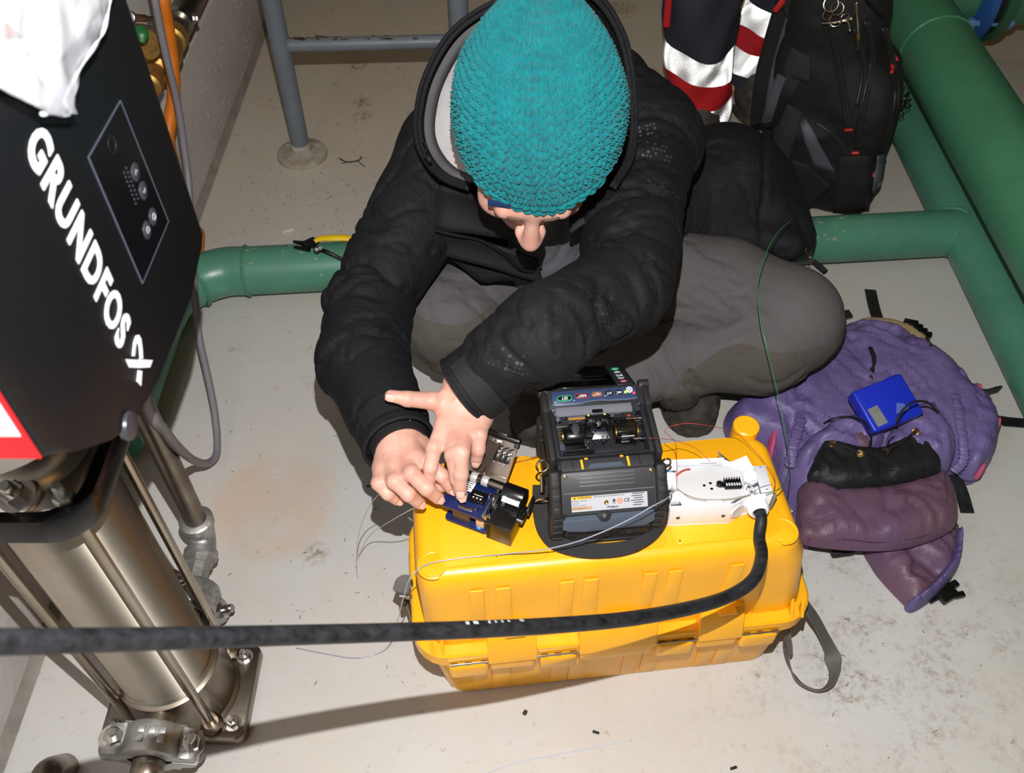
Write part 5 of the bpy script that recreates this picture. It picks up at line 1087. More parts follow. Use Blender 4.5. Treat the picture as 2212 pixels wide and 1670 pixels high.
def hat_fuzz():
    r_ = np.random.default_rng(4); N_ = normals(kV, kF); idx = r_.choice(len(kV), 3600); vs = []; fs = []
    for i in idx:
        p, n = kV[i], N_[i]; q = r_.normal(size=3); q -= n*(q@n); q /= np.linalg.norm(q)+1e-9; l = r_.uniform(.003, .0085); w = .00011; sd_ = np.cross(n, q)*w
        a, b_, c_ = p, p+n*l*.45+q*l*.35, p+n*l*.6+q*l
        o = len(vs); vs += [a-sd_, a+sd_, b_+sd_, b_-sd_, c_]; fs += [(o, o+1, o+2, o+3), (o+3, o+2, o+4)]
    f = MB().add([Vector(map(float, v)) for v in vs], fs).build('wool_fuzz', hm, hat, 0); f['kind'] = 'stuff'
hat_fuzz()
from mathutils.bvhtree import BVHTree
htree = BVHTree.FromPolygons([Vector(map(float, v)) for v in kV], [tuple(map(int, f)) for f in kF])
h_, n_, _, _ = htree.ray_cast(CAM, ray(1080, 437).normalized())
if h_ is not None:
    n_ = (CAM-h_).normalized()*.8+Vector((-.3, -.2, -.5)); x_, y_, z_ = frame_z(n_, (-.15, .35, 1)); MB().box((0, 0, .003), (.030, .009, .0016), M4(x_, y_, z_, h_) @ Matrix.Rotation(-.15, 4, 'Z'), bev=.0006).build('hat_tag', mat('navy_tag', (14, 44, 92), .7), hat)
# ---- folds of cloth
def folds(bones, amp, fl=30., fp=9., seed=0, fine=.3):
    """creases running round each limb: noise stretched across the bone axis"""
    B_ = [(np.array(a), np.array(b_), s) for a, b_, s in bones]
    def f(V):
        best = np.full(len(V), 9.); out = np.zeros(len(V))
        for k, (a, b_, sc) in enumerate(B_):
            d_ = b_-a; L2 = d_@d_; h = np.clip(((V-a)@d_)/L2, 0, 1); q = V-a-h[:, None]*d_; r = np.linalg.norm(q, axis=1); m = r < best
            ax = d_/math.sqrt(L2); s = (V@ax)
            w = .028*fbm(V*7, 2, seed+k*3); X = np.concatenate([((s+w)*fl)[:, None], (V-s[:, None]*ax)*fp], 1)[:, :4]
            n3 = np.stack([X[:, 0]*.5+X[:, 1]*.5, X[:, 1]+X[:, 3]*.6, X[:, 2]-X[:, 3]*.5], 1)
            n1 = fbm(n3, 2, seed+k); n2 = fbm(n3*2.1+5.3, 2, seed+k+40)
            val = .75*fbm(n3*.6, 2, seed+k+20)-.9*np.exp(-(n1/.11)**2)-.5*np.exp(-(n2/.10)**2)+.35
            out = np.where(m, sc*np.clip(val, -1.2, 1), out); best = np.where(m, r, best)
        return amp*out+amp*fine*fbm(V*55, 2, seed+9)
    return f
# ---- trousers
aL, aR = pt(1240, 852, .00084), pt(1425, 800, .00084)
tp_ = [(cap(pelv, pt(1190, 540, .00086), .125, .12), .03), (cap(pt(1095, 565, .00087), kR, .098, .078), .03), (cap(pt(1300, 580, .00089), pt(1560, 640, .00086), .10, .103), .03), (cap(pt(1560, 640, .00086), kL, .105, .094), .02),
       (cap(kL, pt(1640, 740, .00083), .094, .088), .02), (cap(pt(1640, 740, .00083), pt(1475, 778, .00083), .080, .058), .03), (cap(pt(1475, 778, .00083), aL, .058, .048), .025),
       (cap(kR, pt(960, 748, .000815), .076, .040), .03), (cap(pt(930, 700, .00081), pt(1000, 740, .000815), .05, .05), .02), (cap(kR, pt(1200, 800, .00085), .06, .06), .03), (cap(pt(1200, 795, .00085), pt(1400, 775, .00084), .055, .042), .03), (cap(pt(1415, 755, .00083), pt(1452, 806, .000828), .044, .047), .015)]
tfold = folds([(pt(1095, 560, .00093), kR, .5), (pt(1330, 620, .00090), pt(1540, 690, .00084), 1.2), (pt(1560, 640, .00086), kL, .15), (pt(1620, 760, .00083), aL, .8), (kR, pt(1400, 790, .00085), .9), (pt(1420, 760, .00083), pt(1465, 850, .00083), 1.1)], .0062, 9, 21, 11, .05)
tV, tF = sdf(tp_, .0062, .03, disp=tfold)
tV[:, 2] = np.maximum(tV[:, 2], .004)
cen = tV[tF].mean(axis=1); nn_ = np.cross(tV[tF[:, 2]]-tV[tF[:, 0]], tV[tF[:, 3]]-tV[tF[:, 1]])
def seg_side(c, a, b_):                                     # height of the patch seam along each knee, in the world
    return c
def patch_mask(c):
    """the knitted panels over each knee: front of the knee below a slanting seam"""
    seamL = lambda q: .226-.06*(q[:, 0]-.45)-.6*np.maximum(0, .39-q[:, 0])
    mL = (c[:, 0] > .295) & (c[:, 2] < seamL(c)) & (c[:, 1] < 1.20)
    mR = (c[:, 0] < .03) & (c[:, 2] < .293-.12*(c[:, 0]+.1)) & (c[:, 1] < 1.12)
    return mL, mR
trob = npobj('trousers', tV, tF, trs, per)
tN = normals(tV, tF)
for k in (0, 1):
    mk_ = patch_mask(cen)[k] & (np.einsum('ij,ij->i', nn_, np.array(CAM)-cen) > -1e9); Fk = tF[mk_]; u_, inv = np.unique(Fk, return_inverse=True); Fk = inv.reshape(Fk.shape); Vk = tV[u_]+tN[u_]*.0018
    # keep the largest piece and smooth its seam
    par = np.arange(len(Vk))
    for _ in range(400):
        m_ = par[Fk].min(1); p2_ = par.copy(); np.minimum.at(p2_, Fk.ravel(), np.repeat(m_, 4)); 
        if (p2_ == par).all(): break
        par = p2_
    lab_, cnt_ = np.unique(par, return_counts=True); cl_ = [l_ for l_ in lab_ if 150 < (par == l_).sum()]; cl_ = max(cl_, key=lambda l_: (par == l_).sum()) if k == 0 else min(cl_, key=lambda l_: np.linalg.norm(Vk[par == l_].mean(0)-pt(950, 740, .00080)))
    Fk = Fk[par[Fk[:, 0]] == cl_]; u2, inv = np.unique(Fk, return_inverse=True); Fk = inv.reshape(Fk.shape); Vk = Vk[u2]
    ed = {}
    for f in Fk:
        for a in range(4):
            e = (int(min(f[a], f[(a+1) % 4])), int(max(f[a], f[(a+1) % 4]))); ed[e] = ed.get(e, 0)+1
    bd = np.array([e for e, c in ed.items() if c == 1])
    for _ in range(14):
        A = np.zeros_like(Vk); n_c = np.zeros(len(Vk)); np.add.at(A, bd[:, 0], Vk[bd[:, 1]]); np.add.at(A, bd[:, 1], Vk[bd[:, 0]]); np.add.at(n_c, bd.ravel(), 1); m_ = n_c > 0; Vk[m_] = .5*Vk[m_]+.5*A[m_]/n_c[m_, None]
    npobj('knee_patch', Vk, Fk, patch, trob)
# ---- boots
def boot(name, toe, heel, ankle, lab=None):
    toe, heel, ankle = [np.array(q) for q in (toe, heel, ankle)]; d_ = toe-heel; d_[2] = 0; d_ /= np.linalg.norm(d_); sd_ = np.array((-d_[1], d_[0], 0)); R_ = np.stack([d_, sd_, (0, 0, 1)], 1)
    up = np.array((0, 0, 1.)); m = (toe+heel)/2
    P = [(ell(toe-d_*.055+up*.045, (.062, .052, .045), R_), .02), (ell(m+up*.05, (.09, .045, .05), R_), .02), (ell(heel+d_*.04+up*.05, (.045, .04, .05), R_), .02), (cap(m-d_*.01+up*.07, ankle, .048, .041), .02), (cap(m+d_*.03+up*.075, m-d_*.02+up*.11, .035, .042), .02)]
    V, Fq = sdf(P, .0045, .02, disp=lambda V: .0022*ridge(V*30, 3, 2)+.0008*fbm(V*120, 2))
    V[:, 2] = np.maximum(V[:, 2], .012)
    bt = npobj(name, V, Fq, boot_m, per)
    b = MB(); n = 40; ol_ = []
    L_ = np.linalg.norm(toe-heel)/2+.008
    for k in range(n):
        a = 2*math.pi*k/n; x = L_*math.copysign(abs(math.cos(a))**.75, math.cos(a)); w = .053-.010*(math.cos(a) < 0)*abs(math.cos(a))-.006*math.exp(-((x+.02)/.04)**2)
        y = w*math.copysign(abs(math.sin(a))**.8, math.sin(a)); lug = .0018*(k % 2); ol_.append((x*(1+lug), y*(1+lug*10)))
    b.prism(ol_, .022, M4(d_, sd_, (0, 0, 1), (m[0], m[1], .001)), bev=.003, both=True); b.build('sole', mat('boot_sole', (30, 28, 26), .9, bump=.6, bs=120, var=.5, rgb2=(80, 72, 60), vs=40), bt)
    b = MB(); c = toe-d_*.04+up*.052
    b.tube([Vector(map(float, m+d_*.045+sd_*(.048*math.cos(a))+up*(.035+.055*math.sin(a))+d_*(.012*math.sin(a)))) for a in np.linspace(.1, 3.04, 14)], .002, 6); b.build('toe_seam', boot_m, bt)
    b = MB()
    for k in range(4):
        c = m+d_*(.03-.016*k)+up*(.098+.008*k); b.tube([Vector(map(float, c-sd_*.026)), Vector(map(float, c+up*.008)), Vector(map(float, c+sd_*.026-d_*.01))], .0024, 6, 4)
    b.build('laces', jack2, bt)
    return bt
boot('boot', at(1505, 950, z=.0)+Vector((0, .012, 0)), at(1452, 800, z=.0), pt(1464, 838, .00083))
boot('boot', at(1150, 972, z=.0)+Vector((-.0, .012, 0)), at(1180, 850, z=.0), pt(1190, 880, .00085))
# ---- jacket: shell grown over the torso and arms, open at neck, cuffs and hem
cuR, cuL = pt(848, 928, .000615), pt(1040, 816, .000592)
m1R = pt(788, 790, .000662); m1L = pt(1182, 714, .000571)
shR, shL = pt(972, 330, .00077), pt(1396, 300, .00075)
dR_, dL_ = (cuR-m1R)/np.linalg.norm(cuR-m1R), (cuL-m1L)/np.linalg.norm(cuL-m1L)
jp = [(cap(pt(1185, 520, .00089), pt(1185, 330, .00079), .125, .125), .04), (cap(pt(1185, 330, .00079), pt(1185, 215, .00073), .125, .088), .04), (cap(pt(1080, 275, .00077), shR, .09, .080), .04), (cap(pt(1300, 215, .00076), shL, .088, .084), .04),
      (cap(pt(1080, 450, .00081), pt(1060, 360, .00078), .082, .082), .04), (cap(pt(1330, 440, .00081), pt(1320, 350, .00077), .08, .08), .04),
      (cap(shR, eR, .078, .062), .03), (cap(eR, m1R, .062, .057), .02), (cap(m1R, cuR-dR_*.015, .057, .050), .02),
      (cap(shL, eL, .080, .062), .03), (cap(eL, m1L, .061, .054), .02), (cap(m1L, cuL-dL_*.015, .054, .049), .02),
      # the skirt of the jacket lying over the left thigh
      (ell(pt(1565, 395, .00091), (.12, .12, .11)), .05), (cap(pt(1300, 480, .00087), pt(1500, 460, .00090), .10, .09), .04), (cap(pt(1500, 460, .00091), pt(1660, 470, .00089), .085, .055), .03), (cap(pt(1660, 400, .00092), pt(1725, 515, .00089), .055, .032), .03), (cap(pt(1540, 500, .00088), pt(1700, 530, .00087), .042, .032), .02)]
dR = (cuR-m1R)/np.linalg.norm(cuR-m1R); dL = pt(1016, 833, .000594)-pt(1060, 802, .000592); dL /= np.linalg.norm(dL)
def frm(d_): x_, y_, z_ = frame_z(d_); return np.array((x_, y_, z_)).T
jcut = [(cap(cuR-dR*.01, cuR+dR*.07, .033, .036), .003), (cap(cuL-dL*.01, cuL+dL*.07, .034, .038), .003),
        (rbox(cuR+dR*.045, (.06, .06, .02), .002, frm(dR)), .002), (rbox(cuL+dL*.042, (.058, .058, .017), .002, frm(dL)), .002),
        (ell(pt(1175, 250, .00067), (.10, .105, .115)), .01),                                              # neck opening, under the head
        (cap(pt(1165, 470, .00079), pt(1190, 590, .00083), .050, .048), .012)]
jf = folds([(pt(1185, 500, .00088), pt(1185, 250, .00076), .5), (shR, eR, 1.0), (eR, m1R, 1.25), (m1R, cuR, .7), (shL, eL, 1.2), (eL, m1L, 1.2), (m1L, cuL, .7), (pt(1500, 460, .00092), pt(1725, 520, .00089), .55)], .0085, 24, 7.5, 21, .05)
jV, jF = sdf(jp, .0052, .03, jcut, jf)
jac = npobj('jacket', jV, jF, jack, per)
def P3(*q): return Vector(map(float, pt(*q)))
# cuffs: turned hem ring and hook-and-loop tab
for c, d_, r, tab in ((cuR, dR, .0475, .4), (cuL, dL, .0475, 1.9)):
    x_, y_, z_ = frame_z(d_); b = MB()
    ring = lambda rr, h: [Vector(map(float, c+d_*h))+x_*(rr*math.cos(a))+y_*(rr*math.sin(a)) for a in np.linspace(0, 6.2832, 37)[:-1]]
    b.tube(ring(r*.98, .028), .003, 8, closed=True); b.lathe([(r*1.02, -.012), (r*1.03, .008), (r, .028), (r*.93, .028), (r*.9, -.012)], Vector(map(float, c)), Vector(map(float, d_)), 36); cf = b.build('cuff', jack, jac, 60)
    vv_ = (Vector(CAM)-Vector(map(float, c))); vv_ = (vv_-Vector(map(float, d_))*vv_.dot(Vector(map(float, d_)))).normalized(); ss = Vector(map(float, d_)).cross(vv_)
    b = MB(); pp = []
    for k in range(9):
        a = -1.2+1.9*k/8; pp.append(Vector(map(float, c+d_*.004))+(vv_*math.cos(a)+ss*math.sin(a))*(r*1.04+.003))
    b.ribbon(pp, Vector(map(float, d_)), .028, .0028, 3); b.build('cuff_tab', jack2, cf, 40)
# inner cuff of the right sleeve
b = MB(); b.lathe([(.041, .0), (.0385, .02), (.037, .036), (.034, .036), (.034, .0)], Vector(map(float, cuR)), Vector(map(float, dR)), 30); b.build('inner_cuff', jack2, jac)
# ---- hood round the back of the head: outer shell, grey rim, pale fleece inside
rim_px = [(1020, 400), (962, 375), (925, 330), (912, 275), (922, 200), (948, 135), (985, 80), (1035, 40), (1110, 5), (1190, -14), (1270, -6), (1325, 60), (1352, 150), (1362, 260), (1352, 340), (1318, 400)]
rim_t = [.000655, .00067, .000685, .00069, .000695, .000695, .00069, .000685, .00068, .00068, .00068, .000675, .00067, .000665, .000655, .00064]
rim = [P3(u, v, t) for (u, v), t in zip(rim_px, rim_t)]
hcen = P3(1165, 230, .00074)
def hoodshell(name, m, off, th, parent, t0=0, t1=1, part_=None, seed=1, deep=.055):
    R_ = spline(rim, 6); R_ = R_[:len(R_)] if part_ is None else R_[:int(len(R_)*part_)]; n = len(R_); lv = 12; vs = []
    back = P3(1180, 150, .00079)
    for i in range(lv+1):
        s = t0+(t1-t0)*i/lv
        for k, p in enumerate(R_):
            w = math.sin(s*math.pi*.5); c = back; out = (p-hcen); out.normalize()
            q = p.lerp(c, w*w*.92)+(c-hcen)*(0)+Vector((0, 1, 0))*0
            away = (p-CAM).normalized(); q = p+(c-p)*(1-math.cos(s*math.pi*.5))+away*(deep*math.sin(s*math.pi*.62))+out*off
            vs.append(q)
    V = np.array([tuple(v) for v in vs]); V += (.004*fbm(V*26, 2, seed))[:, None]*np.array((.3, -.6, .6))
    fs = [(i*n+k, i*n+k+1, (i+1)*n+k+1, (i+1)*n+k) for i in range(lv) for k in range(n-1)]
    o = npobj(name, V, fs, m, parent)
    md = o.modifiers.new('thickness', 'SOLIDIFY'); md.thickness = th; md.offset = 0
    return o
hood = hoodshell('hood', jack, .012, .006, jac)
hoodshell('hood_fleece', fle2, -.014, .003, hood, .02, 1, part_=.66, seed=4, deep=.028)
R_ = spline(rim, 6)
R_all = R_; R_ = R_[:int(len(R_)*.64)]
b = MB(); wd_ = [(CAM-p).normalized() for p in R_]
inn_ = [p+(hcen-p).normalized()*.012+(CAM-p).normalized()*.004 for p in R_]
b.ribbon(inn_, [((hcen-p).normalized()*.9+(p-CAM).normalized()*.45) for p in R_], .019, .004, 0); b.build('hood_rim', fle, hood, 180)
b = MB(); b.tube([p-(hcen-p).normalized()*.004 for p in R_all], .0045, 10); b.build('hood_piping', jack, hood, 180)
b = MB(); b.tube([P3(912, 302, .000665), P3(922, 318, .000655), P3(918, 335, .00065), P3(927, 343, .00065)], .0012, 6, 5); b.lathe([(.0001, -.004), (.003, -.002), (.0035, .001), (.002, .004), (0, .0045)], P3(928, 344, .00065), (0, -.6, -.7), 12); b.build('hood_cord', jack2, hood)
b = MB(); b.tube([P3(1352, 205, .00066), P3(1360, 225, .00065), P3(1352, 255, .000645)], .0012, 6, 5); b.build('hood_cord', jack2, hood)
# ---- collar stands, storm flap and zip at the front
def slab(px, th, name, m, parent, bend=0, sm=40, n=8):
    """stiff cloth panel through four (u, v, t) corners"""
    A_, B_, C_, D_ = [P3(*q) for q in px]; vs = []; nn = (B_-A_).cross(D_-A_).normalized()
    for i in range(n+1):
        for j in range(n+1):
            u_, v_ = i/n, j/n; p = (A_*(1-u_)+B_*u_)*(1-v_)+(D_*(1-u_)+C_*u_)*v_; p += nn*(bend*math.sin(math.pi*u_)*math.sin(math.pi*v_*.9+.15)); vs.append(p)
    V = np.array([tuple(p) for p in vs]); V += np.array(nn)*(.0018*fbm(V*45, 2, len(name)))[:, None]
    fs = [(i*(n+1)+j, (i+1)*(n+1)+j, (i+1)*(n+1)+j+1, i*(n+1)+j+1) for i in range(n) for j in range(n)]
    o = npobj(name, V, fs, m, parent); md = o.modifiers.new('thickness', 'SOLIDIFY'); md.thickness = th; md.offset = 0; return o
slab([(1232, 505, .00066), (1322, 452, .00066), (1300, 372, .00067), (1236, 420, .00068)], .007, 'collar', jack2, jac, .008)
slab([(930, 492, .00071), (1160, 560, .00072), (1172, 610, .00074), (935, 545, .00073)], .006, 'storm_flap', jack2, jac, .010)
slab([(950, 400, .00069), (1040, 430, .00067), (1135, 520, .00070), (940, 495, .00071)], .006, 'collar', jack2, jac, .012)
slab([(935, 535, .00074), (1060, 560, .00075), (1168, 608, .00075), (1040, 608, .00077)], .010, 'hem_flap', jack, jac, .016)
b = MB(); zp = [P3(940, 498, .00070), P3(985, 508, .00070), P3(1040, 520, .000705), P3(1085, 545, .00071), P3(1120, 578, .00072), P3(1150, 586, .000725), P3(1170, 572, .00073)]
b.tube(zp, .0022, 8, 8); zo = b.build('zip', mat('zip_coil', (20, 20, 22), .35), jac)
for u, v, t in ((1222, 628, .00070), (931, 545, .00072), (1752, 560, .000845)):
    p = P3(u, v, t); d_ = Vector((.25, .1, .85)).normalized() if u < 1700 else Vector((-.4, .3, .6)).normalized(); x_, y_, z_ = frame_z(d_, CAM-p)
    b = MB(); b.box((0, 0, 0), (.007, .004, .010), M4(x_, y_, z_, p), bev=.0014); b.tube([p+z_*(.006+.008*(1-math.cos(a)))+x_*(.0032*math.sin(a)) for a in np.linspace(0, 6.283, 16)[:-1]], .001, 6, closed=True); b.build('zip_puller', chrome if u > 1000 else mat('dull_puller', (90, 90, 92), .3, 1), jac)
b = MB(); b.tube([P3(1757, 566, .00084), P3(1770, 576, .000835), P3(1783, 588, .00083)], [.005, .006, .0055], 8, 4); b.build('puller_cord', jack2, jac)
b = MB(); b.ribbon([P3(1742, 548, .00085), P3(1750, 558, .000845), P3(1752, 572, .000842)], (1, .4, .2), .006, .002); b.build('zip_end', mat('zip_silver', (190, 190, 186), .25, 1), jac)
# tone-on-tone print on the sleeve: small grey squares and lettering
gsq = mat('dull_grey_print', (58, 60, 65), .5); rg = random.Random(12)
def jproj(u, v):
    """point of the jacket's surface under this photo pixel"""
    return jtree.ray_cast(CAM, ray(u, v).normalized())
from mathutils.bvhtree import BVHTree
jtree = BVHTree.FromPolygons([Vector(map(float, v)) for v in jV], [tuple(map(int, f)) for f in jF])
def squares(name, u0, v0, du, dv, nx_, ny_, p_, size, m):
    b = MB()
    for i in range(nx_):
        for j in range(ny_):
            if rg.random() > p_: continue
            h, nrm, _, _ = jproj(u0+du[0]*i+dv[0]*j, v0+du[1]*i+dv[1]*j)
            if h is None or nrm.dot(CAM-h) < 0: continue
            x_, y_, z_ = frame_z(nrm, (.35, .2, -1)); b.box((0, 0, .0004), (size, size*.9, .0006), M4(x_, y_, z_, h+nrm*.0003))
    if b.v: o = b.build(name, m, jac, 0); o['kind'] = 'stuff'
squares('print_squares', 1372, 278, (8, -2), (2, 9), 6, 4, .55, .0042, gsq); squares('print_squares', 1398, 308, (8, 2), (-3, 9), 8, 4, .45, .0038, gsq)
dsq = mat('dark_print', (33, 35, 39), .5)
squares('print_squares', 1275, 640, (9, 1), (2, 9), 9, 8, .4, .0044, dsq); squares('print_squares', 1060, 745, (9, 3), (-3, 9), 10, 5, .5, .0046, dsq); squares('print_squares', 1430, 395, (8, 1), (1, 9), 6, 12, .3, .004, dsq)
h, nrm, _, _ = jproj(1436, 402)
if h is not None:
    dx_ = Vector((1, .10, .12)); dx_ = (dx_-nrm*dx_.dot(nrm)).normalized(); dy_ = nrm.cross(dx_); tm_ = text_mb('cygnus', .020, M4(dx_, dy_, nrm, h+nrm*.03), .0004, .0002, 1.1, 'CENTER'); nv_ = []
    for v in tm_.v:                                          # printed on the cloth: every point dropped on the sleeve
        q_, n_, _, _ = jtree.ray_cast(Vector(v), -nrm); nv_.append(tuple((q_ if q_ is not None else Vector(v)-nrm*.03)+nrm*(.0012+((Vector(v)-h).dot(nrm)-.03)*.5)))
    tm_.v = nv_; tm_.build('sleeve_lettering', mat('sleeve_letter', (42, 44, 49), .45), jac, 0)
# ---- grey sweatshirt in the opening
sw = [cap(pt(1165, 440, .00074), pt(1190, 560, .00080), .058, .066), cap(pt(1190, 560, .00080), pt(1200, 600, .00084), .066, .075), cap(pt(1165, 430, .00074), neck, .058, .06)]
sV, sF = sdf(sw, .006, .03, disp=folds([(pt(1170, 470, .0008), pt(1195, 580, .00085), 1)], .004, 22, 8, 5))
npobj('sweatshirt', sV, sF, swt, per)
# ------------------------------------------------------------------ soft bags: sheets that lie on the floor and puff up
def nearest_on(p, poly):
    best = np.full(len(p), 9.); out = p.copy(); n = len(poly)
    for i in range(n):
        a = np.array(poly[i]); b = np.array(poly[(i+1) % n])-a; h = np.clip(((p-a)@b)/max(b@b, 1e-12), 0, 1); q = a+h[:, None]*b; d = np.linalg.norm(p-q, axis=1); m = d < best; out[m] = q[m]; best = np.minimum(best, d)
    return out, best
def puffy(name, px, z0, hmax, edge, m, parent, wr=.006, fl=(18, 7), ang=0, seed=0, step=.006, zpx=None, tilt=None, flatten=.5, world=None):
    """a filled cloth shape from its outline on the photo, seated at height z0"""
    zp_ = z0+hmax*.35 if zpx is None else zpx
    poly = [(p.x, p.y) for p in (at(u, v, z=zp_) for u, v in px)] if world is None else world
    poly = [(p.x, p.y) for p in spline([(x, y, 0) for x, y in poly], 4, True)]
    a = np.array(poly); lo = a.min(0)-step; hi = a.max(0)+step; nx_, ny_ = [int(v)+2 for v in (hi-lo)/step]
    X, Y = np.meshgrid(lo[0]+step*np.arange(nx_), lo[1]+step*np.arange(ny_), indexing='ij'); P = np.stack([X.ravel(), Y.ravel()], 1); ins = inpoly(P, poly)
    near, d = nearest_on(P, poly); P2 = np.where(ins[:, None], P, near); d = np.where(ins, d, 0)
    s = np.clip(d/edge, 0, 1); prof = (1-(1-s)**2)**flatten
    ca, sa = math.cos(ang), math.sin(ang); q = np.stack([(P2[:, 0]*ca+P2[:, 1]*sa)*fl[0], (-P2[:, 0]*sa+P2[:, 1]*ca)*fl[1], np.full(len(P2), seed*1.7)], 1); q[:, :2] += .9*fbm(np.stack([P2[:, 0]*6, P2[:, 1]*6, 0*d+seed], 1), 2, seed)[:, None]
    n1 = fbm(q, 3, seed); n2 = fbm(q*2.1+7, 2, seed+5); w = .8*n1+.5*(1-2*np.abs(n1))-.6*np.exp(-(n2/.12)**2)
    Z = z0+hmax*prof+wr*w*np.clip(s*1.6, 0, 1)
    if tilt: Z = Z+tilt[0]*(P2[:, 0]-a[:, 0].mean())*prof+tilt[1]*(P2[:, 1]-a[:, 1].mean())*prof
    Z = np.maximum(Z, z0+.0005)
    ids = np.arange(nx_*ny_).reshape(nx_, ny_); Q = np.stack([ids[:-1, :-1], ids[1:, :-1], ids[1:, 1:], ids[:-1, 1:]], -1).reshape(-1, 4); k = ins[Q].sum(1) > 0; Q = Q[k]
    V = np.concatenate([P2, Z[:, None]], 1); u_, inv = np.unique(Q, return_inverse=True); V = V[u_]; Q = inv.reshape(Q.shape)
    n = len(V); VB = V.copy(); VB[:, 2] = z0; V = np.concatenate([V, VB]); Fq = np.concatenate([Q, Q[:, ::-1]+n])
    return npobj(name, V, Fq, m, parent), (poly, z0, hmax)
pur = mat('purple_nylon', (120, 107, 156), .42, var=.22, rgb2=(98, 84, 138), vs=10, bump=.12, bs=900, spec=.4); crumple(pur, 20, .012, .5)
mar = mat('faded_maroon_nylon', (108, 77, 86), .46, var=.3, rgb2=(100, 76, 106), vs=7, bump=.12, bs=900, spec=.4); crumple(mar, 16, .012, .45)
pnk = mat('pink_lining', (196, 84, 122), .6, var=.2, vs=40); bnl = mat('black_nylon', (20, 21, 23), .6, bump=.2, bs=600); crumple(bnl, 30, .008, .5); bpl = mat('black_buckle', (12, 12, 13), .3)
beg = mat('beige_back_panel', (178, 154, 116), .85, var=.2, vs=20, bump=.3, bs=400)
rk = thing('rucksack', 'old purple nylon rucksack lying flat on the floor beside the yellow case', 'rucksack', at(1880, 900, z=0), world=True)
puffy('back_panel', [(1845, 700), (1900, 690), (1958, 702), (1990, 722), (2012, 748), (1960, 800), (1860, 800)], .0, .035, .03, beg, rk, .003, seed=2)
rb, rinfo = puffy('main_pack', [(1790, 720), (1850, 700), (1930, 712), (1985, 742), (2060, 790), (2100, 838), (2148, 880), (2160, 925), (2148, 985), (2112, 1026), (2050, 1028), (2020, 1070), (1900, 1110), (1760, 1095), (1700, 1065), (1668, 985), (1640, 950), (1580, 935), (1572, 880), (1640, 840), (1720, 790)], .002, .084, .07, pur, rk, .014, (19, 7), .6, 3)
puffy('side_pocket', [(2060, 800), (2100, 842), (2146, 885), (2158, 930), (2146, 985), (2112, 1022), (2078, 1010), (2070, 950), (2060, 880), (2040, 830)], .03, .062, .03, pur, rk, .006, (30, 8), 1.1, 8)
puffy('side_pocket', [(1582, 876), (1640, 858), (1700, 862), (1712, 900), (1712, 960), (1700, 1040), (1672, 985), (1648, 955), (1582, 930)], .02, .055, .03, pur, rk, .005, (30, 8), 1.3, 14)
for px in ([(2096, 836), (2112, 842), (2122, 862), (2110, 858)], [(2118, 858), (2136, 872), (2142, 896), (2128, 884)], [(2146, 908), (2158, 915), (2156, 935), (2145, 928)], [(2112, 1012), (2128, 1006), (2124, 1022), (2112, 1026)]):
    puffy('pink_gap', px, .04, .038, .008, pnk, rk, .001, seed=5, step=.004)
puffy('pink_gap', [(1664, 870), (1682, 866), (1676, 900), (1684, 930), (1668, 985), (1660, 950), (1668, 915)], .04, .032, .01, pnk, rk, .003, (40, 10), 0, 6, .004)
# gathered elastic edges
def ruffle(pts, name, m, n=46, amp=.006, r=.007):
    P = spline(pts, 26); b = MB(); b.tube(P, lambda t: r*(1+.13*math.sin(t*n*2*math.pi)+.10*math.sin(t*n*3.7)+.06*math.sin(t*n*9.1)), 14, flat=.38); return b.build(name, m, rk, 180)
zt = .085
ruffle([at(2032, 800, z=.07), at(2062, 850, z=.09), at(2076, 920, z=.095), at(2082, 990, z=.08), at(2060, 1020, z=.06)], 'gathered_edge', pur, 26, r=.008)
ruffle([at(1722, 860, z=.075), at(1730, 905, z=.085), at(1714, 960, z=.085), at(1706, 1010, z=.07)], 'gathered_edge', pur, 20, r=.009)
# drawstring pouch on top: two collapsed lobes, black eyelet band, maroon flap and the loose lower pocket
puffy('pouch_lobe', [(1772, 928), (1800, 912), (1862, 902), (1898, 922), (1912, 958), (1870, 985), (1790, 990), (1740, 1010), (1720, 985), (1740, 950)], .06, .058, .035, pur, rk, .013, (30, 9), .9, 21)
puffy('pouch_lobe', [(1905, 962), (1922, 912), (1938, 886), (1975, 880), (2012, 882), (2030, 905), (2065, 960), (2050, 1010), (1990, 1010), (1930, 985)], .06, .060, .035, pur, rk, .013, (30, 9), .4, 25)
puffy('pouch_inside', [(1828, 930), (1860, 908), (1876, 925), (1880, 962), (1850, 962), (1826, 952)], .098, .010, .02, mar, rk, .002, seed=31, step=.004)
eb, _ = puffy('eyelet_band', [(1781, 938), (1805, 948), (1840, 962), (1870, 966), (1910, 962), (1945, 945), (1990, 922), (2012, 962), (2036, 1008), (1985, 1030), (1900, 1046), (1815, 1052), (1775, 1040), (1745, 1030), (1762, 985)], .092, .020, .02, bnl, rk, .0075, (26, 9), .2, 33)
fl, _ = puffy('flap', [(1728, 1048), (1760, 1036), (1810, 1052), (1900, 1048), (1980, 1032), (2036, 1014), (2062, 1048), (2072, 1090), (2068, 1130), (2040, 1150), (2000, 1166), (1940, 1180), (1870, 1182), (1800, 1178), (1740, 1168), (1722, 1150), (1724, 1090)], .06, .036, .035, mar, rk, .010, (17, 7), .35, 41)
puffy('lower_pocket', [(1872, 1172), (1960, 1160), (2040, 1140), (2072, 1128), (2074, 1180), (2060, 1232), (2030, 1272), (1998, 1300), (1974, 1310), (1948, 1288), (1912, 1250), (1888, 1218)], .002, .042, .035, mar, rk, .011, (24, 8), 1.2, 47)
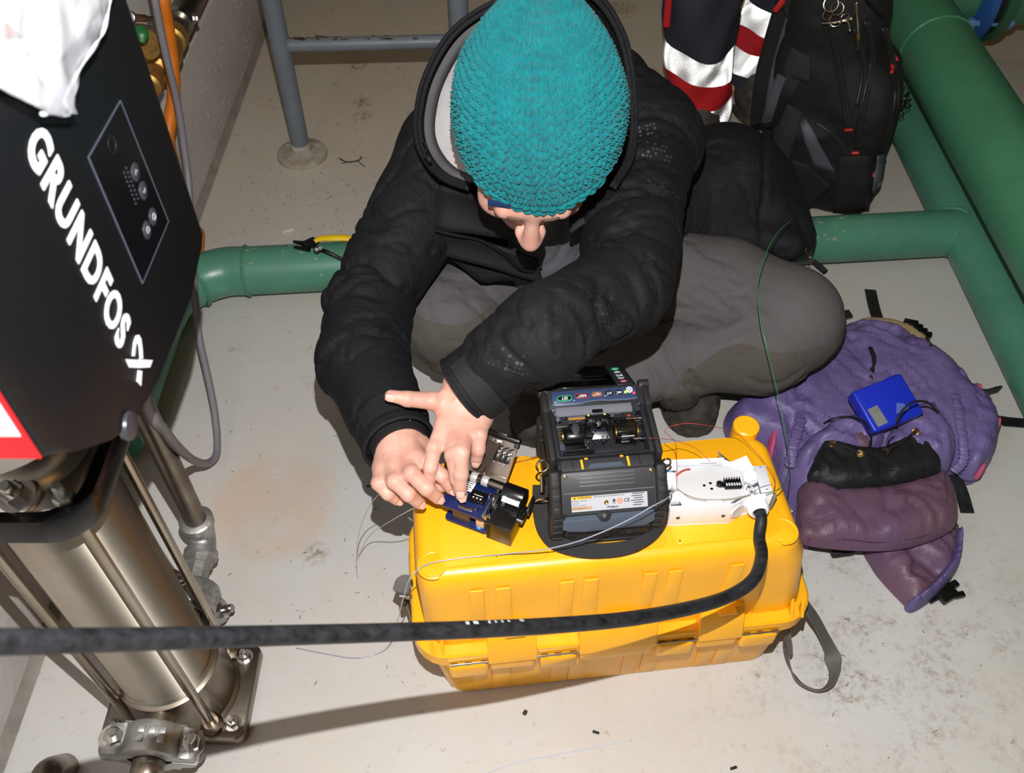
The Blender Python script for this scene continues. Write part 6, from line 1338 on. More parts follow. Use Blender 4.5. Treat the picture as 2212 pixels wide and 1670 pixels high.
puffy('gathered_edge', [(2058, 1150), (2076, 1150), (2078, 1190), (2068, 1232), (2040, 1268), (2008, 1296), (1974, 1314), (1960, 1300), (1990, 1278), (2022, 1246), (2046, 1212), (2056, 1180)], .004, .046, .016, mat('bright_purple_edge', (94, 82, 132), .55), rk, .011, (110, 16), .9, 61, .003)
puffy('underside_hem', [(1700, 1120), (1730, 1100), (1740, 1165), (1760, 1180), (1722, 1172)], .002, .03, .02, pur, rk, .004, (40, 12), 0, 53, .004)
rt = BVHTree.FromPolygons([v.co+o.location for o in rk.children for v in o.data.vertices], [], all_triangles=False) if False else None
def bag_tree(root):
    vs, ps = [], []
    for o in root.children:
        if o.type == 'MESH':
            k = len(vs); vs += [tuple(v.co) for v in o.data.vertices]; ps += [tuple(i+k for i in p.vertices) for p in o.data.polygons]
    return BVHTree.FromPolygons(vs, ps)
rt = bag_tree(rk)
def onto(tree, u, v, off=.001, z=.05, t=None):
    h, n, _, _ = tree.ray_cast(CAM, ray(u, v).normalized())
    if h is None: return (at(u, v, t=t) if t else at(u, v, z=z)), Vector((0, 0, 1))
    if n.dot(CAM-h) < 0: n = -n
    return h+n*off, n
# eyelets with the drawcord
brs = mat('old_brass_eyelet', (150, 118, 76), .35, .9)
eye_px = ((1798, 960), (1858, 980), (1912, 976), (1978, 934))
for u, v in eye_px:
    p, n = onto(rt, u, v, .001); b = MB(); x_, y_, z_ = frame_z((n+(CAM-p).normalized()*.6)); b.tube([p+x_*(.0055*math.cos(a))+y_*(.0055*math.sin(a)) for a in np.linspace(0, 6.283, 22)[:-1]], .0016, 8, closed=True); b.lathe([(.0045, 0), (.0045, .0004), (0, .0004)], p-z_*.0005, z_, 16); b.build('eyelet', brs, eb)
cordm = mat('black_cord', (20, 20, 22), .7, bump=.4, bs=900)
def drape(px, r=.0016, name='drawcord', m=cordm, parent=rk, tree=None, lift=.002):
    P = []
    for q in px:
        if len(q) == 3: P.append(at(q[0], q[1], z=q[2])); continue
        h, n, _, _ = (tree or rt).ray_cast(CAM, ray(*q).normalized())
        if h is not None: P.append(h+(n if n.dot(CAM-h) > 0 else -n)*lift)
    if len(P) < 2: return None
    return MB().tube(P, r, 8, 8).build(name, m, parent, 180)
drape([(1798, 960), (1828, 968), (1858, 980)]); drape([(1912, 976), (1945, 958), (1978, 934)]); drape([(1780, 915), (1800, 904, .128), (1835, 900, .135), (1868, 912, .168), (1882, 940, .168), (1878, 968)])
drape([(1936, 912, .20), (1950, 886, .215), (1975, 868, .22), (2004, 870, .19), (2026, 890, .14)], .002); drape([(1912, 976), (1922, 955), (1934, 944)])
# black straps and buckles
def strap(px, w=.022, name='strap', wd=None, m=bnl, th=.002):
    P = [at(u, v, z=z) for u, v, z in px]; d = (P[-1]-P[0]).normalized(); wd = wd or d.cross(Vector((0, 0, 1))); return MB().ribbon(P, wd, w, th, 6).build(name, m, rk)
strap([(1880, 626, .006), (1886, 655, .006), (1893, 680, .008), (1900, 698, .02)], .024); strap([(1810, 684, .03), (1838, 676, .035)], .02)
p, n = onto(rt, 1887, 760); drape([(1880, 752), (1888, 775), (1884, 800), (1880, 818)], .0045, 'strap', bnl, lift=.0)
strap([(2102, 842, .05), (2125, 848, .045), (2145, 843, .03), (2160, 840, .02)], .016, wd=(.3, .2, 1)); strap([(2160, 908, .02), (2190, 912, .006), (2240, 916, .004)], .022)
strap([(2058, 1020, .03), (2076, 1060, .01), (2090, 1108, .003)], .024); strap([(1640, 862, .06), (1668, 868, .075)], .014)
b = MB(); c = at(1816, 1184, z=.012); b.box(c, (.04, .03, .014), bev=.004, rot=(0, 0, .15)); b.build('strap_end', bnl, rk)
b = MB(); c = at(2040, 1278, z=.012)
b.box(c, (.034, .034, .010), bev=.002, rot=(0, 0, .5)); b.box(c+Vector((.018, .012, 0)), (.018, .012, .008), bev=.002, rot=(0, 0, .5)); b.box(c+Vector((.022, -.006, 0)), (.018, .010, .008), bev=.002, rot=(0, 0, .2)); b.box(c+Vector((-.022, -.006, 0)), (.026, .022, .006), bev=.002, rot=(0, 0, .5)); b.build('buckle', bpl, rk)
b = MB(); c = at(1980, 705, z=.03)
for k in range(4): b.box(c+Vector((.006*k-.008, .012-.011*k, 0)), (.028, .007, .012), bev=.002, rot=(0, 0, -.3))
b.box(c+Vector((-.006, -.0, -.006)), (.014, .046, .010), bev=.002, rot=(0, 0, .3)); b.build('buckle', bpl, rk)
drape([(2000, 730), (2010, 748)], .003, 'strap', bnl)
# seams of the flap
for px in ([(1735, 1050), (1728, 1090), (1730, 1140)], [(2040, 1022), (2046, 1075), (2042, 1128)], [(1745, 1165), (1830, 1166), (1900, 1172), (1980, 1162), (2040, 1142)]):
    drape(px, .0008, 'seam', mat('seam_thread', (62, 40, 56), .9), fl, lift=.0003)
# blue box standing in the pouch
bx = mat('blue_plastic_box', (24, 46, 190), .4, bump=.1, bs=300)
q0, q1, q3 = at(1842, 846, z=.172), at(1946, 806, z=.180), at(1868, 922, z=.150)
xx = (q1-q0); wx = xx.length; xx.normalize(); yy = (q0-q3); yy = (yy-xx*yy.dot(xx)); wy = yy.length; yy.normalize(); zz_ = xx.cross(yy)
BB = M4(xx, yy, zz_, q0)
bxo = thing('blue_box', 'small bright blue plastic box stuck in the mouth of the purple rucksack', 'box', q0-zz_*.04, world=True)
b = MB(); b.box((wx/2, -wy*.62, -.018), (wx, wy*1.24, .022), BB, bev=.004, seg=3); b.build('base', bx, bxo)
b = MB(); b.box((wx/2, -wy*.62, -.0075), (wx+.002, wy*1.25, .015), BB, bev=.004, seg=3); ldb = b.build('lid', bx, bxo)
b = MB(); b.box((wx-.012, -wy*1.0+wy+.0015, -.016), (.022, .003, .014), BB, bev=.001); b.build('lid_catch', bx, ldb)
b = MB(); b.box((.018, -wy*.86, .0003), (.020, .034, .0006), BB, rot=(0, 0, .05)); b.build('grey_sticker', mat('grey_sticker', (128, 132, 130), .6, var=.2, vs=60), ldb)
b = MB(); vs, fs = sheet([BB @ Vector(c) for c in ((.05, -wy*.98, .001), (.078, -wy*1.02, .001), (.07, -wy*.80, .002), (.06, -wy*.72, .0015))], 8, .0012, 9); b.add(vs, fs); b.build('tape_scrap', mat('clear_tape', (110, 130, 220), .15, alpha=.55), ldb, 180)

# ------------------------------------------------------------------ black backpack standing by the pipes
bk = mat('backpack_black', (15, 15, 16), .75, var=.2, vs=30, bump=.35, bs=900); crumple(bk, 18, .008, .4); bk2 = mat('backpack_black_panel', (22, 21, 21), .8, bump=.5, bs=700)
gmesh = mat('grey_spacer_mesh', (52, 50, 48), .9, var=.5, rgb2=(26, 25, 24), vs=420, bump=.8, bs=420); gtr = mat('grey_foam_trim', (74, 78, 86), .6, bump=.15, bs=300); redt = mat('red_pull', (190, 40, 30), .5)
bp_ = thing('backpack', 'black backpack with grey mesh back and red tags standing against the green pipes', 'backpack', (.76, 1.82, 0), world=True)
br = math.radians(-22); BR = np.array(((math.cos(br), -math.sin(br), 0), (math.sin(br), math.cos(br), 0), (0, 0, 1)))
tl_ = math.radians(4); BT_ = np.array(((1, 0, 0), (0, math.cos(tl_), -math.sin(tl_)), (0, math.sin(tl_), math.cos(tl_)))); BR = BR@BT_
bc = np.array((.735, 1.825, .27))
def bpP(x, y, z): return bc+BR@np.array((x, y, z))
pk = [(rbox(bpP(-.02, 0, -.09), (.122, .085, .178), .045, BR), .03), (ell(bpP(-.05, 0, .09), (.105, .085, .20), BR), .04), (rbox(bpP(.0, -.035, -.20), (.125, .075, .068), .03, BR), .02), (rbox(bpP(.055, -.03, -.10), (.058, .075, .15), .05, BR), .05), (ell(bpP(-.065, .0, .2), (.085, .075, .085), BR), .04), (rbox(bpP(-.05, -.085, -.15), (.06, .03, .11), .03, BR), .02), (rbox(bpP(-.10, -.05, -.19), (.05, .05, .075), .03, BR), .02)]
bV_, bF_ = sdf(pk, .008, .03, disp=lambda V: .004*fbm(V*13, 2, 3)+.0022*ridge(V*22, 6, 2)); bV_[:, 2] = np.maximum(bV_[:, 2], .002)
bV_[:, 0] = np.minimum(bV_[:, 0], .877+.0*bV_[:, 2])
npobj('bag_body', bV_, bF_, bk, bp_)
bt_ = bag_tree(bp_)
def bdr(px, r, name, m=bk2, lift=.001, parent=None): return drape(px, r, name, m, parent or bp_, bt_, lift)
for px in ([(1790, 50), (1805, 130), (1820, 210), (1828, 260), (1832, 275)], [(1868, 45), (1880, 130), (1868, 200), (1855, 260), (1848, 320)], [(1905, 60), (1925, 140), (1932, 210), (1920, 270), (1900, 330)], [(1762, 265), (1790, 285), (1815, 315), (1830, 345)], [(1845, 60), (1862, 150), (1850, 230)]):
    bdr(px, .0035, 'zip', mat('zip_dark', (30, 29, 28), .45)); bdr([(u+7, v) for u, v in px], .0045, 'piping', bk2)
for px, n in (([(1826, 281), (1842, 279)], 0), ([(1840, 330), (1856, 330)], 0), ([(1925, 112), (1931, 122), (1938, 132)], 0), ([(1926, 142), (1928, 150), (1924, 158)], 0), ([(1890, 372), (1886, 382)], 0)):
    bdr(px, .0038, 'red_tag', redt)
def bpanel(px, name, m, lift=.004, th=.004, parent=None, n=7):
    """a cloth panel laid on the pack: quad grid of points projected on it"""
    (a0, a1), (b0, b1), (c0_, c1), (d0, d1) = px; V = []
    for i in range(n+1):
        for j in range(n+1):
            s, t = i/n, j/n; u = (a0*(1-s)+b0*s)*(1-t)+(d0*(1-s)+c0_*s)*t; v = (a1*(1-s)+b1*s)*(1-t)+(d1*(1-s)+c1*s)*t
            p, _ = onto(bt_, u, v, lift+.003*math.sin(math.pi*s)*math.sin(math.pi*t), t=.00104); V.append(tuple(p))
    V = np.array(V); fs = [(i*(n+1)+j, (i+1)*(n+1)+j, (i+1)*(n+1)+j+1, i*(n+1)+j+1) for i in range(n) for j in range(n)]
    o = npobj(name, V, fs, m, parent or bp_); md = o.modifiers.new('thickness', 'SOLIDIFY'); md.thickness = th; md.offset = 0; return o
bpanel([(1702, 355), (1668, 300), (1690, 215), (1735, 240)], 'back_mesh', gmesh); bpanel([(1690, 160), (1712, 100), (1750, 120), (1752, 178)], 'back_mesh', gmesh)
bpanel([(1728, 268), (1740, 255), (1808, 372), (1760, 358)], 'side_pocket_trim', gtr, .007); bpanel([(1712, 340), (1745, 352), (1800, 400), (1740, 455)], 'side_pocket', bk2, .006)
bpanel([(1812, 335), (1880, 332), (1876, 450), (1800, 455)], 'base_panel', bk2, .005); bpanel([(1893, 335), (1908, 330), (1900, 400), (1880, 420)], 'corner_trim', gtr, .004)
def bstrap(px, w, name, m, th=.012, wd=(.6, -.5, .2)):
    P = [at(u, v, t=t) for u, v, t in px]; return MB().ribbon(P, wd, w, th, 8).build(name, m, bp_, 60)
s1_ = [(1715, -30, .00102), (1690, 40, .00102), (1664, 130, .00103), (1650, 200, .00104), (1643, 262, .00106)]
bstrap(s1_, .05, 'shoulder_strap', bk2, .014, (.8, .4, .25)); bstrap([(u+13, v, t-.000012) for u, v, t in s1_], .012, 'strap_trim', gtr, .004, (.8, .4, .25))
s2_ = [(1690, -20, .00100), (1730, 60, .00099), (1742, 120, .00099), (1720, 160, .00099), (1690, 210, .00100), (1665, 270, .00103)]
bstrap(s2_, .032, 'shoulder_strap', bk, .012, (.7, .2, .5)); bstrap([(1722, 0, .00099), (1735, 30, .00098), (1755, 70, .00097), (1760, 118, .00098)], .022, 'strap_trim', gtr, .006, (.8, .1, -.3))
bstrap([(1688, 165, .00099), (1676, 195, .00099), (1664, 235, .00100), (1655, 262, .00102)], .020, 'strap_trim', gtr, .008, (.8, .2, -.2))
b = MB(); b.box(at(1683, 12, t=.00099), (.012, .008, .03), bev=.002, rot=(0, .5, 0)); b.build('strap_tag', redt, bp_)
# keyrings, tags and a pen-shaped metal puller clipped to it
kr = thing('key_bunch', 'bunch of keys, rings and clips hanging at the top of the black backpack', 'keys', at(1815, 20, t=.00094), world=True)
met = MATS['hook_steel']; rg = random.Random(3)
def ring(c, r, ax, th=.0012): x_, y_, z_ = frame_z(ax); return MB().tube([c+x_*(r*math.cos(a))+y_*(r*math.sin(a)) for a in np.linspace(0, 6.283, 22)[:-1]], th, 7, closed=True)
def kpt(u, v, off=.008): return onto(bt_, u, v, off+.016, t=.00098)[0]
for u, v, r in ((1800, 6, .014), (1812, 14, .012), (1795, 22, .010), (1822, 30, .008), (1808, 32, .011)): ring(kpt(u, v, .01), r, (rg.uniform(-1, 1), -1, rg.uniform(0, 1))).build('ring', met, kr)
for (u0, v0, u1, v1) in ((1785, 40, 1812, 36), (1810, 36, 1832, 32), (1826, 28, 1832, 50)):
    a, c = kpt(u0, v0, .008), kpt(u1, v1, .008); b = MB(); b.cyl(a, c, .0032, n=12, bev=.0008); b.cyl(c, c+(c-a).normalized()*.004, .0052, n=12, bev=.001); b.build('swivel_clip', met, kr)
b = MB(); a, c, e_ = kpt(1846, 0), kpt(1846, 62), kpt(1847, 70); b.cyl(a, c, .0048, n=16, bev=.001); b.build('pen_barrel', met, kr); b = MB(); b.cyl(c, e_, .0058, n=16, bev=.001); b.build('pen_collar', brass_, kr)
b = MB(); b.cyl(e_, kpt(1847, 96), .0042, .0036, 14, bev=.001); b.build('pen_grip', mat('dark_brown_grip', (46, 38, 30), .5), kr)
MB().tube([kpt(u, v, .012) for u, v in ((1862, -6), (1872, 6), (1882, 18), (1888, 28))], .0026, 8, 5).build('cord_loop', bpl, kr)
zp2 = thing('zip_pulls', 'cluster of small metal zip pulls on the right edge of the black backpack', 'zip pulls', at(1962, 215, t=.00098), world=True)
for k, (u, v) in enumerate(((1956, 182), (1958, 200), (1966, 204), (1960, 214), (1972, 218), (1958, 236))):
    c = onto(bt_, u-8, v, .012, t=.00104)[0]; b = MB(); b.box(c, (.005, .004, .012), bev=.0012, rot=(.2*k, .3, .4*k)); ring_ = [c+Vector((.004*math.cos(a), 0, -.010+.006*math.sin(a))) for a in np.linspace(0, 6.283, 14)[:-1]]; b.tube(ring_, .0011, 6, closed=True); b.build('puller', mat('gunmetal', (110, 104, 98), .25, 1), zp2)
# ------------------------------------------------------------------ second person: only the lower legs are in the frame
nvy = mat('navy_work_cloth', (44, 43, 56), .85, var=.15, vs=20, bump=.3, bs=900); rdc = mat('red_work_cloth', (186, 18, 26), .8, var=.12, vs=20, bump=.3, bs=900)
retro = mat('retro_tape', (252, 252, 252), .30, 1)
p2 = thing('person', 'standing person in navy and red work trousers with white reflective bands behind the backpack', 'person', (.55, 2.12, 0), world=True)
legs = [([(.475, 2.03, .03), (.462, 2.04, .14), (.445, 2.05, .28), (.425, 2.06, .45)], [.070, .078, .088, .095], (.06, .125, .19, .255)),
        ([(.615, 2.19, .04), (.625, 2.20, .16), (.65, 2.22, .30), (.68, 2.23, .45)], [.064, .072, .084, .092], (.115, .175, .225, .285))]
body2 = []
for axis, rad, bands in legs:
    ax = spline(axis, 8); zz = np.array([p.z for p in ax]); n = 72
    def surf(z, a, ax=ax, zz=zz, rad=rad):
        cx_, cy_ = np.interp(z, zz, [p.x for p in ax]), np.interp(z, zz, [p.y for p in ax]); r = np.interp(z, np.linspace(zz[0], zz[-1], len(rad)), rad)
        r = r+.006*math.sin(3*a+z*22)+.004*math.sin(5*a-z*40); return Vector((cx_+r*math.cos(a), cy_+r*.92*math.sin(a), z+.010*math.sin(2*a+1.1)))
    def shell(z0, z1, name, m, k=10):
        vs = [surf(z0+(z1-z0)*i/k, 2*math.pi*j/n) for i in range(k+1) for j in range(n)]; fs = [(i*n+j, i*n+(j+1) % n, (i+1)*n+(j+1) % n, (i+1)*n+j) for i in range(k) for j in range(n)]
        return MB().add(vs, fs).build(name, m, p2, 180)
    def prisms(z0, z1, name):
        """reflective tape as it is made: an array of little mirror corners"""
        s = .0042; rows = max(4, round((z1-z0)/(s*.866))); colm = 120; P = [[surf(z0+(z1-z0)*i/rows, 2*math.pi*(j+.5*(i % 2))/colm) for j in range(colm)] for i in range(rows+1)]; vs = []; fs = []
        for i in range(rows):
            for j in range(colm):
                a, b_ = P[i][j], P[i][(j+1) % colm]; k_ = j if i % 2 == 0 else (j+1) % colm; c, d_ = P[i+1][k_], P[i+1][(k_-1) % colm] if i % 2 == 0 else P[i+1][(k_-1) % colm]
                for t3 in ((a, b_, P[i+1][k_]), (a, P[i+1][k_], P[i+1][(k_-1) % colm])):
                    nn = (t3[1]-t3[0]).cross(t3[2]-t3[0])
                    if nn.length < 1e-12: continue
                    nn.normalize(); cc = (t3[0]+t3[1]+t3[2])/3; out = cc-Vector((np.interp(cc.z, zz, [p.x for p in ax]), np.interp(cc.z, zz, [p.y for p in ax]), cc.z))
                    if nn.dot(out) < 0: nn = -nn; t3 = (t3[0], t3[2], t3[1])
                    L_ = ((t3[1]-t3[0]).length+(t3[2]-t3[1]).length+(t3[0]-t3[2]).length)/3; ap = cc-nn*L_/math.sqrt(6); o = len(vs); vs += [*t3, ap]; fs += [(o, o+1, o+3), (o+1, o+2, o+3), (o+2, o, o+3)]
        o = MB().add(vs, fs).build(name, retro, p2, 0); o['kind'] = 'stuff'; return o
    w0, w1, w2, w3 = bands
    shell(w3, .45, 'trouser_leg', nvy, 12); prisms(w2, w3, 'reflective_band'); shell(w1, w2, 'red_band', rdc, 6); prisms(w0, w1, 'reflective_band'); shell(max(.02, w0-.03), w0, 'trouser_hem', nvy, 4)
    body2 += [cap(np.array(a, np.float32), np.array(c, np.float32), .045, .048) for a, c in zip(axis, axis[1:])]
lV, lF = sdf(body2, .008, .01); npobj('body', lV, lF, skin, p2)
for k, (toe, heel, ank) in enumerate((((.46, 1.89, 0), (.48, 2.13, 0), (.475, 2.05, .08)), ((.665, 2.075, 0), (.60, 2.27, 0), (.61, 2.19, .09)))):
    per_keep, per = per, p2; boot('boot', toe, heel, np.array(ank, np.float32)); per = per_keep
b = MB(); b.prism([(0, 0), (.016, .002), (.012, .07), (-.004, .08)], .003, M4((.8, -.5, 0), (0, 0, 1), (-.5, -.8, 0), (.348, 2.0, .32))); b.build('red_side_stripe', rdc, p2)

# ------------------------------------------------------------------ plastic bag with papers over the pump's control box
film = mat('clear_film', (206, 208, 214), .10, alpha=.42, spec=1); pap = mat('white_paper', (232, 232, 232), .7); pap2 = mat('crumpled_white_paper', (222, 220, 220), .6, bump=.5, bs=120)
pb = thing('plastic_bag', 'clear plastic bag with white papers draped over the black pump box', 'bag', (XF, .55, 1.165), world=True)
def drapeface(px, name, m, off, amp, seed, n=16, top=True, fold=.0):
    """sheet hanging down the aisle face of the box from its top edge"""
    poly = [(lambda p: (p.y, p.z))(at(u, v, x=XF+off+amp*.6)) for u, v in px]; poly = [(y, min(z, 1.163)) for y, z in poly]
    a = np.array(poly); st = .006; lo = a.min(0)-st; hi = a.max(0)+st; nx_, ny_ = [int(v)+2 for v in (hi-lo)/st]
    X, Y = np.meshgrid(lo[0]+st*np.arange(nx_), lo[1]+st*np.arange(ny_), indexing='ij'); P = np.stack([X.ravel(), Y.ravel()], 1); ins = inpoly(P, poly); near, d = nearest_on(P, poly); P = np.where(ins[:, None], P, near)
    w = fbm(np.stack([P[:, 0]*20, P[:, 1]*20, 0*d+seed], 1), 3, seed); w2 = ridge(np.stack([P[:, 0]*34, P[:, 1]*34, 0*d+seed], 1), seed, 2)
    Xc = XF+off+amp*(.6+.5*w+.4*w2); ids = np.arange(nx_*ny_).reshape(nx_, ny_); Q = np.stack([ids[:-1, :-1], ids[1:, :-1], ids[1:, 1:], ids[:-1, 1:]], -1).reshape(-1, 4); Q = Q[ins[Q].sum(1) > 0]
    V = np.stack([Xc, P[:, 0], P[:, 1]], 1); u_, inv = np.unique(Q, return_inverse=True); V = V[u_]; Q = inv.reshape(Q.shape)
    o = npobj(name, V, Q, m, pb); md = o.modifiers.new('thickness', 'SOLIDIFY'); md.thickness = .0006; md.offset = 0; return o
bag_px = [(-330, -500), (60, -440), (150, -300), (243, -40), (236, 12), (222, 70), (205, 98), (172, 150), (143, 204), (140, 222), (152, 246), (118, 247), (92, 247), (60, 232), (20, 208), (-30, 180), (-200, 60)]
drapeface(bag_px, 'film', film, .009, .006, 3)
drapeface([(-320, -480), (40, -420), (130, -280), (232, -40), (226, 8), (212, 36), (186, 66), (160, 92), (118, 132), (60, 92), (-40, 40)], 'paper', pap, .004, .003, 5)
drapeface([(-60, 80), (30, 84), (70, 92), (108, 118), (118, 150), (112, 180), (98, 205), (92, 235), (70, 226), (40, 205), (0, 190), (-60, 150)], 'crumpled_paper', pap2, .004, .008, 7)
drapeface([(-30, 56), (14, 50), (46, 80), (-10, 82)], 'orange_card', mat('orange_card', (220, 108, 70), .6), .010, .002, 9)
edge_px = [(246, -40), (239, 12), (225, 70), (208, 98), (175, 150), (146, 204), (142, 222), (154, 247), (119, 248), (92, 247)]
b = MB(); b.tube([at(u-2, v-1, x=XF+.015) for u, v in edge_px], lambda t: .0011+.0006*math.sin(t*40), 7, 4); b.build('film_edge_highlight', mat('film_edge_highlight', (200, 202, 208), .15), pb, 180)  # pale tube along the film's border: its edge highlight put into colour and shape
b = MB(); b.prism(rrect(.36, -.445, .66, XF+.002, .01), .003, M4((0, 1, 0), (1, 0, 0), (0, 0, 1), (0, 0, 1.1665))); b.build('top_fold', pap, pb)

# ------------------------------------------------------------------ wall pipe, brass valve and cables on the left wall
wx_ = -.69
vp = thing('brass_valve', 'brass valve with green handle on a steel pipe fixed to the left wall', 'valve', at(330, 100, x=wx_), world=True)
A_, B_ = at(440, -60, x=wx_), at(330, 190, x=wx_); dv = (B_-A_).normalized(); P_ = lambda u, v, dx=0: at(u, v, x=wx_+dx)
br2 = mat('valve_brass', (196, 154, 86), .5, .85, var=.2, vs=40, bump=.15, bs=120)
up_ = Vector((0, 0, 1)); ap = P_(398, 32); fv = Vector((0, -.62, -.78))
axp = [P_(470, -120), P_(372, 78)]
b = MB(); b.cyl(axp[0]+Vector((0, .6, .9)) if False else axp[0], axp[1], .027, n=28); b.build('steel_pipe', steel_d, vp)
dd = (axp[1]-axp[0]).normalized(); axe = axp[1]
b = MB(); c = P_(385, 48); b.lathe([(.027, -.009), (.031, -.009), (.031, .009), (.027, .009)], c, dd, 28); b.hexbolt(c+Vector((.034, 0, .008)), (1, 0, 0), .007, .01); b.build('pipe_clamp', zinc, vp)
b = MB(); b.cyl(c, Vector((-.752, c.y, c.z)), .006); b.build('clamp_stud', zinc, vp)
b = MB(); b.lathe([(.027, 0), (.032, .004), (.032, .03), (.026, .034), (.030, .05), (.036, .07), (.036, .10), (.030, .115), (.024, .12)], axe-dd*.01, dd, 28); b.build('valve_body', br2, vp)
c = P_(318, 96, .03); sv = Vector((.75, -.55, .35)).normalized(); b = MB(); b.lathe([(.0001, -.03), (.026, -.03), (.027, .0), (.025, .004), (.012, .004)], c, sv, 32); b.lathe([(.014, .003), (.014, .012), (.012, .014), (0, .014)], c, sv, 6); b.build('bonnet_cap', br2, vp)
e2 = axe+dd*.105
b = MB(); b.lathe([(.024, 0), (.030, .006), (.030, .028), (.022, .034)], e2, dd, 8); b.lathe([(.020, .034), (.020, .06), (.026, .066), (.026, .085), (.02, .09), (0, .09)], e2, dd, 24); b.build('union_nut', br2, vp)
b = MB(); p = P_(300, 60, .05); b.tube([p, P_(305, 74, .055), P_(306, 92, .055)], [.010, .013, .006], 12, 5, flat=.5); b.build('green_handle', mat('green_lever', (28, 104, 44), .4), vp)
b = MB(); a, c = P_(284, 38, .02), P_(344, 42, .02); b.cyl(a, c, .0055, n=14); b.cyl(a, a+(c-a)*.45, .0075, n=6); b.cyl(a-(c-a).normalized()*.012, a, .011, n=16, bev=.002); b.build('drain_rod', alu, vp)
oc = MB(); oc.tube([at(350, -40, x=-.64), at(352, 0, x=-.64), at(362, 60, x=-.645), at(372, 130, x=-.65), at(375, 200, x=-.655), at(368, 260, x=-.66), at(364, 310, x=-.668), at(385, 400, x=-.68), at(408, 490, x=-.695), (-.70, 1.60, .04), (-.70, 1.54, .013), (-.70, 1.50, .013)], .0125, 16, 8)
tag(oc.build('orange_cable', mat('orange_sheath', (206, 110, 20), .5, var=.15, vs=30, bump=.2, bs=80), None, 180, centre=True), 'orange cable hanging down the left wall behind the pump box', 'cable')
gc = MB(); gc.tube([at(328, -40, x=-.60), at(335, 0, x=-.60), at(346, 60, x=-.605), at(360, 125, x=-.61), at(376, 190, x=-.615), at(388, 250, x=-.62), at(398, 320, x=-.625), at(408, 400, x=-.625), at(414, 520, x=-.62), at(420, 620, z=.19), at(429, 720, z=.13), at(448, 810, z=.09), at(462, 880, z=.06), at(469, 945, z=.035), at(466, 985, z=.03), at(446, 1001, z=.05), at(418, 994, z=.14), at(385, 968, z=.37), at(352, 928, z=.51), at(325, 893, z=.61), (-.375, .615, .70), (-.372, .61, .738)], .0068, 14, 8)
tag(gc.build('grey_cable', mat('grey_sheath', (122, 118, 122), .5, bump=.1, bs=90), None, 180, centre=True), 'thin grey cable looping over the floor behind the pump', 'cable')

# ------------------------------------------------------------------ stripping pliers on the pipe
sp_ = thing('stripping_pliers', 'black pliers with a yellow handle resting on top of the green pipe', 'pliers', at(690, 530, z=.118), world=True)
zt_ = .125
b = MB(); b.tube([at(676, 524, z=zt_+.004), at(690, 516, z=zt_+.008), at(715, 514, z=zt_+.012), at(745, 514, z=zt_+.012), at(775, 520, z=zt_+.008)], [.005, .007, .008, .008, .006], 12, 6, flat=.6); b.build('yellow_handle', mat('yellow_grip', (236, 196, 20), .4), sp_)
b = MB(); b.tube([at(682, 536, z=zt_), at(705, 544, z=zt_), at(730, 556, z=zt_-.008), at(760, 572, z=zt_-.018)], [.005, .0045, .004, .004], 10, 6); b.build('black_handle', bpl, sp_)
b = MB(); q = [(655, 527), (676, 517), (690, 522), (678, 533), (660, 536)]; w = [at(u, v, z=zt_) for u, v in q]; b.prism([(p.x, p.y) for p in w], .012, Matrix.Translation((0, 0, zt_-.004)), bev=.002, both=True); b.build('jaw_block', bpl, sp_)
for (u0, v0, u1, v1) in ((634, 522, 664, 527), (636, 534, 668, 538)):
    b = MB(); b.tube([at(u0, v0, z=zt_-.002), at(u1, v1, z=zt_+.002)], [.003, .006], 8); b.build('jaw', bpl, sp_)
b = MB(); b.cyl(at(684, 540, z=zt_-.004), at(684, 540, z=zt_+.012), .007, n=16, bev=.001); b.build('pivot', bpl, sp_)
b = MB(); b.cyl(at(690, 536, z=zt_), at(692, 536, z=zt_+.014), .004, n=12); b.build('adjuster', bpl, sp_)

# ------------------------------------------------------------------ loose fibres
def fibre(name, px, r, m, label, n=8):
    P = [at(q[0], q[1], z=q[2]) for q in px]; o = MB().tube(P, r, 6, n).build(name, m, None, 180, centre=True); tag(o, label, 'optical fibre'); return o
clear = mat('clear_tube', (206, 212, 226), .15, coat=.5); rf = mat('red_fibre', (170, 60, 50), .3); gf = mat('green_fibre', (60, 140, 70), .25); grf = mat('pale_fibre', (196, 188, 176), .25)
fibre('buffer_tube', [(1452, 1048, .392), (1446, 1072, .44), (1405, 1096, .456), (1360, 1122, .432), (1300, 1150, .412), (1240, 1172, .394), (1170, 1188, .370), (1090, 1197, .350), (1000, 1205, .3465), (930, 1217, .3465), (902, 1232, .346), (884, 1252, .335), (872, 1290, .28), (862, 1330, .16), (848, 1380, .03), (825, 1408, .003), (770, 1422, .002), (700, 1412, .002), (640, 1400, .002)], .0008, mat('buffer_tube_grey', (150, 158, 178), .2, coat=.5), 'clear buffer tube from the white box across the case top down to the floor')
fibre('fibre', [(915, 1085, .372), (880, 1105, .352), (850, 1122, .30), (800, 1156, .12), (775, 1200, .02), (768, 1235, .002)], .0006, grf, 'pale fibre hanging from the lower hand beside the case')
fibre('fibre', [(820, 1066, .372), (806, 1082, .33), (790, 1110, .25), (776, 1150, .16), (770, 1200, .08), (772, 1245, .015)], .0006, grf, 'bent fibre end hanging left of the little finger')
fibre('fibre', [(1708, 476, .33), (1682, 500, .36), (1660, 535, .37), (1642, 585, .37), (1637, 630, .365), (1642, 690, .355), (1655, 745, .335), (1668, 800, .30), (1682, 860, .26), (1694, 920, .235), (1704, 975, .26), (1706, 1000, .30), (1696, 1040, .36), (1680, 1058, .396), (1655, 1066, .402)], .0007, gf, 'long green fibre arching up over the left knee')
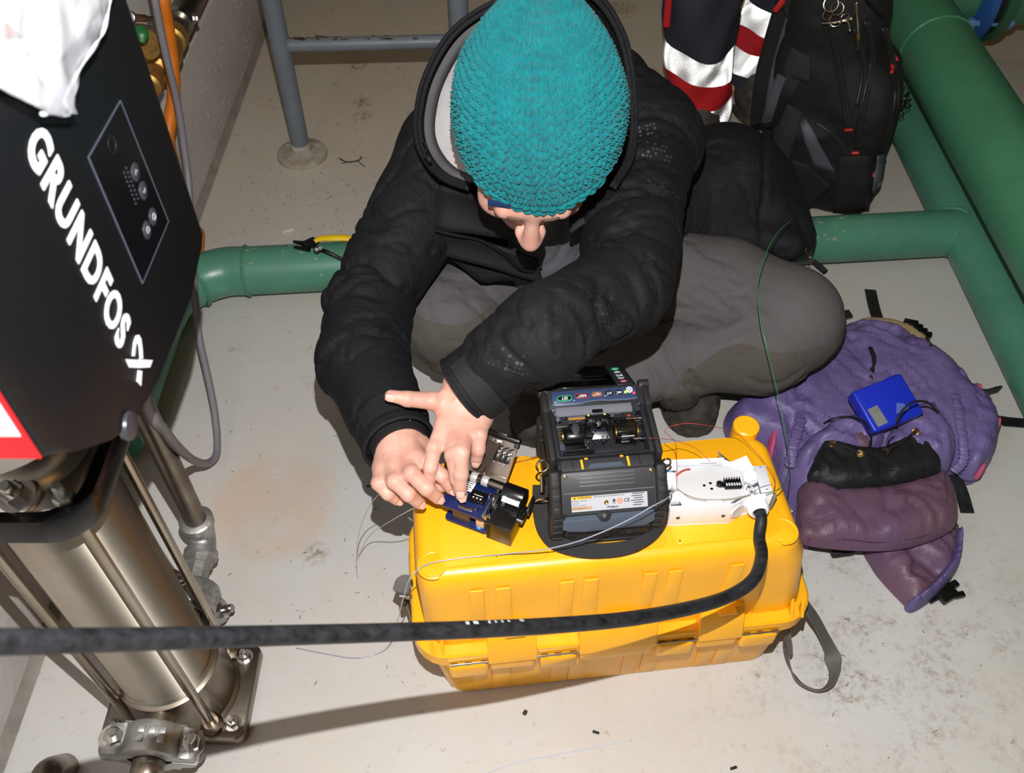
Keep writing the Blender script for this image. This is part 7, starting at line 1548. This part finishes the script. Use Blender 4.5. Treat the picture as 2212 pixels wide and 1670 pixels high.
fibre('fibre', [(1160, 986, .349), (1150, 990, .349), (1100, 1003, .349), (1060, 1016, .38)], .0005, rf, 'reddish fibre lying between cleaver and splicer')
fibre('fibre', [(1462, 1050, .40), (1462, 1000, .42), (1458, 955, .44), (1436, 930, .46), (1475, 915, .46), (1520, 918, .455), (1570, 928, .42), (1598, 942, .385), (1640, 985, .365), (1672, 1030, .372), (1672, 1062, .388)], .0004, rf, 'red fibre looping from the splicer round the back of the white box')
fibre('fibre', [(1535, 998, .392), (1505, 970, .40), (1470, 955, .41), (1450, 950, .44), (1404, 946, .482)], .0004, rf, 'faint red fibre running from the white box into the splicing chamber')
fibre('fibre_offcut', [(1050, 1670, .0012), (1090, 1655, .0012), (1150, 1640, .0012), (1250, 1620, .0012), (1330, 1605, .0012), (1366, 1598, .0012)], .0009, clear, 'shiny clear fibre lying on the floor in front of the case')
# ------------------------------------------------------------------ bits on the floor
dbm = mat('cable_scrap', (22, 22, 23), .6); tw = mat('twig_brown', (56, 38, 24), .9)
def scrap(u, v, l, r, a, lab, m=dbm, z=0):
    p = at(u, v, z=0); b = MB(); b.cyl((p.x-l/2*math.cos(a), p.y-l/2*math.sin(a), r), (p.x+l/2*math.cos(a), p.y+l/2*math.sin(a), r), r, n=10, bev=r*.2); tag(b.build('cable_scrap', m, None, 60, centre=True), lab, 'scrap')
scrap(1287, 1583, .010, .002, -.3, 'tiny black cable scrap on the floor in front of the yellow case'); scrap(1584, 1660, .010, .002, .3, 'tiny black cable scrap at the bottom edge of the floor'); scrap(797, 1051, .009, .0014, .1, 'tiny dark sheath scrap on the floor left of the hands'); scrap(1134, 1541, .007, .003, 1.0, 'small dark mud crumb beside the cable shadow', mat('mud_crumb', (70, 54, 38), .95))
b = MB(); P = [at(u, v, z=.003) for u, v in ((733, 342), (750, 350), (775, 346), (780, 338))]; b.tube(P, .0016, 6, 4); b.tube([at(772, 347, z=.003), at(788, 360, z=.003)], .0012, 6); b.tube([at(752, 349, z=.003), at(738, 353, z=.003)], .001, 6); tag(b.build('twig', tw, None, 60, centre=True), 'forked brown twig on the floor near the railing foot', 'twig')
b = MB(); P = [at(u, v, z=.003) for u, v in ((700, 250), (706, 244), (712, 238))]; 
b = MB(); p = at(612, 503, z=.003); b.tube([p, p+Vector((.006, .008, 0)), p+Vector((.016, .008, 0)), p+Vector((.02, .016, 0))], .002, 6, 5); tag(b.build('paper_scrap', mat('white_scrap', (226, 226, 228), .6), None, 60, centre=True), 'curled white scrap on the floor above the green pipe', 'scrap')
rg = np.random.default_rng(21); b = MB()
for k in range(620):
    if k < 430: u, v = rg.uniform(500, 1000), rg.uniform(20, 520)
    elif k < 500: u, v = rg.uniform(470, 880), rg.uniform(640, 1500)
    elif k < 540: u, v = rg.normal(1900, 190), rg.normal(1430, 130)
    else: break
    if not (0 < u < 2212 and 0 < v < 1670): continue
    p = at(u, v, z=0)
    if (abs(u-780) < 180 and abs(v-1412) < 22) or p.x < -.70 or (CMi @ p).y > -.02 and (CMi @ p).y < .23 and -.03 < (CMi @ p).x < .56: continue
    if min((p-c_).length for c_ in (P1, P2, Vector((-.492, .69, 0)))) < .075 or rt.ray_cast(p+Vector((0, 0, .5)), Vector((0, 0, -1)))[0] is not None: continue
    l = rg.uniform(.0015, .007)*(1.0 if k < 430 else .6); a = rg.uniform(0, 6.28); r = rg.uniform(.0002, .0006)
    if rg.random() < .7: b.tube([p+Vector((-l*math.cos(a), -l*math.sin(a), r)), p+Vector((rg.normal(0, l*.25), rg.normal(0, l*.25), r*1.5)), p+Vector((l*math.cos(a), l*math.sin(a), r))], r, 4)
    else: b.box(p+Vector((0, 0, .0008)), (l*.5, l*.35, .001), bev=.0003, seg=1, rot=(0, 0, a))
o = b.build('debris', mat('floor_debris', (112, 90, 64), .95, var=.5, rgb2=(66, 48, 34), vs=60), None, 0); tag(o, 'bits of twig, grit and dried mud scattered over the floor', 'debris', kind='stuff')
